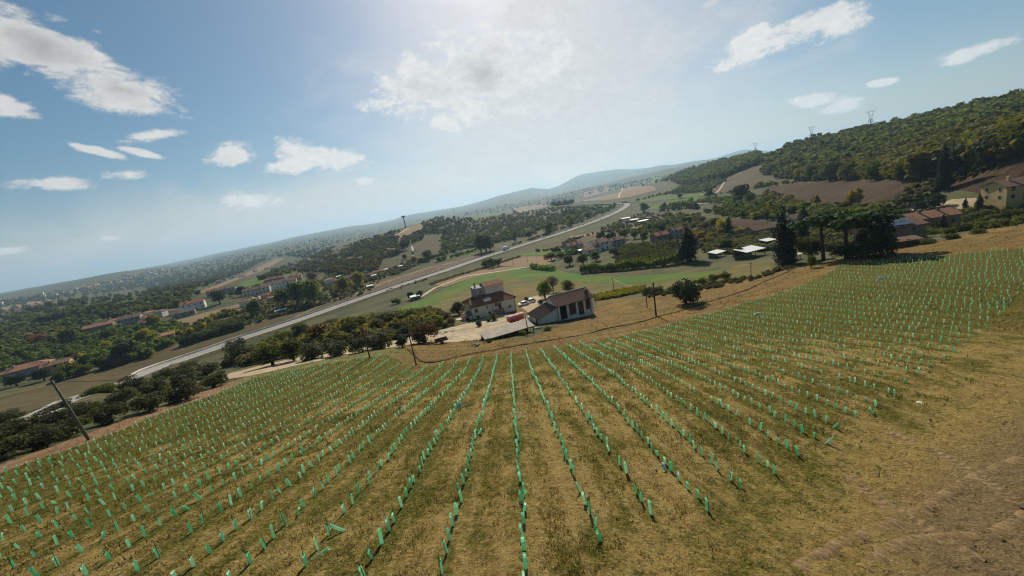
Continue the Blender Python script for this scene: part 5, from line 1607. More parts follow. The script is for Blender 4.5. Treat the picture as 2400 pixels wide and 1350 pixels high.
def trunk_mesh(kind, var):
    key = (kind, var)
    if key not in _trunks:
        r = random.Random(var * 13 + len(kind))
        m = MB()
        top, rad = {'broad': (.55, .035), 'olive': (.42, .055), 'shrub': (.25, .04), 'cypress': (.5, .030), 'pine': (.84, .022), 'poplar': (.7, .022), 'conifer': (.6, .030), 'bare': (.6, .028)}[kind]
        jx, jy = r.uniform(-.03, .03), r.uniform(-.03, .03)
        m.tube([(0, 0, -.05), (jx * .4, jy * .3, top * .35), (jx, jy, top * .7), (jx * .8, jy * 1.2, top)], [rad * 1.35, rad, rad * .75, rad * .4], 7)
        for k in range({'cypress': 0, 'conifer': 0, 'shrub': 3, 'pine': 7, 'bare': 9}.get(kind, 4)):
            a = r.uniform(0, 6.28) + k * 1.6
            z0 = top * r.uniform(.45, .95); ln = r.uniform(.16, .3)
            m.tube([(jx * .7, jy * .7, z0), (math.cos(a) * ln * .5, math.sin(a) * ln * .5, z0 + ln * .45), (math.cos(a) * ln, math.sin(a) * ln, z0 + ln * (.9 if kind != 'pine' else .35))], [rad * .5, rad * .35, rad * .12], 5)
        _trunks[key] = m.mesh('trunk', BARK, smooth=True)
    return _trunks[key]


_tn = [0]


def tree(kind, px, py, hpx, mat, label, wid=1.0, lod=None, group=None, name=None, cat='tree', p=None, h=None):
    """A tree whose foot is seen at (px, py) and which is hpx photograph pixels tall."""
    if p is None:
        p = at(px, py)
    z = depth_of(p)
    if h is None:
        h = hpx * z / FPX
    if lod is None:
        lod = 0 if z < 210 else 1 if z < 520 else 2
    _tn[0] += 1
    var = _tn[0] % 4
    nm = name or {'broad': 'broadleaf_tree', 'olive': 'olive_tree', 'shrub': 'shrub', 'cypress': 'cypress_tree', 'pine': 'umbrella_pine', 'poplar': 'poplar_tree', 'conifer': 'conifer_tree', 'bare': 'bare_tree'}[kind]
    e = empty(nm, (p[0], p[1], p[2] - 0.05), random.uniform(0, 6.28), label, cat, group)
    e.scale = (h * wid, h * wid, h)
    mobj('trunk', trunk_mesh(kind, var), e)
    own_mat(mobj('crown', crown_mesh(kind, var, lod), e), mat)
    return e


def thicket(name, poly_px, n, hrange, mat, label, kind='broad', lod=2, mind=0.6, world_pts=None, wid=(0.9, 1.3), seed=0, avoid=None):
    """Woodland or scrub that reads as one mass: many crowns in one mesh."""
    r = np.random.RandomState(seed + 77)
    P = np.array(poly_px, float)
    x = r.uniform(P[:, 0].min(), P[:, 0].max(), n * 6); y = r.uniform(P[:, 1].min(), P[:, 1].max(), n * 6)
    k = in_poly(x, y, poly_px)
    x, y = x[k][:n], y[k][:n]
    g = hit(x, y)
    if avoid is not None:
        ok = np.ones(len(g), bool)
        for pol in avoid:
            ok &= ~in_poly(x, y, pol)
        g = g[ok]
    V = []
    protos = [crown_pts(kind, 500 + seed * 11 + q, int(LODS[lod][0] * _lod_k[kind][0]), LODS[lod][1] * _lod_k[kind][1]) for q in range(5)]
    for i in range(len(g)):
        h = r.uniform(*hrange); w = h * r.uniform(*wid); a = r.uniform(0, 6.28)
        q = protos[i % 5]; c, s = math.cos(a), math.sin(a)
        V.append(np.stack([(q[:, 0] * c - q[:, 1] * s) * w + g[i, 0], (q[:, 0] * s + q[:, 1] * c) * w + g[i, 1], q[:, 2] * h + g[i, 2] - 0.08 * h], 1))
    if not V:
        return None
    V = np.vstack(V)
    o = mobj(name, np_mesh(name, V, np.arange(len(V)).reshape(-1, 4), None, mat))
    return tag(o, label, kind='stuff')


# --- olive grove below the left edge of the vineyard
GROVE = 'olive trees of the grove left of the vineyard'
for (x, y, hp, w) in ((12, 1078, 70, 1.0), (95, 1050, 66, 1.0), (165, 1022, 60, .95), (262, 990, 58, .9), (355, 962, 62, 1.0), (440, 936, 58, 1.0), (502, 908, 50, .9)):
    tree('olive', x, y, hp * 0.86, L_OLIVE, 'bushy olive tree in the front row of the grove', w * 1.5, group='front row of the olive grove')
for (x, y, hp, w) in ((-20, 1042, 62, 1), (48, 1020, 60, 1), (122, 1000, 58, 1), (205, 976, 56, 1), (290, 948, 56, 1), (370, 924, 54, 1), (436, 903, 52, 1), (484, 884, 48, 1)):
    tree('olive', x, y, hp * 0.82, L_OLIVE, 'bushy olive tree in the middle row of the grove', w * 1.5, group='middle row of the olive grove')
for (x, y, hp, w) in ((20, 990, 50, 1), (235, 932, 52, 1.1), (310, 912, 48, 1), (380, 893, 46, 1), (440, 876, 44, 1), (150, 962, 40, 1.1)):
    tree('olive', x, y, hp * 0.72, L_GREEN if x == 235 else L_OLIVE, 'olive tree in the back row of the grove', w * 1.6, group='back row of the olive grove')
# --- trees between drive and main road
DR = 'trees between the gravel drive and the main road'
for (kind, x, y, hp, m, w, lab) in (
        ('olive', 566, 852, 58, L_OLIVE, .95, 'round grey olive tree where the drive meets the grove'),
        ('olive', 562, 826, 40, L_OLIVE, .95, 'small grey olive tree close under the main road'),
        ('broad', 640, 856, 62, L_GREEN, 1.1, 'green tree overhanging the drive, nearest the grove'),
        ('broad', 690, 846, 60, L_GREEN, 1.1, 'dense green tree at the bend of the drive'),
        ('broad', 668, 812, 46, L_LIME, 1.1, 'pale green tree behind the drive bend'),
        ('shrub', 735, 842, 42, L_OLIVE, 1.1, 'grey olive casting its shadow on the drive, first of three'),
        ('shrub', 790, 834, 46, L_OLIVE, 1.1, 'grey olive casting its shadow on the drive, middle of three'),
        ('shrub', 850, 826, 40, L_OLIVE, 1.1, 'grey olive casting its shadow on the drive, last of three'),
        ('shrub', 893, 818, 46, L_GREY, 1.1, 'greyish olive beside the wooden pole at the drive'),
        ('broad', 762, 808, 56, L_BROWN, 1.2, 'rusty brown tree in the thicket behind the drive'),
        ('broad', 835, 792, 56, L_STRAW, 1.2, 'yellowing tree in the thicket behind the drive'),
        ('broad', 885, 790, 50, L_STRAW, 1.1, 'straw green tree beside the yellowing tree'),
        ('broad', 912, 776, 54, L_GREY, 1.1, 'grey green tree in the thicket nearest the farm'),
        ('broad', 715, 800, 46, L_GREEN, 1.1, 'green tree close under the main road'),
        ('broad', 780, 774, 34, L_GREY, 1.2, 'low grey tree by the roadside above the thicket'),
        ('broad', 965, 768, 44, L_GREEN, 1.1, 'green tree behind the round brown tree'),
        ('broad', 1018, 770, 36, L_LIME, 1.2, 'bright yellow green tree beside the house garden'),
        ('broad', 944, 815, 36, L_DARK, 1.1, 'dark squat tree beside the drive entrance'),
        ('olive', 996, 803, 48, L_BROWN, 1.05, 'round brown tree standing alone beside the drive')):
    tree(kind, x, y, hp * random.uniform(.9, 1.15), m, lab, w * random.uniform(1.1, 1.45), group=DR, cat='tree')
thicket('drive_thicket', [(520, 860), (640, 800), (760, 770), (900, 745), (1000, 735), (1060, 745), (1010, 775), (930, 795), (800, 812), (700, 832), (600, 855)], 651, (1.5, 4.5), L_GREY, 'tangled scrub between the drive and the main road', 'shrub', 2, seed=1)
thicket('drive_thicket', [(560, 850), (640, 805), (760, 775), (900, 748), (1000, 738), (1050, 750), (1010, 775), (930, 792), (800, 808), (700, 828)], 330, (2.0, 6.0), L_STRAW, 'olive yellow bushes between the drive and the main road', 'shrub', 2, seed=41)
thicket('grove_undergrowth', [(0, 990), (300, 905), (520, 850), (560, 860), (480, 895), (300, 960), (0, 1070)], 186, (0.6, 1.6), L_GREEN, 'low weeds under the olive grove', 'shrub', 2, seed=2)
# --- around the farm
for (kind, x, y, hp, m, w, lab) in (
        ('shrub', 1077, 737, 34, L_DARK, 1.1, 'dark round bush behind the left corner of the farmhouse'),
        ('shrub', 1124, 766, 17, L_DARK, .9, 'clipped dark bush in front of the farmhouse'),
        ('shrub', 1160, 751, 22, L_GREY, .9, 'grey green bush in front of the outer stair'),
        ('shrub', 1145, 754, 12, L_GREEN, 1.2, 'low green bush beside the grey green bush'),
        ('broad', 1278, 700, 46, L_LIME, 1.1, 'bright yellow green tree behind the barn'),
        ('bare', 1297, 684, 42, L_TWIG, 1.1, 'half bare reddish tree behind the yellow green tree'),
        ('shrub', 1330, 676, 24, L_GREEN, 1.4, 'green bush behind the barn ridge'),
        ('shrub', 1268, 712, 13, L_DARK, 1.2, 'dark garden bush behind the parked cars'),
        ('shrub', 1234, 706, 12, L_GREEN, 1.2, 'small green bush at the corner of the back yard'),
        ('shrub', 1285, 775, 12, L_GREEN, 1.6, 'green weeds at the corner of the barn wing'),
        ('shrub', 1198, 788, 12, L_GREEN, 1.5, 'leafy weeds in front of the open shed'),
        ('shrub', 1225, 785, 14, L_LIME, 1.4, 'yellowish weeds at the right end of the open shed'),
        ('shrub', 1147, 803, 12, L_GREEN, 1.4, 'weeds at the left end of the open shed'),
        ('shrub', 1058, 762, 22, L_GREY, 1.0, 'grey bush in the house garden beside the drive'),
        ('shrub', 1042, 768, 16, L_GREEN, 1.2, 'low green bush in the house garden'),
        ('shrub', 1608, 712, 72, L_DARK, 1.12, 'big round olive tree alone on the dry bank')):
    tree(kind, x, y, hp, m, lab, w, group=None, cat='tree' if kind != 'shrub' else 'bush')
# yellow green vine rows and bushes right of the barn
thicket('grape_rows', [(1393, 694), (1440, 684), (1500, 672), (1512, 676), (1512, 684), (1450, 697), (1396, 706)], 325, (0.9, 1.6), L_VINE, 'rows of yellow green grape vines beside the barn', 'shrub', 2, seed=3, wid=(0.9, 1.1))
for (x, y, hp, m, lab) in ((1520, 690, 20, L_GREEN, 'green bush by the pair of wooden poles'), (1545, 686, 18, L_GREEN, 'green bush between poles and olive tree'), (1572, 682, 14, L_GREEN, 'low bush left of the big round olive'),
                           (1645, 668, 22, L_LIME, 'yellow green bush right of the big round olive'), (1672, 662, 22, L_GREEN, 'green bush in the meadow edge'), (1700, 655, 20, L_GREEN, 'green bush near the thin pole')):
    tree('shrub', x, y, hp, m, lab, 1.3, cat='bush')
thicket('bank_weeds', [(1500, 690), (1640, 672), (1760, 650), (1850, 622), (1860, 628), (1760, 660), (1640, 682), (1520, 700)], 201, (0.6, 1.5), L_GREY, 'weeds along the edge of the dry bank', 'shrub', 2, seed=4)


def hedge(name, pts_px, h, w, mat, label, n=2600, leaf=0.30, upright=0.7, seed=0):
    p = px_path(pts_px, 1.0)
    r = np.random.RandomState(seed + 5)
    i = r.randint(0, len(p) - 1, n); t = r.uniform(0, 1, n)[:, None]
    q = p[i] * (1 - t) + p[i + 1] * t
    d = p[i + 1] - p[i]; d /= np.linalg.norm(d, axis=1)[:, None]; nn = np.stack([d[:, 1], -d[:, 0]], 1)
    off = r.uniform(-1, 1, n); zz = r.uniform(0, 1, n) ** .6
    top = h * (1 + .13 * np.sin(i * .31) + .1 * np.sin(i * .83 + 1)) * (1 - .35 * off ** 2)
    xy = q + nn * (off * w / 2)[:, None]
    z = hz(xy[:, 0], xy[:, 1]) + zz * top
    pos = np.stack([xy[:, 0], xy[:, 1], z], 1)
    u = np.stack([r.normal(0, .5, n), r.normal(0, .5, n), np.full(n, upright * 2)], 1); u /= np.linalg.norm(u, axis=1)[:, None]
    v = np.cross(u, r.normal(0, 1, (n, 3))); v /= np.linalg.norm(v, axis=1)[:, None]
    s = leaf * r.uniform(.6, 1.4, (n, 1))
    V = np.stack([pos - u * s * 1.6, pos + v * s * .5, pos + u * s * 1.6, pos - v * s * .5], 1).reshape(-1, 3)
    o = mobj(name, np_mesh(name, V, np.arange(n * 4).reshape(-1, 4), None, mat))
    return tag(o, label, 'hedge')


L_REED = leaf_mat('reed_leaf', (0.085, 0.150, 0.026), (0.160, 0.225, 0.050), 0.5)
hedge('reed_hedge', [(1362, 641), (1420, 636), (1500, 630), (1560, 623), (1602, 615)], 4.2, 4.0, L_REED, 'tall bright green reed hedge at the meadow edge', 5200, .42)
hedge('reed_hedge', [(1246, 629), (1270, 632), (1300, 634)], 3.2, 4.0, L_REED, 'short green hedge at the corner of the tan field', 1500, .42, seed=3)
hedge('field_hedge', [(425, 812), (480, 797), (530, 782), (573, 770)], 4.5, 5.0, L_DARK, 'clipped dark hedge between gardens and mown field', 3200, .55, seed=4)
hedge('roadside_hedge', [(1010, 668), (1100, 640), (1170, 618), (1220, 602)], 1.8, 4.0, L_GREY, 'low scrub hedge along the foot of the road bank', 2200, .4, seed=5)

# --- cypresses, pines and dark trees right of centre
for (kind, x, y, hp, m, w, lab) in (
        ('cypress', 1615, 612, 90, L_CYPRESS, 2.0, 'broad dark cypress at the end of the reed hedge'),
        ('conifer', 1709, 552, 46, L_CYPRESS, .95, 'blunt dark conifer among the yellow shrubs'),
        ('cypress', 1838, 622, 144, L_CYPRESS, 1.15, 'tallest pointed cypress beside the white sheds'),
        ('conifer', 1846, 622, 62, L_DARK, 1.2, 'dark bushy tree at the foot of the tallest cypress'),
        ('cypress', 1884, 566, 92, L_CYPRESS, 1.1, 'cypress tip rising behind the umbrella pines'),
        ('pine', 1930, 610, 114, L_PINE, 1.3, 'umbrella pine with flat crown, nearest the tallest cypress'),
        ('pine', 1984, 606, 118, L_PINE, 1.5, 'umbrella pine with flat crown, second from the tallest cypress'),
        ('broad', 1896, 612, 66, L_GREEN, 1.1, 'green broadleaf tree under the umbrella pines'),
        ('broad', 1901, 630, 36, L_LIME, .8, 'slender young tree at the edge of the dry bank'),
        ('conifer', 2066, 606, 118, L_DARK, .95, 'huge black green conifer left of the solar house'),
        ('conifer', 2030, 604, 96, L_DARK, 1.0, 'black green tree between pines and huge conifer'),
        ('shrub', 1990, 605, 36, L_DARK, 1.6, 'black bush under the second umbrella pine'),
        ('cypress', 2209, 446, 116, L_CYPRESS, .8, 'very tall slim cypress against the hillside wood'),
        ('cypress', 2262, 492, 30, L_CYPRESS, 1.3, 'small cypress on the villa terrace, left of two'),
        ('cypress', 2293, 498, 48, L_CYPRESS, 1.2, 'small cypress on the villa terrace, right of two'),
        ('cypress', 2181, 534, 36, L_CYPRESS, 1.2, 'small cypress before the pink roof, left of two'),
        ('cypress', 2209, 546, 48, L_CYPRESS, 1.2, 'small cypress before the pink roof, right of two'),
        ('poplar', 1996, 486, 40, L_YELLOW, 1.1, 'yellow poplar at the foot of the brown hill field, left of two'),
        ('poplar', 2013, 482, 42, L_YELLOW, 1.0, 'yellow poplar at the foot of the brown hill field, right of two'),
        ('broad', 1984, 490, 24, L_YELLOW, 1.2, 'small yellow tree beside the two poplars'),
        ('broad', 1641, 562, 22, L_GOLD, 1.3, 'golden yellow tree left of the blunt conifer'),
        ('shrub', 1672, 556, 16, L_YELLOW, 1.5, 'yellow shrub close to the blunt conifer'),
        ('shrub', 1690, 550, 18, L_YELLOW, 1.3, 'yellow shrub behind the blunt conifer'),
        ('shrub', 1735, 546, 14, L_YELLOW, 1.5, 'yellow shrub right of the blunt conifer'),
        ('shrub', 1752, 544, 14, L_GOLD, 1.3, 'golden shrub at the end of the yellow row'),
        ('broad', 1700, 588, 34, L_GREEN, 1.3, 'round green tree before the white sheds'),
        ('broad', 1728, 606, 30, L_GREEN, 1.4, 'green tree left of the open white shed'),
        ('broad', 1745, 600, 26, L_LIME, 1.2, 'light green tree touching the open white shed'),
        ('broad', 1738, 474, 46, L_DARK, 1.1, 'big dark tree at the foot of the bare slope'),
        ('broad', 1760, 478, 32, L_GREEN, 1.2, 'green tree beside the big dark tree'),
        ('broad', 1664, 462, 20, L_DARK, 1.2, 'dark round tree where the white lane starts to climb'),
        ('broad', 1594, 466, 14, L_DARK, 1.2, 'dark tree beside the far white barn'),
        ('broad', 1512, 500, 28, L_GREY, 1.2, 'grey tree clump between road bend and green field'),
        ('poplar', 1558, 494, 20, L_GREEN, 1.3, 'small poplar at the edge of the green field'),
        ('broad', 1582, 492, 20, L_GREY, 1.3, 'grey green tree near the white lane bend'),
        ('broad', 1604, 488, 18, L_GREEN, 1.3, 'green tree at the white lane bend'),
        ('broad', 2120, 512, 26, L_GREY, 1.5, 'rounded grey hedge tree left of the pale villa drive'),
        ('broad', 2160, 496, 30, L_DARK, 1.6, 'clipped dark tree right of the pale villa drive'),
        ('broad', 2190, 492, 40, L_DARK, 1.3, 'dark tree before the villa terrace'),
        ('broad', 2330, 530, 34, L_GREEN, 1.6, 'broad green tree below the hillside villa'),
        ('broad', 2370, 522, 36, L_GREEN, 1.6, 'broad green tree at the right edge below the villa'),
        ('shrub', 2230, 560, 16, L_GREEN, 2.0, 'green shrub at the edge of the dry grass'),
        ('shrub', 2290, 548, 14, L_GREEN, 2.2, 'low shrub row below the stone longhouse'),
        ('shrub', 2170, 572, 16, L_GREY, 1.8, 'grey shrub beside the solar house')):
    tree(kind, x, y, hp, m, lab, w, cat='bush' if kind == 'shrub' else 'tree')
thicket('shrubby_slope', [(1640, 500), (1700, 482), (1780, 470), (1850, 488), (1960, 500), (2060, 500), (2040, 520), (1900, 520), (1800, 518), (1700, 508)], 240, (2.0, 6.0), L_LIME, 'light green scrub on the slope below the brown hill field', 'shrub', 2, seed=6)
thicket('garden_scrub', [(1600, 548), (1700, 540), (1850, 548), (2060, 530), (2080, 570), (1950, 590), (1800, 575), (1690, 600), (1640, 590)], 465, (1.5, 4.0), L_GREY, 'garden shrubs and rough scrub around the cypresses', 'shrub', 2, seed=7)
thicket('villa_shrubs', [(2080, 530), (2200, 500), (2320, 495), (2400, 500), (2400, 528), (2260, 545), (2140, 560)], 325, (1.2, 3.5), L_GREEN, 'garden shrubs below the hillside villas', 'shrub', 2, seed=8)
thicket('orchard', [(1450, 577), (1594, 568), (1596, 612), (1520, 620), (1440, 620)], 651, (1.8, 3.0), L_GREEN, 'dark orchard rows behind the reed hedge', 'shrub', 2, seed=9, wid=(1.0, 1.2))
thicket('olive_plot', [(1690, 565), (1830, 556), (1840, 585), (1760, 592), (1700, 580)], 170, (2.0, 3.2), L_GREY, 'olive plot behind the white sheds', 'olive', 2, seed=10)

# --- valley: farmstead, poplars, trees along the road
for (kind, x, y, hp, m, w, lab) in (
        ('broad', 1335, 622, 28, L_GREY, 1.3, 'grey tree below the farmstead, nearest the short hedge'),
        ('broad', 1366, 620, 30, L_GREY, 1.3, 'grey tree between farmstead and reed hedge'),
        ('broad', 1395, 612, 26, L_GREEN, 1.3, 'green tree right before the farmstead'),
        ('broad', 1440, 600, 24, L_GREY, 1.3, 'grey tree at the corner of the dark orchard'),
        ('broad', 1406, 562, 20, L_DARK, 1.3, 'dark tree behind the farmstead, first of four'),
        ('broad', 1436, 562, 20, L_DARK, 1.3, 'dark tree behind the farmstead, second of four'),
        ('broad', 1462, 562, 26, L_GREEN, 1.3, 'taller green tree behind the farmstead, third of four'),
        ('broad', 1488, 560, 24, L_GREEN, 1.3, 'green tree behind the farmstead, fourth of four'),
        ('broad', 1310, 592, 12, L_DARK, 1.2, 'small dark bush tree left of the farmstead'),
        ('broad', 1140, 628, 24, L_GREY, 1.3, 'grey green tree at the roadside, left of the clump of three'),
        ('broad', 1155, 628, 26, L_GREY, 1.2, 'grey green tree at the roadside, middle of the clump of three'),
        ('broad', 1169, 624, 22, L_GREY, 1.2, 'grey green tree at the roadside, right of the clump of three'),
        ('broad', 963, 702, 20, L_DARK, 1.2, 'round dark tree by the white hut, left of two'),
        ('broad', 985, 698, 20, L_DARK, 1.2, 'round dark tree by the white hut, right of two'),
        ('shrub', 930, 712, 14, L_DARK, 1.6, 'dark low bush left of the two round trees'),
        ('poplar', 1128, 592, 44, L_GREEN, 1.5, 'tall green poplar above the ploughed field, left of three'),
        ('poplar', 1140, 590, 46, L_LIME, 1.5, 'tall green poplar above the ploughed field, middle of three'),
        ('poplar', 1150, 588, 38, L_GREEN, 1.4, 'tall green poplar above the ploughed field, right of three'),
        ('broad', 1004, 610, 26, L_GREY, 1.3, 'tree at the foot of the rounded brown field'),
        ('broad', 950, 586, 22, L_DARK, 1.2, 'dark tree left of the rounded brown field'),
        ('broad', 1240, 560, 20, L_DARK, 1.3, 'dark tree clump beside the road past the lorry'),
        ('poplar', 1208, 568, 24, L_TWIG, 1.3, 'pale thin tree beside the road'),
        ('broad', 1288, 548, 30, L_GREEN, 1.3, 'yellow green tree clump along the far road, left'),
        ('poplar', 1338, 532, 30, L_LIME, 1.6, 'yellow green tree clump along the far road, right'),
        ('broad', 1376, 512, 16, L_DARK, 1.3, 'dark tree near the road bend'),
        ('broad', 808, 686, 44, L_YELLOW, .9, 'tall yellow green tree over the allotments, left of two'),
        ('broad', 846, 676, 44, L_YELLOW, .9, 'tall yellow green tree over the allotments, right of two'),
        ('broad', 672, 718, 52, L_GREEN, 1.0, 'big green tree below the white terrace, left of three'),
        ('broad', 702, 716, 64, L_GREEN, 1.0, 'big green tree below the white terrace, middle of three'),
        ('broad', 738, 712, 68, L_LIME, .9, 'big green tree below the white terrace, right of three'),
        ('broad', 602, 742, 44, L_GREEN, 1.0, 'round green tree above the mown field'),
        ('broad', 528, 738, 18, L_YELLOW, 1.2, 'small yellow tree beside the tan field'),
        ('broad', 566, 694, 26, L_DARK, 1.2, 'dark tree at the left end of the white terrace'),
        ('broad', 516, 712, 36, L_DARK, 1.1, 'dark tree beside the white two-storey house'),
        ('broad', 368, 772, 40, L_YELLOW, 1.1, 'bright yellow green tree before the pale yellow villa'),
        ('broad', 340, 800, 34, L_YELLOW, 1.2, 'yellow green tree beside the olive yellow house'),
        ('broad', 300, 848, 54, L_DARK, 1.2, 'dark round tree at the corner of the mown field'),
        ('broad', 262, 800, 40, L_GREEN, 1.2, 'green garden tree left of the yellow trees'),
        ('broad', 170, 808, 44, L_GREEN, 1.2, 'bright green tree above the parked cars'),
        ('broad', 95, 812, 34, L_RUST, 1.3, 'rusty tree over the terracotta roof'),
        ('broad', 105, 892, 34, L_DARK, 1.4, 'dark tree in front of the orange house'),
        ('broad', 40, 905, 34, L_DARK, 1.4, 'dark tree in front of the terracotta roof'),
        ('broad', 735, 660, 26, L_TWIG, 1.3, 'pinkish brown tree by the hillside houses')):
    tree(kind, x, y, hp, m, lab, w, cat='bush' if kind == 'shrub' else 'tree')

# --- woods and gardens that read as one mass
thicket('valley_wood', [(-60, 716), (120, 700), (260, 688), (420, 680), (470, 690), (440, 712), (400, 735), (330, 745), (230, 752), (190, 790), (110, 826), (40, 845), (-60, 880)], 560, (7, 12), L_HILL, 'dark wood covering the valley floor at left', 'broad', 3, seed=11)
thicket('valley_wood', [(-60, 716), (120, 700), (260, 688), (420, 680), (470, 690), (440, 712), (400, 735), (330, 745), (230, 752), (190, 790), (110, 826), (40, 845), (-60, 880)], 260, (5, 10), L_GREEN, 'lighter green trees in the wood on the valley floor', 'broad', 3, seed=42)
thicket('valley_wood', [(-60, 716), (120, 700), (260, 688), (420, 680), (470, 690), (440, 712), (400, 735), (330, 745), (230, 752), (190, 790), (110, 826), (40, 845), (-60, 880)], 130, (6, 11), L_DARK, 'black green trees in the wood on the valley floor', 'broad', 3, seed=43)
thicket('garden_trees', [(180, 790), (300, 770), (400, 762), (430, 772), (420, 800), (360, 838), (260, 856), (170, 872), (120, 850), (60, 860), (-40, 925), (-40, 870), (120, 815)], 420, (4, 8), L_GREEN, 'garden trees among the houses at left', 'broad', 2, seed=12)
thicket('garden_trees', [(420, 775), (520, 752), (600, 735), (660, 735), (600, 760), (500, 785), (430, 805)], 232, (1.5, 4), L_GREEN, 'garden shrubs above the clipped dark hedge', 'shrub', 2, seed=13)
thicket('terrace_gardens', [(560, 700), (640, 690), (760, 690), (860, 668), (900, 650), (860, 690), (780, 708), (680, 735), (620, 735)], 232, (2, 5), L_GREY, 'gardens and shrubs below the white terrace', 'shrub', 2, seed=14)
thicket('allotments', [(740, 660), (800, 640), (900, 640), (960, 610), (1000, 612), (940, 640), (860, 662), (780, 690)], 372, (2, 5), L_GREY, 'dense plots of shrubs and small trees above the field track', 'shrub', 2, seed=15)
thicket('plain_wood', [(330, 668), (480, 640), (600, 612), (700, 590), (790, 580), (760, 610), (640, 600), (560, 645), (450, 682), (360, 686)], 806, (8, 13), L_HILL, 'wood on the plain around the diagonal tan field', 'broad', 3, seed=16)
thicket('plain_wood', [(600, 660), (680, 620), (780, 600), (860, 590), (900, 610), (880, 640), (800, 645), (700, 640)], 511, (6, 10), L_WOOD, 'wood on the rise behind the white terrace', 'broad', 3, seed=17)
thicket('knoll_wood', [(780, 592), (850, 566), (940, 540), (1000, 520), (1060, 510), (1110, 515), (1080, 545), (1040, 552), (1000, 548), (990, 562), (960, 575), (930, 600), (880, 610), (820, 610)], 666, (6, 10), L_HILL, 'wooded knoll left of the road', 'broad', 3, seed=18,
        avoid=[[(925, 556), (950, 536), (986, 524), (994, 540), (938, 563)], [(966, 577), (1021, 556), (1034, 581), (1026, 601), (983, 600)]])
thicket('olive_hill', [(1040, 552), (1100, 520), (1180, 505), (1280, 490), (1400, 482), (1430, 495), (1360, 520), (1290, 540), (1210, 560), (1130, 578), (1060, 592), (1038, 580)], 961, (4, 7.5), L_GREY, 'hillside of olive groves and gardens above the road', 'olive', 3, seed=19)
thicket('olive_hill', [(1040, 552), (1100, 520), (1180, 505), (1280, 490), (1400, 482), (1430, 495), (1360, 520), (1290, 540), (1210, 560), (1130, 578), (1060, 592), (1038, 580)], 248, (5, 9), L_GREEN, 'green trees scattered over the olive hillside', 'broad', 3, seed=20)
thicket('knoll_top_wood', [(1268, 482), (1300, 466), (1345, 462), (1352, 478), (1310, 486)], 108, (10, 16), L_DARK, 'dark clump of trees on the small far knoll', 'broad', 3, seed=21)
thicket('road_gardens', [(1400, 545), (1440, 520), (1490, 505), (1560, 500), (1640, 500), (1640, 540), (1560, 548), (1480, 548)], 403, (2, 5), L_GREY, 'gardens and shrubs between road and farms', 'shrub', 3, seed=22)
thicket('far_orchard', [(1560, 455), (1600, 436), (1680, 420), (1700, 426), (1660, 448), (1600, 455)], 279, (4, 6), L_HILL, 'orchard rows on the far slope', 'olive', 3, seed=23)
thicket('lane_hedge', [(1540, 488), (1620, 470), (1720, 466), (1740, 474), (1640, 478), (1560, 494)], 170, (3, 7), L_GREEN, 'hedge trees along the white lane', 'broad', 3, seed=24)
thicket('hillside_wood', [(1870, 425), (1920, 400), (2000, 388), (2080, 362), (2180, 330), (2280, 300), (2460, 258), (2460, 362), (2380, 372), (2260, 402), (2140, 422), (2000, 424), (1900, 426)], 1395, (4, 15), L_WOOD, 'dense autumn wood climbing the hillside at right', 'broad', 2, seed=25)
thicket('hillside_wood', [(1900, 420), (2000, 390), (2100, 360), (2250, 320), (2460, 270), (2460, 340), (2300, 380), (2100, 415)], 16, (8, 13), L_RUST, 'rusty trees scattered through the hillside wood', 'broad', 2, seed=26)
thicket('hillside_wood', [(1890, 422), (2000, 392), (2100, 365), (2250, 325), (2460, 270), (2460, 350), (2300, 385), (2100, 420)], 201, (7, 12), L_LIME, 'yellow green trees scattered through the hillside wood', 'broad', 2, seed=27)
thicket('ridge_wood', [(1788, 408), (1800, 372), (1850, 345), (1920, 326), (2020, 306), (2150, 284), (2300, 256), (2460, 222), (2460, 275), (2250, 330), (2060, 375), (1930, 402), (1860, 412)], 2325, (5, 16), L_HILL, 'wood covering the second hill behind', 'broad', 3, seed=28)
thicket('far_ridge_wood', [(1560, 420), (1600, 404), (1660, 386), (1745, 368), (1780, 362), (1788, 382), (1740, 400), (1690, 420), (1600, 436)], 961, (10, 16), L_HILL, 'wood on the third ridge above the bare slope', 'broad', 3, seed=29)
thicket('far_plain_trees', [(0, 706), (150, 684), (300, 664), (450, 636), (430, 648), (300, 682), (150, 698), (0, 722)], 403, (8, 14), L_HILL, 'trees among the houses of the far plain', 'broad', 3, seed=30)
for (x, y, hp, m, lab) in ((1878, 424, 34, L_YELLOW, 'yellow green tree at the left tip of the hillside wood'), (1905, 422, 40, L_GREEN, 'rounded green tree on the lower edge of the hillside wood, second from its tip'),
                           (1945, 424, 52, L_GREEN, 'large spreading green tree on the lower edge of the hillside wood'), (1990, 424, 44, L_WOOD, 'olive green tree beside the large spreading tree'),
                           (2052, 424, 54, L_GREEN, 'dome shaped green tree on the lower edge of the hillside wood'), (2120, 424, 50, L_WOOD, 'dark green tree left of the very tall slim cypress'),
                           (2250, 408, 80, L_DARK, 'tall black green tree right of the very tall slim cypress'), (2320, 390, 80, L_DARK, 'tall black green tree near the right edge of the wood')):
    tree('broad', x, y, hp, m, lab, 1.15, lod=0)
thicket('shrubby_slope', [(1640, 500), (1700, 482), (1780, 470), (1850, 488), (1960, 500), (2060, 500), (2040, 520), (1900, 520), (1800, 518), (1700, 508)], 330, (2.0, 7.0), L_GREEN, 'dark green scrub on the slope below the brown hill field', 'broad', 2, seed=36)


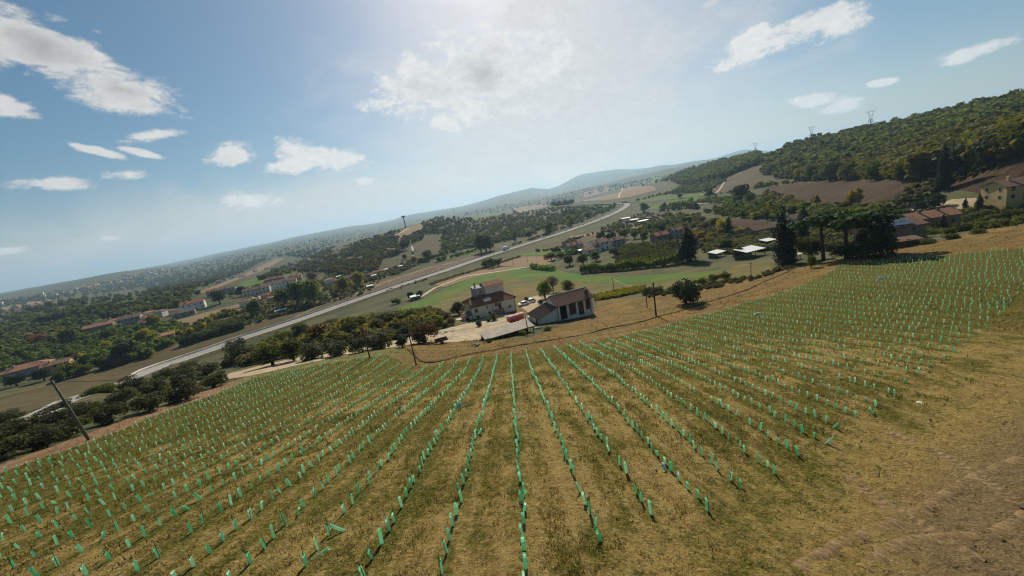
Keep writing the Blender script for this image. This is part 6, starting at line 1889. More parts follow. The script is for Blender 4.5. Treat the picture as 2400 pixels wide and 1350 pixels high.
def hedgerow(pts, n, hr, mat, label, kind='shrub', lod=2, seed=0, spread=2.5):
    """Bushes and small trees along a field boundary, one mass."""
    p = px_path(pts, 2.0)
    r = np.random.RandomState(seed + 900)
    i = r.randint(0, len(p), n)
    xy = p[i] + r.normal(0, spread, (n, 2))
    z = hz(xy[:, 0], xy[:, 1])
    protos = [crown_pts(kind, 700 + seed * 3 + q, int(LODS[lod][0] * _lod_k[kind][0]), LODS[lod][1] * _lod_k[kind][1]) for q in range(3)]
    V = []
    for k in range(n):
        h = r.uniform(*hr) * (1.6 if r.uniform() < .15 else 1.0); w = h * r.uniform(.9, 1.5); a = r.uniform(0, 6.28); q = protos[k % 3]; c, s_ = math.cos(a), math.sin(a)
        V.append(np.stack([(q[:, 0] * c - q[:, 1] * s_) * w + xy[k, 0], (q[:, 0] * s_ + q[:, 1] * c) * w + xy[k, 1], q[:, 2] * h + z[k] - .06 * h], 1))
    V = np.vstack(V)
    return tag(mobj('hedgerow', np_mesh('hedgerow', V, np.arange(len(V)).reshape(-1, 4), None, mat)), label, kind='stuff')


for k, (pts, n, hr, m_, kd) in enumerate((
        ([(640, 745), (700, 728), (760, 712)], 40, (1.5, 4), L_GREY, 'shrub'), ([(1030, 612), (1080, 598), (1125, 586)], 36, (2, 5), L_GREEN, 'broad'), ([(985, 614), (1040, 598)], 24, (2, 5), L_GREY, 'shrub'),
        ([(1130, 578), (1180, 562), (1240, 545), (1300, 528)], 60, (3, 7), L_GREEN, 'broad'), ([(1205, 574), (1260, 556), (1320, 535), (1380, 515)], 44, (2, 5), L_GREY, 'shrub'),
        ([(1300, 602), (1345, 596)], 22, (1.5, 4), L_GREEN, 'shrub'), ([(1312, 586), (1345, 562), (1400, 548)], 36, (1.5, 4), L_GREY, 'shrub'), ([(1480, 548), (1540, 532), (1620, 522)], 46, (2, 6), L_GREEN, 'broad'),
        ([(1500, 502), (1600, 492), (1640, 490)], 40, (2, 6), L_DARK, 'broad'), ([(1610, 550), (1650, 562), (1700, 566)], 30, (1.5, 4), L_YELLOW, 'shrub'), ([(1460, 478), (1550, 457), (1650, 450)], 50, (3, 8), L_HILL, 'broad'),
        ([(1400, 502), (1440, 486)], 20, (3, 8), L_GREEN, 'broad'), ([(555, 692), (640, 662)], 30, (3, 7), L_GREEN, 'broad'), ([(620, 652), (700, 628), (760, 612)], 50, (4, 9), L_HILL, 'broad'),
        ([(480, 662), (560, 634), (640, 606)], 60, (5, 10), L_HILL, 'broad'), ([(690, 692), (760, 682), (820, 667)], 36, (2, 6), L_GREEN, 'broad'), ([(876, 566), (930, 562)], 22, (5, 9), L_HILL, 'broad'),
        ([(1036, 558), (1040, 602)], 18, (3, 6), L_GREEN, 'broad'), ([(1150, 542), (1250, 522)], 40, (3, 7), L_HILL, 'broad'), ([(1180, 522), (1280, 502)], 40, (4, 8), L_GREEN, 'broad'), ([(1290, 512), (1400, 492)], 40, (4, 8), L_HILL, 'broad'),
        ([(-20, 896), (120, 860)], 34, (3, 7), L_DARK, 'broad'), ([(150, 890), (240, 866), (300, 850)], 40, (3, 7), L_GREEN, 'broad'), ([(300, 818), (400, 806)], 30, (2, 6), L_LIME, 'broad'), ([(420, 772), (520, 744), (580, 730)], 40, (2, 5), L_GREEN, 'shrub'),
        ([(100, 762), (260, 732)], 50, (6, 11), L_HILL, 'broad'), ([(60, 738), (200, 706)], 50, (7, 12), L_HILL, 'broad'), ([(880, 690), (960, 668), (1010, 652)], 30, (0.8, 2.2), L_GREY, 'shrub'),
        ([(1255, 590), (1310, 586)], 16, (1.5, 3.5), L_GREY, 'shrub'), ([(1660, 470), (1740, 480), (1800, 478)], 40, (3, 7), L_GREEN, 'broad'), ([(1780, 458), (1850, 478), (1950, 500)], 46, (2, 5), L_GREY, 'shrub'),
        ([(1800, 406), (1850, 416), (1890, 424)], 40, (5, 11), L_WOOD, 'broad'), ([(1655, 458), (1740, 447), (1815, 433), (1870, 430)], 46, (2, 6), L_GREEN, 'broad'), ([(1790, 456), (1850, 472), (1900, 486)], 40, (2, 5), L_STRAW, 'shrub'),
        ([(2000, 494), (2100, 484), (2160, 458), (2200, 434)], 44, (1.5, 5), L_GREY, 'shrub'), ([(2160, 442), (2260, 408), (2340, 384)], 30, (2, 6), L_WOOD, 'broad'),
        ([(1250, 470), (1340, 452), (1420, 438)], 50, (6, 12), L_HILL, 'broad'), ([(1000, 524), (1100, 500), (1200, 478)], 60, (6, 12), L_HILL, 'broad'), ([(1440, 436), (1540, 416)], 40, (7, 13), L_HILL, 'broad'))):
    hedgerow(pts, n, hr, m_, 'bushy hedgerow between the valley fields', kd, 2 if k in (0, 5, 6, 9, 21, 22, 23, 24, 27, 28) else 3, seed=k)
_sr = random.Random(3)
for (box, n, labs, grp) in (
        (((620, 655), (1000, 600)), 14, 'small tree scattered over the plots above the field track', 'trees scattered over the plots'), (((1060, 585), (1420, 500)), 20, 'small tree dotted on the olive hillside above the road', 'trees dotted on the olive hillside'),
        (((1280, 600), (1560, 545)), 12, 'small tree dotted between road and farmstead', 'trees between road and farmstead'), (((120, 880), (420, 790)), 14, 'garden tree between the houses left of the main road', 'garden trees left of the main road'),
        (((1480, 545), (1900, 500)), 14, 'bushy tree dotted over the slope behind the cypresses', 'trees on the slope behind the cypresses')):
    (x0, y0), (x1, y1) = box
    for k in range(n):
        t = _sr.random()
        x = x0 + (x1 - x0) * t; y = y0 + (y1 - y0) * t + _sr.uniform(-16, 16)
        p_ = at(x, y)
        hh = _sr.uniform(4, 9)
        tree(_sr.choice(('broad', 'broad', 'olive', 'poplar')), x, y, 10, _sr.choice((L_GREEN, L_GREY, L_DARK, L_LIME, L_GREEN, L_YELLOW)), labs, _sr.uniform(.95, 1.35), group=grp, p=p_, h=hh)
thicket('far_plain_trees', [(200, 672), (400, 628), (600, 590), (800, 550), (960, 516), (1000, 512), (960, 528), (850, 560), (700, 592), (560, 628), (420, 655), (280, 676)], 900, (8, 15), L_HILL, 'trees and copses across the hazy far plain', 'broad', 3, seed=51)
thicket('far_plain_trees', [(1050, 505), (1180, 482), (1300, 458), (1420, 436), (1560, 412), (1600, 420), (1480, 440), (1350, 462), (1200, 494), (1100, 508)], 420, (8, 15), L_HILL, 'copses on the rising ground under the far ridge', 'broad', 3, seed=52)
thicket('yellow_trees', [(150, 860), (300, 800), (420, 770), (600, 725), (760, 690), (880, 650), (860, 670), (700, 715), (500, 770), (300, 850)], 60, (4, 8), L_YELLOW, 'yellow green trees dotted through the gardens at left', 'broad', 2, seed=53)


# ------------------------------------------------------------------ ditch line, weeds, grass
DITCH_RIDGE_SOIL = ground_mat('ditch_soil', (0.105, 0.070, 0.035), (0.085, 0.058, 0.030), (0.060, 0.044, 0.022), big=0.2, mid=0.9, fine=4.0, bump=0.9, bump_d=0.1)
dp = px_path([(955, 818), (968, 832), (985, 846), (1015, 851), (1070, 838), (1130, 826), (1240, 807), (1340, 791), (1420, 772), (1500, 756), (1600, 728), (1700, 697), (1780, 667), (1850, 636), (1880, 616)], 0.7)
sweep('ditch_shade_ridge', dp, [(-0.55, -0.1), (-0.3, 0.12), (-0.05, 0.26), (0.15, 0.2), (0.35, 0.0), (0.6, -0.1)], DITCH_RIDGE_SOIL, 'low added ridge whose shaded face gives the dark ditch line below the vineyard', kind='structure', wob=0.13)  # ridge added so its shaded side reads as the dark ditch

GRASS_G = leaf_mat('weed_blade', (0.045, 0.066, 0.012), (0.130, 0.130, 0.028), 0.4)
GRASS_D = leaf_mat('dry_blade', (0.200, 0.140, 0.050), (0.300, 0.220, 0.095), 0.35)


def blades(name, xy, hgt, mat, label, per=5, zoff=soil_z, wid=0.018, spread=0.10):
    n = len(xy)
    r = np.random.RandomState(len(xy))
    xy = np.repeat(xy, per, axis=0) + r.normal(0, spread, (n * per, 2))
    h = np.repeat(hgt, per) * r.uniform(.45, 1.2, n * per)
    z = zoff(xy[:, 0], xy[:, 1]) - 0.03
    a = r.uniform(0, 6.28, n * per); ln = r.normal(0, .45, (n * per, 2)) * h[:, None]
    w = wid * r.uniform(.6, 1.5, n * per) * (h / .15) ** .5
    dx, dy = np.cos(a) * w, np.sin(a) * w
    V = np.stack([np.stack([xy[:, 0] - dx, xy[:, 1] - dy, z], 1), np.stack([xy[:, 0] + dx, xy[:, 1] + dy, z], 1), np.stack([xy[:, 0] + ln[:, 0], xy[:, 1] + ln[:, 1], z + h], 1)], 1).reshape(-1, 3)
    o = mobj(name, np_mesh(name, V, None, np.arange(len(V)).reshape(-1, 3), mat))
    return tag(o, label, kind='stuff')


def scatter_field(n, rmax, keep):
    """Points on the vineyard thinning out with distance so that they lie evenly over the picture."""
    a = RNG.uniform(-1.3, 1.3, n); r = np.exp(RNG.uniform(math.log(7.0), math.log(rmax), n))
    x, y = r * np.sin(a), r * np.cos(a)
    px, py, dz = to_px(x, y, soil_z(x, y))
    k = (dz > 1) & (px > -80) & (px < 2480) & (py < 1420) & keep(x, y)
    return np.stack([x[k], y[k]], 1)


def weedy(x, y):
    s = np.abs(((x - ROW_X0 - ROW_K * y) / ROW_S) % 1 - 0.5)      # 0 = middle of the lane
    p = 0.16 + field_green(x, y) * 1.6 + 0.28 * wavy(x, y, 6.0, 21) + 0.22 * wavy(x, y * 0.35, 2.2, 22) + 0.08 * (s > 0.40) - 0.05 * (np.abs(s - 0.23) < 0.07)
    return (RNG.uniform(0, 1, len(x)) < np.clip(p, 0.01, 1)) & (in_poly(x, y, FIELD) | (RNG.uniform(0, 1, len(x)) < 0.25))


_w = scatter_field(190000, 90, weedy)
blades('weeds', _w, RNG.uniform(.06, .20, len(_w)) * np.clip(np.hypot(_w[:, 0], _w[:, 1]) / 20, .8, 1.8), GRASS_G, 'green weeds and grass growing between the vine rows', 4)
_d = scatter_field(120000, 70, lambda x, y: RNG.uniform(0, 1, len(x)) < (0.45 + 0.3 * wavy(x, y, 5.0, 31)) * np.where(in_poly(x, y, FIELD), 1.0, 0.25))
blades('straw', _d, RNG.uniform(.03, .10, len(_d)) * np.clip(np.hypot(_d[:, 0], _d[:, 1]) / 20, .8, 1.8), GRASS_D, 'dry straw and dead stalks on the vineyard soil', 3)
_b = hit(RNG.uniform(900, 2400, 9000), RNG.uniform(520, 870, 9000))
_pxl = to_px(_b[:, 0], _b[:, 1], _b[:, 2])
_ok = (np.hypot(_b[:, 0], _b[:, 1]) < 165) & (np.hypot(_b[:, 0], _b[:, 1]) > 58) & ~in_poly(_b[:, 0], _b[:, 1], FIELD) & (_pxl[1] > 905 - 0.19 * _pxl[0] - 10 * 0) & (_pxl[1] > np.interp(_pxl[0], [900, 1240, 1400, 1600, 1800, 1976, 2400], [800, 795, 712, 692, 648, 604, 522]))
_b = _b[_ok]
blades('bank_grass', _b[:, :2], RNG.uniform(.25, .6, len(_b)), GRASS_D, 'tall dry grass on the bank below the vineyard', 6, hz, 0.05, 0.5)


# clods of soil, and stones
def clods():
    xy = scatter_field(26000, 45, lambda x, y: RNG.uniform(0, 1, len(x)) < np.clip(0.35 + 0.35 * wavy(x, y, 4.0, 41) - field_green(x, y), 0, 1))
    n = len(xy)
    t = (1 + 5 ** .5) / 2
    ico = np.array([(1, 1, 1), (-1, -1, 1), (-1, 1, -1), (1, -1, -1), (0, 0, 1.5), (0, 0, -1.2)], float)
    octv = np.array([(1, 0, 0), (-1, 0, 0), (0, 1, 0), (0, -1, 0), (0, 0, .8), (0, 0, -.8)], float)
    octf = np.array([(0, 2, 4), (2, 1, 4), (1, 3, 4), (3, 0, 4)])
    s = RNG.uniform(.018, .055, n) * np.clip(np.hypot(xy[:, 0], xy[:, 1]) / 16, .8, 2.2)
    a = RNG.uniform(0, 6.28, n)
    V = octv[None] * s[:, None, None] * RNG.uniform(.6, 1.3, (n, 6, 3))
    c, q = np.cos(a)[:, None], np.sin(a)[:, None]
    X = V[..., 0] * c - V[..., 1] * q + xy[:, 0:1]; Y = V[..., 0] * q + V[..., 1] * c + xy[:, 1:2]
    Z = V[..., 2] + (soil_z(xy[:, 0], xy[:, 1]))[:, None]
    V = np.stack([X, Y, Z], -1).reshape(-1, 3)
    F = (octf[None] + (np.arange(n) * 6)[:, None, None]).reshape(-1, 3)
    tag(mobj('soil_clods', np_mesh('soil_clods', V, None, F, VCLOD)), 'crumbled clods of pale soil over the vineyard', kind='stuff')


VCLOD = ground_mat('clod_soil', (0.29, 0.19, 0.085), (0.22, 0.14, 0.06), (0.18, 0.115, 0.05), big=0.3, mid=2.0, fine=12.0, bump=0.3, bump_d=0.02)
clods()


DUST = ground_mat('dusty_track_soil', (0.215, 0.152, 0.074), (0.18, 0.125, 0.060), (0.13, 0.088, 0.042), big=0.3, mid=1.5, fine=9.0, bump=0.6, bump_d=0.04, cd=(0.29, 0.212, 0.11))


# tyre tracks on the headland: pressed ribs of soil
def tyre_track(pts, label):
    p = smooth_path(np.array(pts, float), 0.06)
    d = np.gradient(p, axis=0); d /= np.linalg.norm(d, axis=1)[:, None]; nn = np.stack([d[:, 1], -d[:, 0]], 1)
    vs, q = [], []
    base = soil_z(p[:, 0], p[:, 1])
    for i in range(len(p)):
        rib = 0.04 if (i // 3) % 2 else -0.005
        for o, k in ((-.34, -.06), (-.24, rib), (0.0, rib * .95), (.24, rib), (.34, -.06)):
            s = (i - abs(o) * 5)
            vs.append((p[i, 0] + nn[i, 0] * o - d[i, 0] * abs(o) * .5, p[i, 1] + nn[i, 1] * o - d[i, 1] * abs(o) * .5, base[i] + k + random.uniform(-.006, .006)))
    m = 5
    q = [(i * m + k, i * m + k + 1, (i + 1) * m + k + 1, (i + 1) * m + k) for i in range(len(p) - 1) for k in range(m - 1)]
    tag(mobj('tyre_track', np_mesh('tyre_track', vs, q, None, DUST)), label, kind='structure')


for _pts, _lab in (([(1870, 1345), (1960, 1290), (2060, 1250), (2160, 1205), (2280, 1130), (2400, 1080)], 'ribbed tyre track pressed in the headland, longest of the four'),
                   ([(2030, 1345), (2100, 1290), (2200, 1270), (2330, 1260), (2420, 1210)], 'ribbed tyre track near the bottom corner of the headland'),
                   ([(1990, 1120), (2060, 1180), (2160, 1240), (2300, 1330)], 'ribbed tyre track crossing the others on the headland'),
                   ([(2080, 1020), (2180, 1060), (2290, 1120), (2400, 1200)], 'ribbed tyre track in the upper headland')):
    tyre_track([tuple(q[:2]) for q in hit([w[0] for w in _pts], [w[1] for w in _pts])], _lab)


# ------------------------------------------------------------------ odd sleeves and litter in the vineyard
PALE_SHEET = plain_mat('pale_turquoise_sheet', (0.40, 0.68, 0.60), 0.5, 0.15, 3.0, 0.1)
WHITE_SHEET = plain_mat('torn_white_plastic', (0.80, 0.82, 0.72), 0.5, 0.2, 3.0, 0.1)


def vine_px(px, py):
    p = at(px, py)
    return np.array((p[0], p[1], soil_z(p[0], p[1])))


def lone_tube(px, py, rx, ry, rz, label, s=1.0):
    p = vine_px(px, py)
    vs, fs = tube_shape(77 + px % 9, 0.56, 0.055)
    me = bpy.data.meshes.new('vine_tube'); me.from_pydata(vs, [], fs); me.materials.append(TUBE)
    o = mobj('vine_tube', me, None, (p[0], p[1], p[2] + 0.06), (rx, ry, rz), (s, s, s))
    tag(o, label, 'vine tube')


lone_tube(770, 1298, math.radians(86), 0.0, math.radians(-40), 'fallen green vine tube lying flat on the soil')
lone_tube(806, 1252, math.radians(10), math.radians(-42), 0, 'green vine tube leaning over beside the fallen one')
lone_tube(1222, 1188, math.radians(-6), math.radians(30), 0, 'green vine tube tilted across its neighbours in the middle row')
lone_tube(2048, 975, 0.0, math.radians(-34), 0, 'green vine tube tilted at the near end of its row')


def sheet(name, px, py, w, h, mat, label, tilt=1.2, rz=0.3, cat='plastic sheet'):
    p = vine_px(px, py)
    n = 7
    r = random.Random(px)
    vs = []
    for i in range(n):
        for j in range(n):
            u, v = i / (n - 1) - .5, j / (n - 1)
            vs.append((u * w * (1 + .2 * math.sin(v * 5 + px)), .09 * w * math.sin(u * 7 + v * 4) + r.uniform(-.02, .02), v * h + r.uniform(-.02, .02)))
    fs = [(i * n + j, (i + 1) * n + j, (i + 1) * n + j + 1, i * n + j + 1) for i in range(n - 1) for j in range(n - 1)]
    me = bpy.data.meshes.new(name); me.from_pydata(vs, [], fs); me.materials.append(mat)
    me.polygons.foreach_set('use_smooth', np.ones(len(me.polygons), bool))
    o = mobj(name, me, None, (p[0], p[1], p[2] + 0.03), (tilt, 0, rz))
    so = o.modifiers.new('thickness', 'SOLIDIFY'); so.thickness = 0.01
    tag(o, label, cat)


sheet('plastic_sheet', 1079, 964, .34, .55, PALE_SHEET, 'pale turquoise plastic sheet standing in the vine row', -.15, .1)
sheet('torn_plastic', 1562, 1110, .22, .36, WHITE_SHEET, 'torn white plastic wrapped round a vine', -.6, .6)
sheet('torn_plastic', 2163, 950, .26, .3, WHITE_SHEET, 'scrap of white plastic lying on the headland', -1.45, .9)
sheet('torn_plastic', 2067, 656, 1.1, .6, WHITE_SHEET, 'white scrap in the greenest part of the vineyard', -.9, .2)
sheet('torn_plastic', 1777, 740, 1.2, .5, WHITE_SHEET, 'white scrap caught in the upper vine rows', -1.1, .2)


# ------------------------------------------------------------------ poles and wires
POLE = plain_mat('pole_wood', (0.10, 0.075, 0.055), 0.9, 0.35, 2.0, 0.3)
CONC_POLE = plain_mat('concrete_pole', (0.13, 0.13, 0.10), 0.9, 0.25, 1.0, 0.2)
WIRE = plain_mat('cable', (0.05, 0.05, 0.05), 0.6, 0.2, 1.0, 0.0)
WIRE_PALE = plain_mat('pale_cable', (0.62, 0.58, 0.45), 0.6, 0.2, 1.0, 0.0)
POLE_TOP = {}


def pole(key, px, py, h, label, mat=POLE, r0=.14, r1=.09, lean=(0, 0), arm=True, cat='pole'):
    p = at(px, py)
    e = empty('utility_pole', (p[0], p[1], p[2]), 0.0, label, cat)
    top = Vector((lean[0] * h, lean[1] * h, h))
    MB().tube([(0, 0, -.5), (top.x * .5, top.y * .5, h * .5), top], [r0, (r0 + r1) / 2, r1], 9).build('post', mat, e, smooth=True)
    if arm:
        MB().box(top.x - .45, top.x + .45, top.y - .05, top.y + .05, h - .45, h - .33).build('crossarm', mat, e)
        for s in (-.4, .4):
            MB().lathe([(.03, 0), (.05, .05), (.03, .1), (.05, .14), (.02, .18)], 8, (top.x + s, top.y, h - .33)).build('insulator', PLASTER_W, e)
    POLE_TOP[key] = Vector(p) + top - Vector((0, 0, .2))
    return e


pole('A', 976, 857, 6.4, 'dark wooden pole at the corner of the vineyard beside the ditch line')
pole('B', 868, 842, 6.6, 'dark wooden pole on the verge beside the drive')
pole('C', 210, 1032, 7.6, 'thick grey concrete pole leaning at the left edge of the vineyard', CONC_POLE, .15, .11, (-.17, .02), False)
pole('D', 1517, 722, 6.6, 'thinner wooden pole of the pair on the dry bank')
pole('E', 1538, 742, 8.0, 'thicker wooden pole of the pair on the dry bank', r0=.2, r1=.14)
pole('F', 1440, 688, 5.8, 'wooden pole at the grape rows holding the pale cable', r0=.12)
pole('G', 1761, 658, 5.2, 'thin pole in the meadow below the white sheds', r0=.1, r1=.07)
pole('J', 1238, 780, 4.4, 'wooden pole at the corner of the open shed')
pole('L', 1688, 712, 2.2, 'short stake on the dry bank', r0=.05, r1=.04, arm=False)
pole('M', 1204, 622, 8.0, 'roadside pole in the tan field, left of two', r0=.12, arm=False)
pole('N', 1238, 620, 7.5, 'roadside pole in the tan field, right of two', r0=.12, arm=False)


def wire(a, b, sag, label, mat=WIRE, r=.03):
    a, b = POLE_TOP[a] if isinstance(a, str) else Vector(a), POLE_TOP[b] if isinstance(b, str) else Vector(b)
    pts = []
    for k in range(15):
        t = k / 14
        q = a.lerp(b, t); q.z -= sag * 4 * t * (1 - t)
        pts.append(q)
    o = MB().tube(pts, r, 4).build('overhead_wire', mat)
    tag(o, label, 'wire')


wire('A', 'J', 0.9, 'overhead wire from the vineyard corner pole to the shed pole')
wire('A', 'B', 0.7, 'overhead wire from the vineyard corner pole to the drive pole')
wire('B', 'C', 2.6, 'overhead wire sweeping down from the drive pole to the concrete pole')
wire('F', 'D', 1.3, 'thick pale cable sagging between poles right of the barn', WIRE_PALE, .045)


# ------------------------------------------------------------------ vehicles
CAR_WHITE = plain_mat('white_car_paint', (0.78, 0.78, 0.76), 0.25, 0.04, 1.0, 0.0, spec=0.6)
CAR_GREY = plain_mat('grey_car_paint', (0.22, 0.23, 0.25), 0.3, 0.05, 1.0, 0.0, spec=0.6)
CAR_BLUE = plain_mat('blue_car_paint', (0.06, 0.13, 0.30), 0.3, 0.05, 1.0, 0.0, spec=0.6)
CAR_RED = plain_mat('red_paint', (0.42, 0.05, 0.04), 0.45, 0.2, 1.5, 0.05)
TYRE = plain_mat('tyre_rubber', (0.02, 0.02, 0.02), 0.9, 0.2, 3.0, 0.0)
RIM = plain_mat('wheel_rim', (0.45, 0.45, 0.46), 0.35, 0.1, 3.0, 0.0, metal=0.7)
TARP = plain_mat('faded_red_tarpaulin', (0.62, 0.30, 0.24), 0.75, 0.25, 1.2, 0.2, col2=(0.52, 0.16, 0.13))
_car_meshes = {}


def car_meshes():
    if _car_meshes:
        return _car_meshes
    prof = [(-2.05, .32), (-2.1, .62), (-1.95, .84), (-1.15, .93), (1.35, .95), (2.0, .86), (2.1, .6), (2.05, .32)]
    _car_meshes['body'] = MB().prism([(x, -.84, z) for x, z in prof], (0, 1.68, 0)).mesh('body', CAR_WHITE, 0.07)
    cab = [(-1.2, .93), (-.55, 1.42), (.9, 1.44), (1.75, .95)]
    m = MB()
    n = len(cab)
    vs = [(x, -.78 if i in (0, 3) else -.64, z) for i, (x, z) in enumerate(cab)] + [(x, .78 if i in (0, 3) else .64, z) for i, (x, z) in enumerate(cab)]
    m.add(vs, [(0, 1, 2, 3), (7, 6, 5, 4), (0, 4, 5, 1), (2, 6, 7, 3), (0, 3, 7, 4)])
    _car_meshes['glass'] = m.mesh('windows', GLASS)
    _car_meshes['roof'] = MB().add([(-.62, -.655, 1.405), (.95, -.655, 1.42), (.95, .655, 1.42), (-.62, .655, 1.405), (-.5, -.6, 1.47), (.82, -.6, 1.48), (.82, .6, 1.48), (-.5, .6, 1.47)],
                                   [(4, 5, 6, 7), (0, 1, 5, 4), (1, 2, 6, 5), (2, 3, 7, 6), (3, 0, 4, 7), (0, 3, 2, 1)]).mesh('roof_panel', CAR_WHITE)
    t = MB().tube([(0, -.1, 0), (0, .1, 0)], .32, 16); _car_meshes['tyre'] = t.mesh('tyre', TYRE, smooth=False)
    t = MB().tube([(0, -.115, 0), (0, .115, 0)], .19, 12); _car_meshes['rim'] = t.mesh('rim', RIM)
    _car_meshes['lamp'] = MB().box(-.03, .03, -.2, .2, -.07, .07).mesh('headlight', PLASTER_W)
    return _car_meshes


def car(p, rz, mat, label, s=1.0, group=None):
    ms = car_meshes()
    e = empty('parked_car', (p[0], p[1], p[2]), rz, label, 'car', group)
    e.scale = (s, s, s)
    own_mat(mobj('body', ms['body'], e), mat); mobj('windows', ms['glass'], e); own_mat(mobj('roof_panel', ms['roof'], e), mat)
    for x in (-1.3, 1.3):
        for y in (-.78, .78):
            w = mobj('wheel', ms['tyre'], e, (x, y, .32)); mobj('rim', ms['rim'], w)
    for y in (-.6, .6):
        mobj('headlight', ms['lamp'], e, (-2.08, y, .68))
    return e


def on_ground(px, py, layer=2):
    p = at(px, py)
    return (p[0], p[1], p[2] + float(lift_of(p[0], p[1])) * layer + .01)


car(on_ground(1228, 716), FARM_RZ + .15, CAR_WHITE, 'white car parked in the back yard, nearer the farmhouse')
car(on_ground(1244, 710), FARM_RZ + .15, CAR_WHITE, 'white car parked in the back yard, nearer the barn')
for i, (x, y, m, lab) in enumerate(((170, 846, CAR_WHITE, 'white car parked by the orange house, first of the row'), (182, 842, CAR_GREY, 'grey car parked by the orange house, second of the row'),
                                    (196, 839, CAR_WHITE, 'white car parked by the orange house, third of the row'), (213, 834, CAR_WHITE, 'white car parked by the orange house, last of the row'),
                                    (220, 845, CAR_WHITE, 'white car standing alone on the lawn by the orange house'), (605, 757, CAR_BLUE, 'small blue car on the earth above the mown field'))):
    car(on_ground(x, y), math.radians(30 + i * 9), m, lab)


def road_pt(px):
    """Point on the main road surface seen in a given column of the photograph."""
    z = rb + 0.07
    X, _, _ = to_px(rp[:, 0], rp[:, 1], z)
    i = int(np.argmin(np.abs(X - px)))
    d = rp[min(i + 1, len(rp) - 1)] - rp[max(i - 1, 0)]
    a = math.atan2(d[1], d[0])
    nrm = np.array((math.sin(a), -math.cos(a)))
    return rp[i], z[i], a, nrm


for i, (x, side, m, lab) in enumerate(((1275, -1, CAR_WHITE, 'white car on the main road right behind the lorry'), (1292, 1, CAR_GREY, 'grey car on the near lane of the far road'),
                                       (1328, -1, CAR_WHITE, 'white car on the far road below the tree clumps'), (1352, 1, CAR_WHITE, 'white car approaching on the far road'),
                                       (1368, -1, CAR_GREY, 'grey car on the far road near the bend'), (1405, 1, CAR_WHITE, 'white car just before the road bend'), (1432, -1, CAR_GREY, 'dark car entering the road bend'))):
    p, z, a, n = road_pt(x)
    p = p + n * 2.1 * side
    car((p[0], p[1], z), a + (math.pi if side < 0 else 0), m, lab)


def lorry():
    p, z, a, n = road_pt(1188)
    p = p - n * 2.1
    e = empty('lorry', (p[0], p[1], z), a, 'white box lorry driving on the main road', 'lorry')
    MB().box(-5.0, 2.6, -1.25, 1.25, 1.05, 3.8).build('cargo_box', CAR_WHITE, e, 0.05)
    c = MB().prism([(2.8, -1.2, .6), (4.9, -1.2, .6), (4.9, -1.2, 1.7), (4.5, -1.2, 2.9), (2.8, -1.2, 3.0)], (0, 2.4, 0)).build('cab', CAR_WHITE, e, 0.06)
    MB().add([(4.935, -1.0, 1.75), (4.935, 1.0, 1.75), (4.6, 1.0, 2.75), (4.6, -1.0, 2.75)], [(0, 1, 2, 3)]).build('windscreen', GLASS, c)
    MB().box(-5.0, 4.6, -.5, .5, .62, 1.04).build('chassis', TYRE, e)
    for x in (-3.9, -2.7, 3.7):
        for y in (-1.1, 1.1):
            w = MB().tube([(x, y - .16, .52), (x, y + .16, .52)], .52, 14).build('wheel', TYRE, e)
            MB().tube([(x, y - .175, .52), (x, y + .175, .52)], .27, 10).build('rim', RIM, w)


lorry()


def red_trailer():
    p = on_ground(1210, 757)
    e = empty('farm_trailer', p, FARM_RZ + math.radians(6), 'red farm trailer under a faded red tarpaulin by the shed', 'trailer')
    MB().box(-2.3, 2.3, -1.1, 1.1, .8, 1.75).build('bed', CAR_RED, e, 0.03)
    m = MB()
    n = 9
    vs, fs = [], []
    for i in range(n):
        x = -2.4 + 4.9 * i / (n - 1)
        for j in range(7):
            t = j / 6 * math.pi
            vs.append((x + .05 * math.sin(j * 2 + i), -1.18 * math.cos(t), 1.76 + .72 * math.sin(t) ** .6 + .05 * math.sin(i * 1.9 + j)))
    for i in range(n - 1):
        for j in range(6):
            fs.append((i * 7 + j, i * 7 + j + 1, i * 7 + j + 8, i * 7 + j + 7))
    fs += [tuple(range(7)), tuple((n - 1) * 7 + j for j in range(6, -1, -1))]
    MB().add(vs, fs).build('tarpaulin', TARP, e, smooth=True)
    MB().tube([(2.3, 0, .8), (3.9, 0, .62)], .07, 8).build('drawbar', CAR_RED, e)
    MB().box(-2.0, 2.2, -.4, .4, .55, .79).build('chassis', TYRE, e)
    for x in (-.9, .3):
        for y in (-1.0, 1.0):
            w = MB().tube([(x, y - .14, .42), (x, y + .14, .42)], .42, 14).build('wheel', TYRE, e)
            MB().tube([(x, y - .155, .42), (x, y + .155, .42)], .2, 10).build('rim', RIM, w)


red_trailer()


def cart():
    p = on_ground(1036, 806)
    e = empty('farm_cart', p, FARM_RZ, 'dark wooden farm cart beside the drive', 'cart')
    MB().box(-1.5, 1.5, -.8, .8, .75, .9).box(-1.5, 1.5, -.8, -.72, .9, 1.25).box(-1.5, 1.5, .72, .8, .9, 1.25).build('bed', DARKWOOD, e)
    MB().tube([(1.5, 0, .8), (2.8, 0, .35)], .06, 7).build('drawbar', DARKWOOD, e)
    for y in (-.9, .9):
        w = MB().tube([(0, y - .07, .42), (0, y + .07, .42)], .42, 14).build('wheel', TYRE, e)
        MB().tube([(0, y - .09, .42), (0, y + .09, .42)], .16, 8).build('hub', RIM, w)


cart()


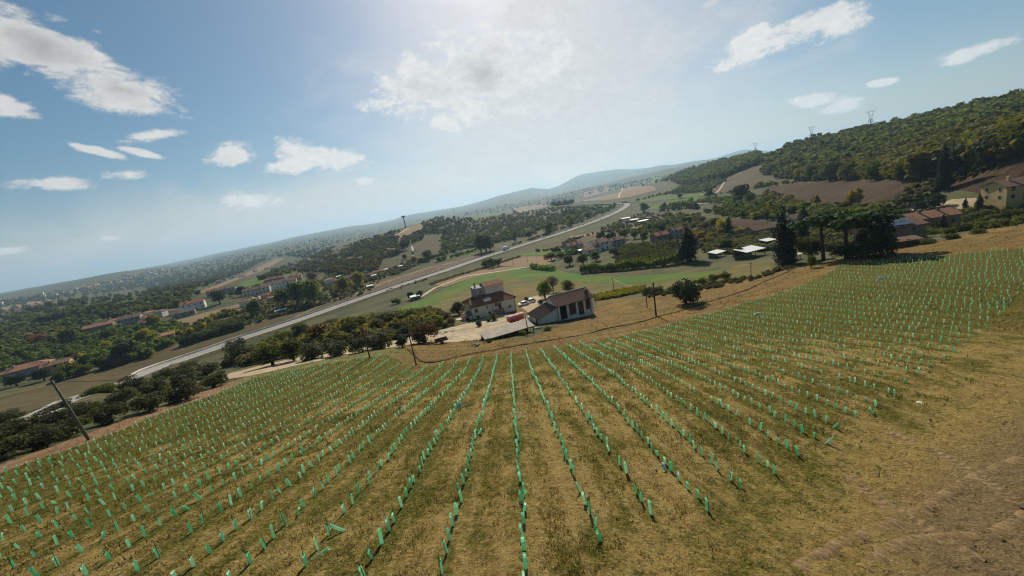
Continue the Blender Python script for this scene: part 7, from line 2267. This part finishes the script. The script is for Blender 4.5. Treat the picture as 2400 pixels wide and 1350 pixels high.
def stack(px, py, n, label, mat=STONE_W):
    """A heap of separate stones or blocks."""
    p = at(px, py)
    e = empty('rubble_heap', (p[0], p[1], p[2]), 0, label, 'rubble')
    for k in range(n):
        r = random.Random(px * 7 + k)
        x, y, z = r.gauss(0, .9), r.gauss(0, .6), abs(r.gauss(0, .25))
        s = r.uniform(.18, .4)
        m = MB()
        m.box(-s, s, -s * .7, s * .7, -s * .5, s * .5)
        m.build('stone', mat, e, 0.05, loc=(x, y, z), rot=(r.uniform(-.4, .4), r.uniform(-.4, .4), r.uniform(0, 3)))


stack(1110, 812, 14, 'heap of stones at the lower edge of the gravel yard')
stack(1048, 780, 12, 'pile of pale garden stones beside the drive', PLASTER)
stack(1262, 771, 10, 'rubble between the shed and the barn wing', PLASTER_G)


# white sheds and roofs
def flat_shed(name, px, py, w, d, h, rz, label, tilt=.25, roof=WHITE_METAL):
    p = at(px, py)
    e = empty(name, (p[0], p[1], p[2]), math.radians(rz), label, 'shed')
    t = tilt * d
    MB().add([(-w / 2 - .3, -.3, h), (w / 2 + .3, -.3, h), (w / 2 + .3, d + .3, h + t), (-w / 2 - .3, d + .3, h + t), (-w / 2 - .3, -.3, h + .1), (w / 2 + .3, -.3, h + .1), (w / 2 + .3, d + .3, h + t + .1), (-w / 2 - .3, d + .3, h + t + .1)],
             [(0, 3, 2, 1), (4, 5, 6, 7), (0, 1, 5, 4), (1, 2, 6, 5), (2, 3, 7, 6), (3, 0, 4, 7)]).build('roof', roof, e)
    MB().prism([(-w / 2, d, -1), (w / 2, d, -1), (w / 2, d, h + t - .02), (-w / 2, d, h + t - .02)], (0, -.15, 0)).build('back_wall', PLASTER_G, e)
    for x in (-w / 2 + .1, 0, w / 2 - .1):
        MB().box(x - .08, x + .08, 0, .16, -1, h - .01).build('post', DARKWOOD, e)
    return e


flat_shed('open_white_shed', 1772, 602, 9, 6, 2.6, 14, 'open shed with brilliant white roof beside the tallest cypress', .12)
flat_shed('open_white_shed', 1690, 602, 6, 4, 2.0, 24, 'small white roofed shed left of the round green tree', .12)
flat_shed('open_white_shed', 1808, 576, 5, 4, 2.4, 10, 'small white roof behind the open shed', .12)
flat_shed('garden_tent', 1858, 612, 5, 3.5, 1.8, 0, 'white canopy at the foot of the tallest cypress', .1)
flat_shed('allotment_shed', 660, 734, 8, 4, 2.4, 26, 'white roofed hut on the earth below the big trees', .1)
flat_shed('allotment_shed', 975, 703, 5, 3.5, 2.0, 20, 'white hut between the two round dark trees', .1)
flat_shed('greenhouse', 1372, 592, 8, 4, 2.2, 14, 'white awning in the farmstead yard', .1)
for k, (x, y) in enumerate(((1470, 516), (1490, 520), (1508, 524), (1516, 522))):
    flat_shed('polytunnel_shed', x, y, 13 - 2 * k, 7, 3.0, 10, ('largest white roof by the road bend', 'second white roof by the road bend', 'third white roof by the road bend', 'last white roof by the road bend')[k], .08)
for k, (x, y) in enumerate(((795, 652), (858, 640), (868, 676), (700, 678), (878, 650), (820, 668), (940, 628), (905, 636))):
    flat_shed('allotment_hut', x, y, 5, 4, 2.2, 25, 'tiny pale roofed hut in the plots above the field track', .1)['group'] = 'huts in the plots above the field track'
for k, (x, y) in enumerate(((570, 712), (630, 703))):
    pass
pc = patch('sand_court', [(580, 702), (634, 690), (638, 697), (582, 711)], G_LANE, 'pale sand court in front of the white terrace', layer=6)


# solar panels on the stone house
def solar():
    base = [o for o in COL.objects if o.name.startswith('pink_house') and o.type == 'EMPTY'][0]
    M4 = base.matrix_basis
    cell = plain_mat('solar_glass', (0.10, 0.12, 0.16), 0.12, 0.1, 1.0, 0.0, spec=0.8)
    frame = plain_mat('aluminium_edge', (0.6, 0.6, 0.6), 0.4, 0.1, 1.0, 0.0, metal=0.6)
    d, rise, hgt, w = 9, 1.6, 5.0, 13
    sl = math.atan2(rise + .1, d / 2 + .5)
    k = 0
    for i in range(4):
        for j in range(2):
            x = -5.6 + i * 2.3; y = 0.2 + j * 2.0
            z = hgt + .1 + (y + .5) * math.tan(sl) + .12
            e = empty('solar_panel', M4 @ Vector((x, y, z)), base.rotation_euler.z, 'solar panel on the brown roof of the stone house', 'solar panel', 'solar panels on the stone house roof')
            e.rotation_euler = (sl, 0, base.rotation_euler.z)
            MB().box(0, 2.1, 0, 1.8, 0, .05).build('frame', frame, e)
            MB().box(.05, 2.05, .05, 1.75, .052, .06).build('cells', cell, e)


solar()


# ------------------------------------------------------------------ pylons and mast
STEEL = plain_mat('galvanised_steel', (0.30, 0.31, 0.32), 0.6, 0.2, 1.0, 0.0, metal=0.3)


def pylon(px, py, h, label, rz=0.4, t=.22):
    p = at(px, py)
    e = empty('power_pylon', (p[0], p[1], p[2]), rz, label, 'pylon', None)
    b, w = h * .13, h * .045
    m = MB()
    for sx in (-1, 1):
        for sy in (-1, 1):
            m.tube([(sx * b, sy * b, 0), (sx * w, sy * w, h * .62)], t, 4)
    for k in range(6):
        z0, z1 = h * .62 * k / 6, h * .62 * (k + 1) / 6
        r0, r1 = b + (w - b) * k / 6, b + (w - b) * (k + 1) / 6
        for s in (-1, 1):
            m.tube([(-r0, s * r0, z0), (r1, s * r1, z1)], t * .6, 4); m.tube([(r0, s * r0, z0), (-r1, s * r1, z1)], t * .6, 4)
            m.tube([(s * r0, -r0, z0), (s * r1, r1, z1)], t * .6, 4)
    m.build('lattice_body', STEEL, e)
    v = MB()   # V-shaped head with a beam across
    for s in (-1, 1):
        v.tube([(s * w, 0, h * .62), (s * h * .15, 0, h * .96)], t, 4)
        v.tube([(0, 0, h * .72), (s * h * .15, 0, h * .96)], t * .7, 4)
    v.build('head', STEEL, e)
    a = MB()
    a.tube([(-h * .27, 0, h * .96), (h * .27, 0, h * .96)], t, 4); a.tube([(-h * .22, 0, h), (h * .22, 0, h)], t * .8, 4)
    for s in (-1, 1):
        a.tube([(s * h * .27, 0, h * .96), (s * h * .2, 0, h)], t * .8, 4)
    a.build('crossbeam', STEEL, e)


def ridge_top(px, y0, y1):
    """Lowest pixel row in a column that still sees the near ground below a skyline."""
    ys = np.arange(y0, y1, 1.0)
    h = hit(np.full(len(ys), px), ys)
    d = np.array([depth_of(q) for q in h])
    k = np.where(d < 2500)[0]
    return ys[k[0]] + 2 if len(k) else y1


pylon(2040, ridge_top(2040, 240, 340), 32, 'largest lattice pylon standing on the wooded ridge', 0.1)
pylon(1902, ridge_top(1902, 280, 370), 27, 'middle lattice pylon on the wooded ridge', 0.1)
pylon(1771, ridge_top(1771, 330, 390), 28, 'smallest lattice pylon, farthest along the ridge', 0.1)


def mast():
    p = at(951, ridge_top(951, 505, 560))
    e = empty('water_tower', (p[0], p[1], p[2]), 0, 'slender tower with a flared top on the far knoll', 'tower')
    MB().lathe([(2.2, -2), (1.5, 6), (1.2, 22), (1.3, 25)], 14).build('shaft', plain_mat('tower_concrete', (0.20, 0.19, 0.18), 0.9, 0.2, 0.3), e, smooth=True)
    MB().lathe([(1.3, 25.01), (4.6, 29), (4.8, 31), (4.2, 31.3)], 16).build('tank', STEEL, e)
    q = at(1066, ridge_top(1066, 480, 540))
    e = empty('radio_mast', (q[0], q[1], q[2]), 0, 'thin radio mast on the far wooded knoll', 'mast')
    m = MB()
    for a in range(3):
        c, s = math.cos(a * 2.09), math.sin(a * 2.09)
        m.tube([(c * 1.2, s * 1.2, -1), (c * .3, s * .3, 24)], .22, 4)
    m.build('legs', STEEL, e)
    MB().lathe([(.4, 20), (.9, 20.3), (.9, 23), (.4, 23.4)], 10).build('antenna', STEEL, e)


mast()


# ------------------------------------------------------------------ air
def haze():
    m, N, L, out = _nodes('haze_air')
    v = N.new('ShaderNodeVolumePrincipled')
    v.inputs['Color'].default_value = (0.50, 0.75, 1.0, 1)
    v.inputs['Density'].default_value = HAZE_DENSITY
    v.inputs['Anisotropy'].default_value = 0.35
    L.new(v.outputs[0], out.inputs['Volume'])
    lo = float(GRID.min()) - 1.0
    hi = float(max(GRID.max() + 30, CAM_Z + 60))
    o = MB().box(-17000, 17000, -17000, 17000, lo, hi).build('haze', m)
    tag(o, 'pale blue haze over the valley', kind='stuff')


HAZE_DENSITY = 0.000092
haze()


# ------------------------------------------------------------------ look-alikes: told apart by their order in the picture
def number_groups():
    groups = {}
    for o in COL.objects:
        if o.parent is None and 'group' in o.keys() and o['group'] != 'vine tubes in rows':
            groups.setdefault(o['label'], []).append(o)
    for lab, os_ in groups.items():
        if len(os_) < 2:
            continue
        os_.sort(key=lambda o: float(to_px([o.location.x], [o.location.y], [o.location.z])[0][0]))
        for k, o in enumerate(os_):
            o['label'] = '%s, %s from the left' % (lab, ordinal(k + 1))


number_groups()
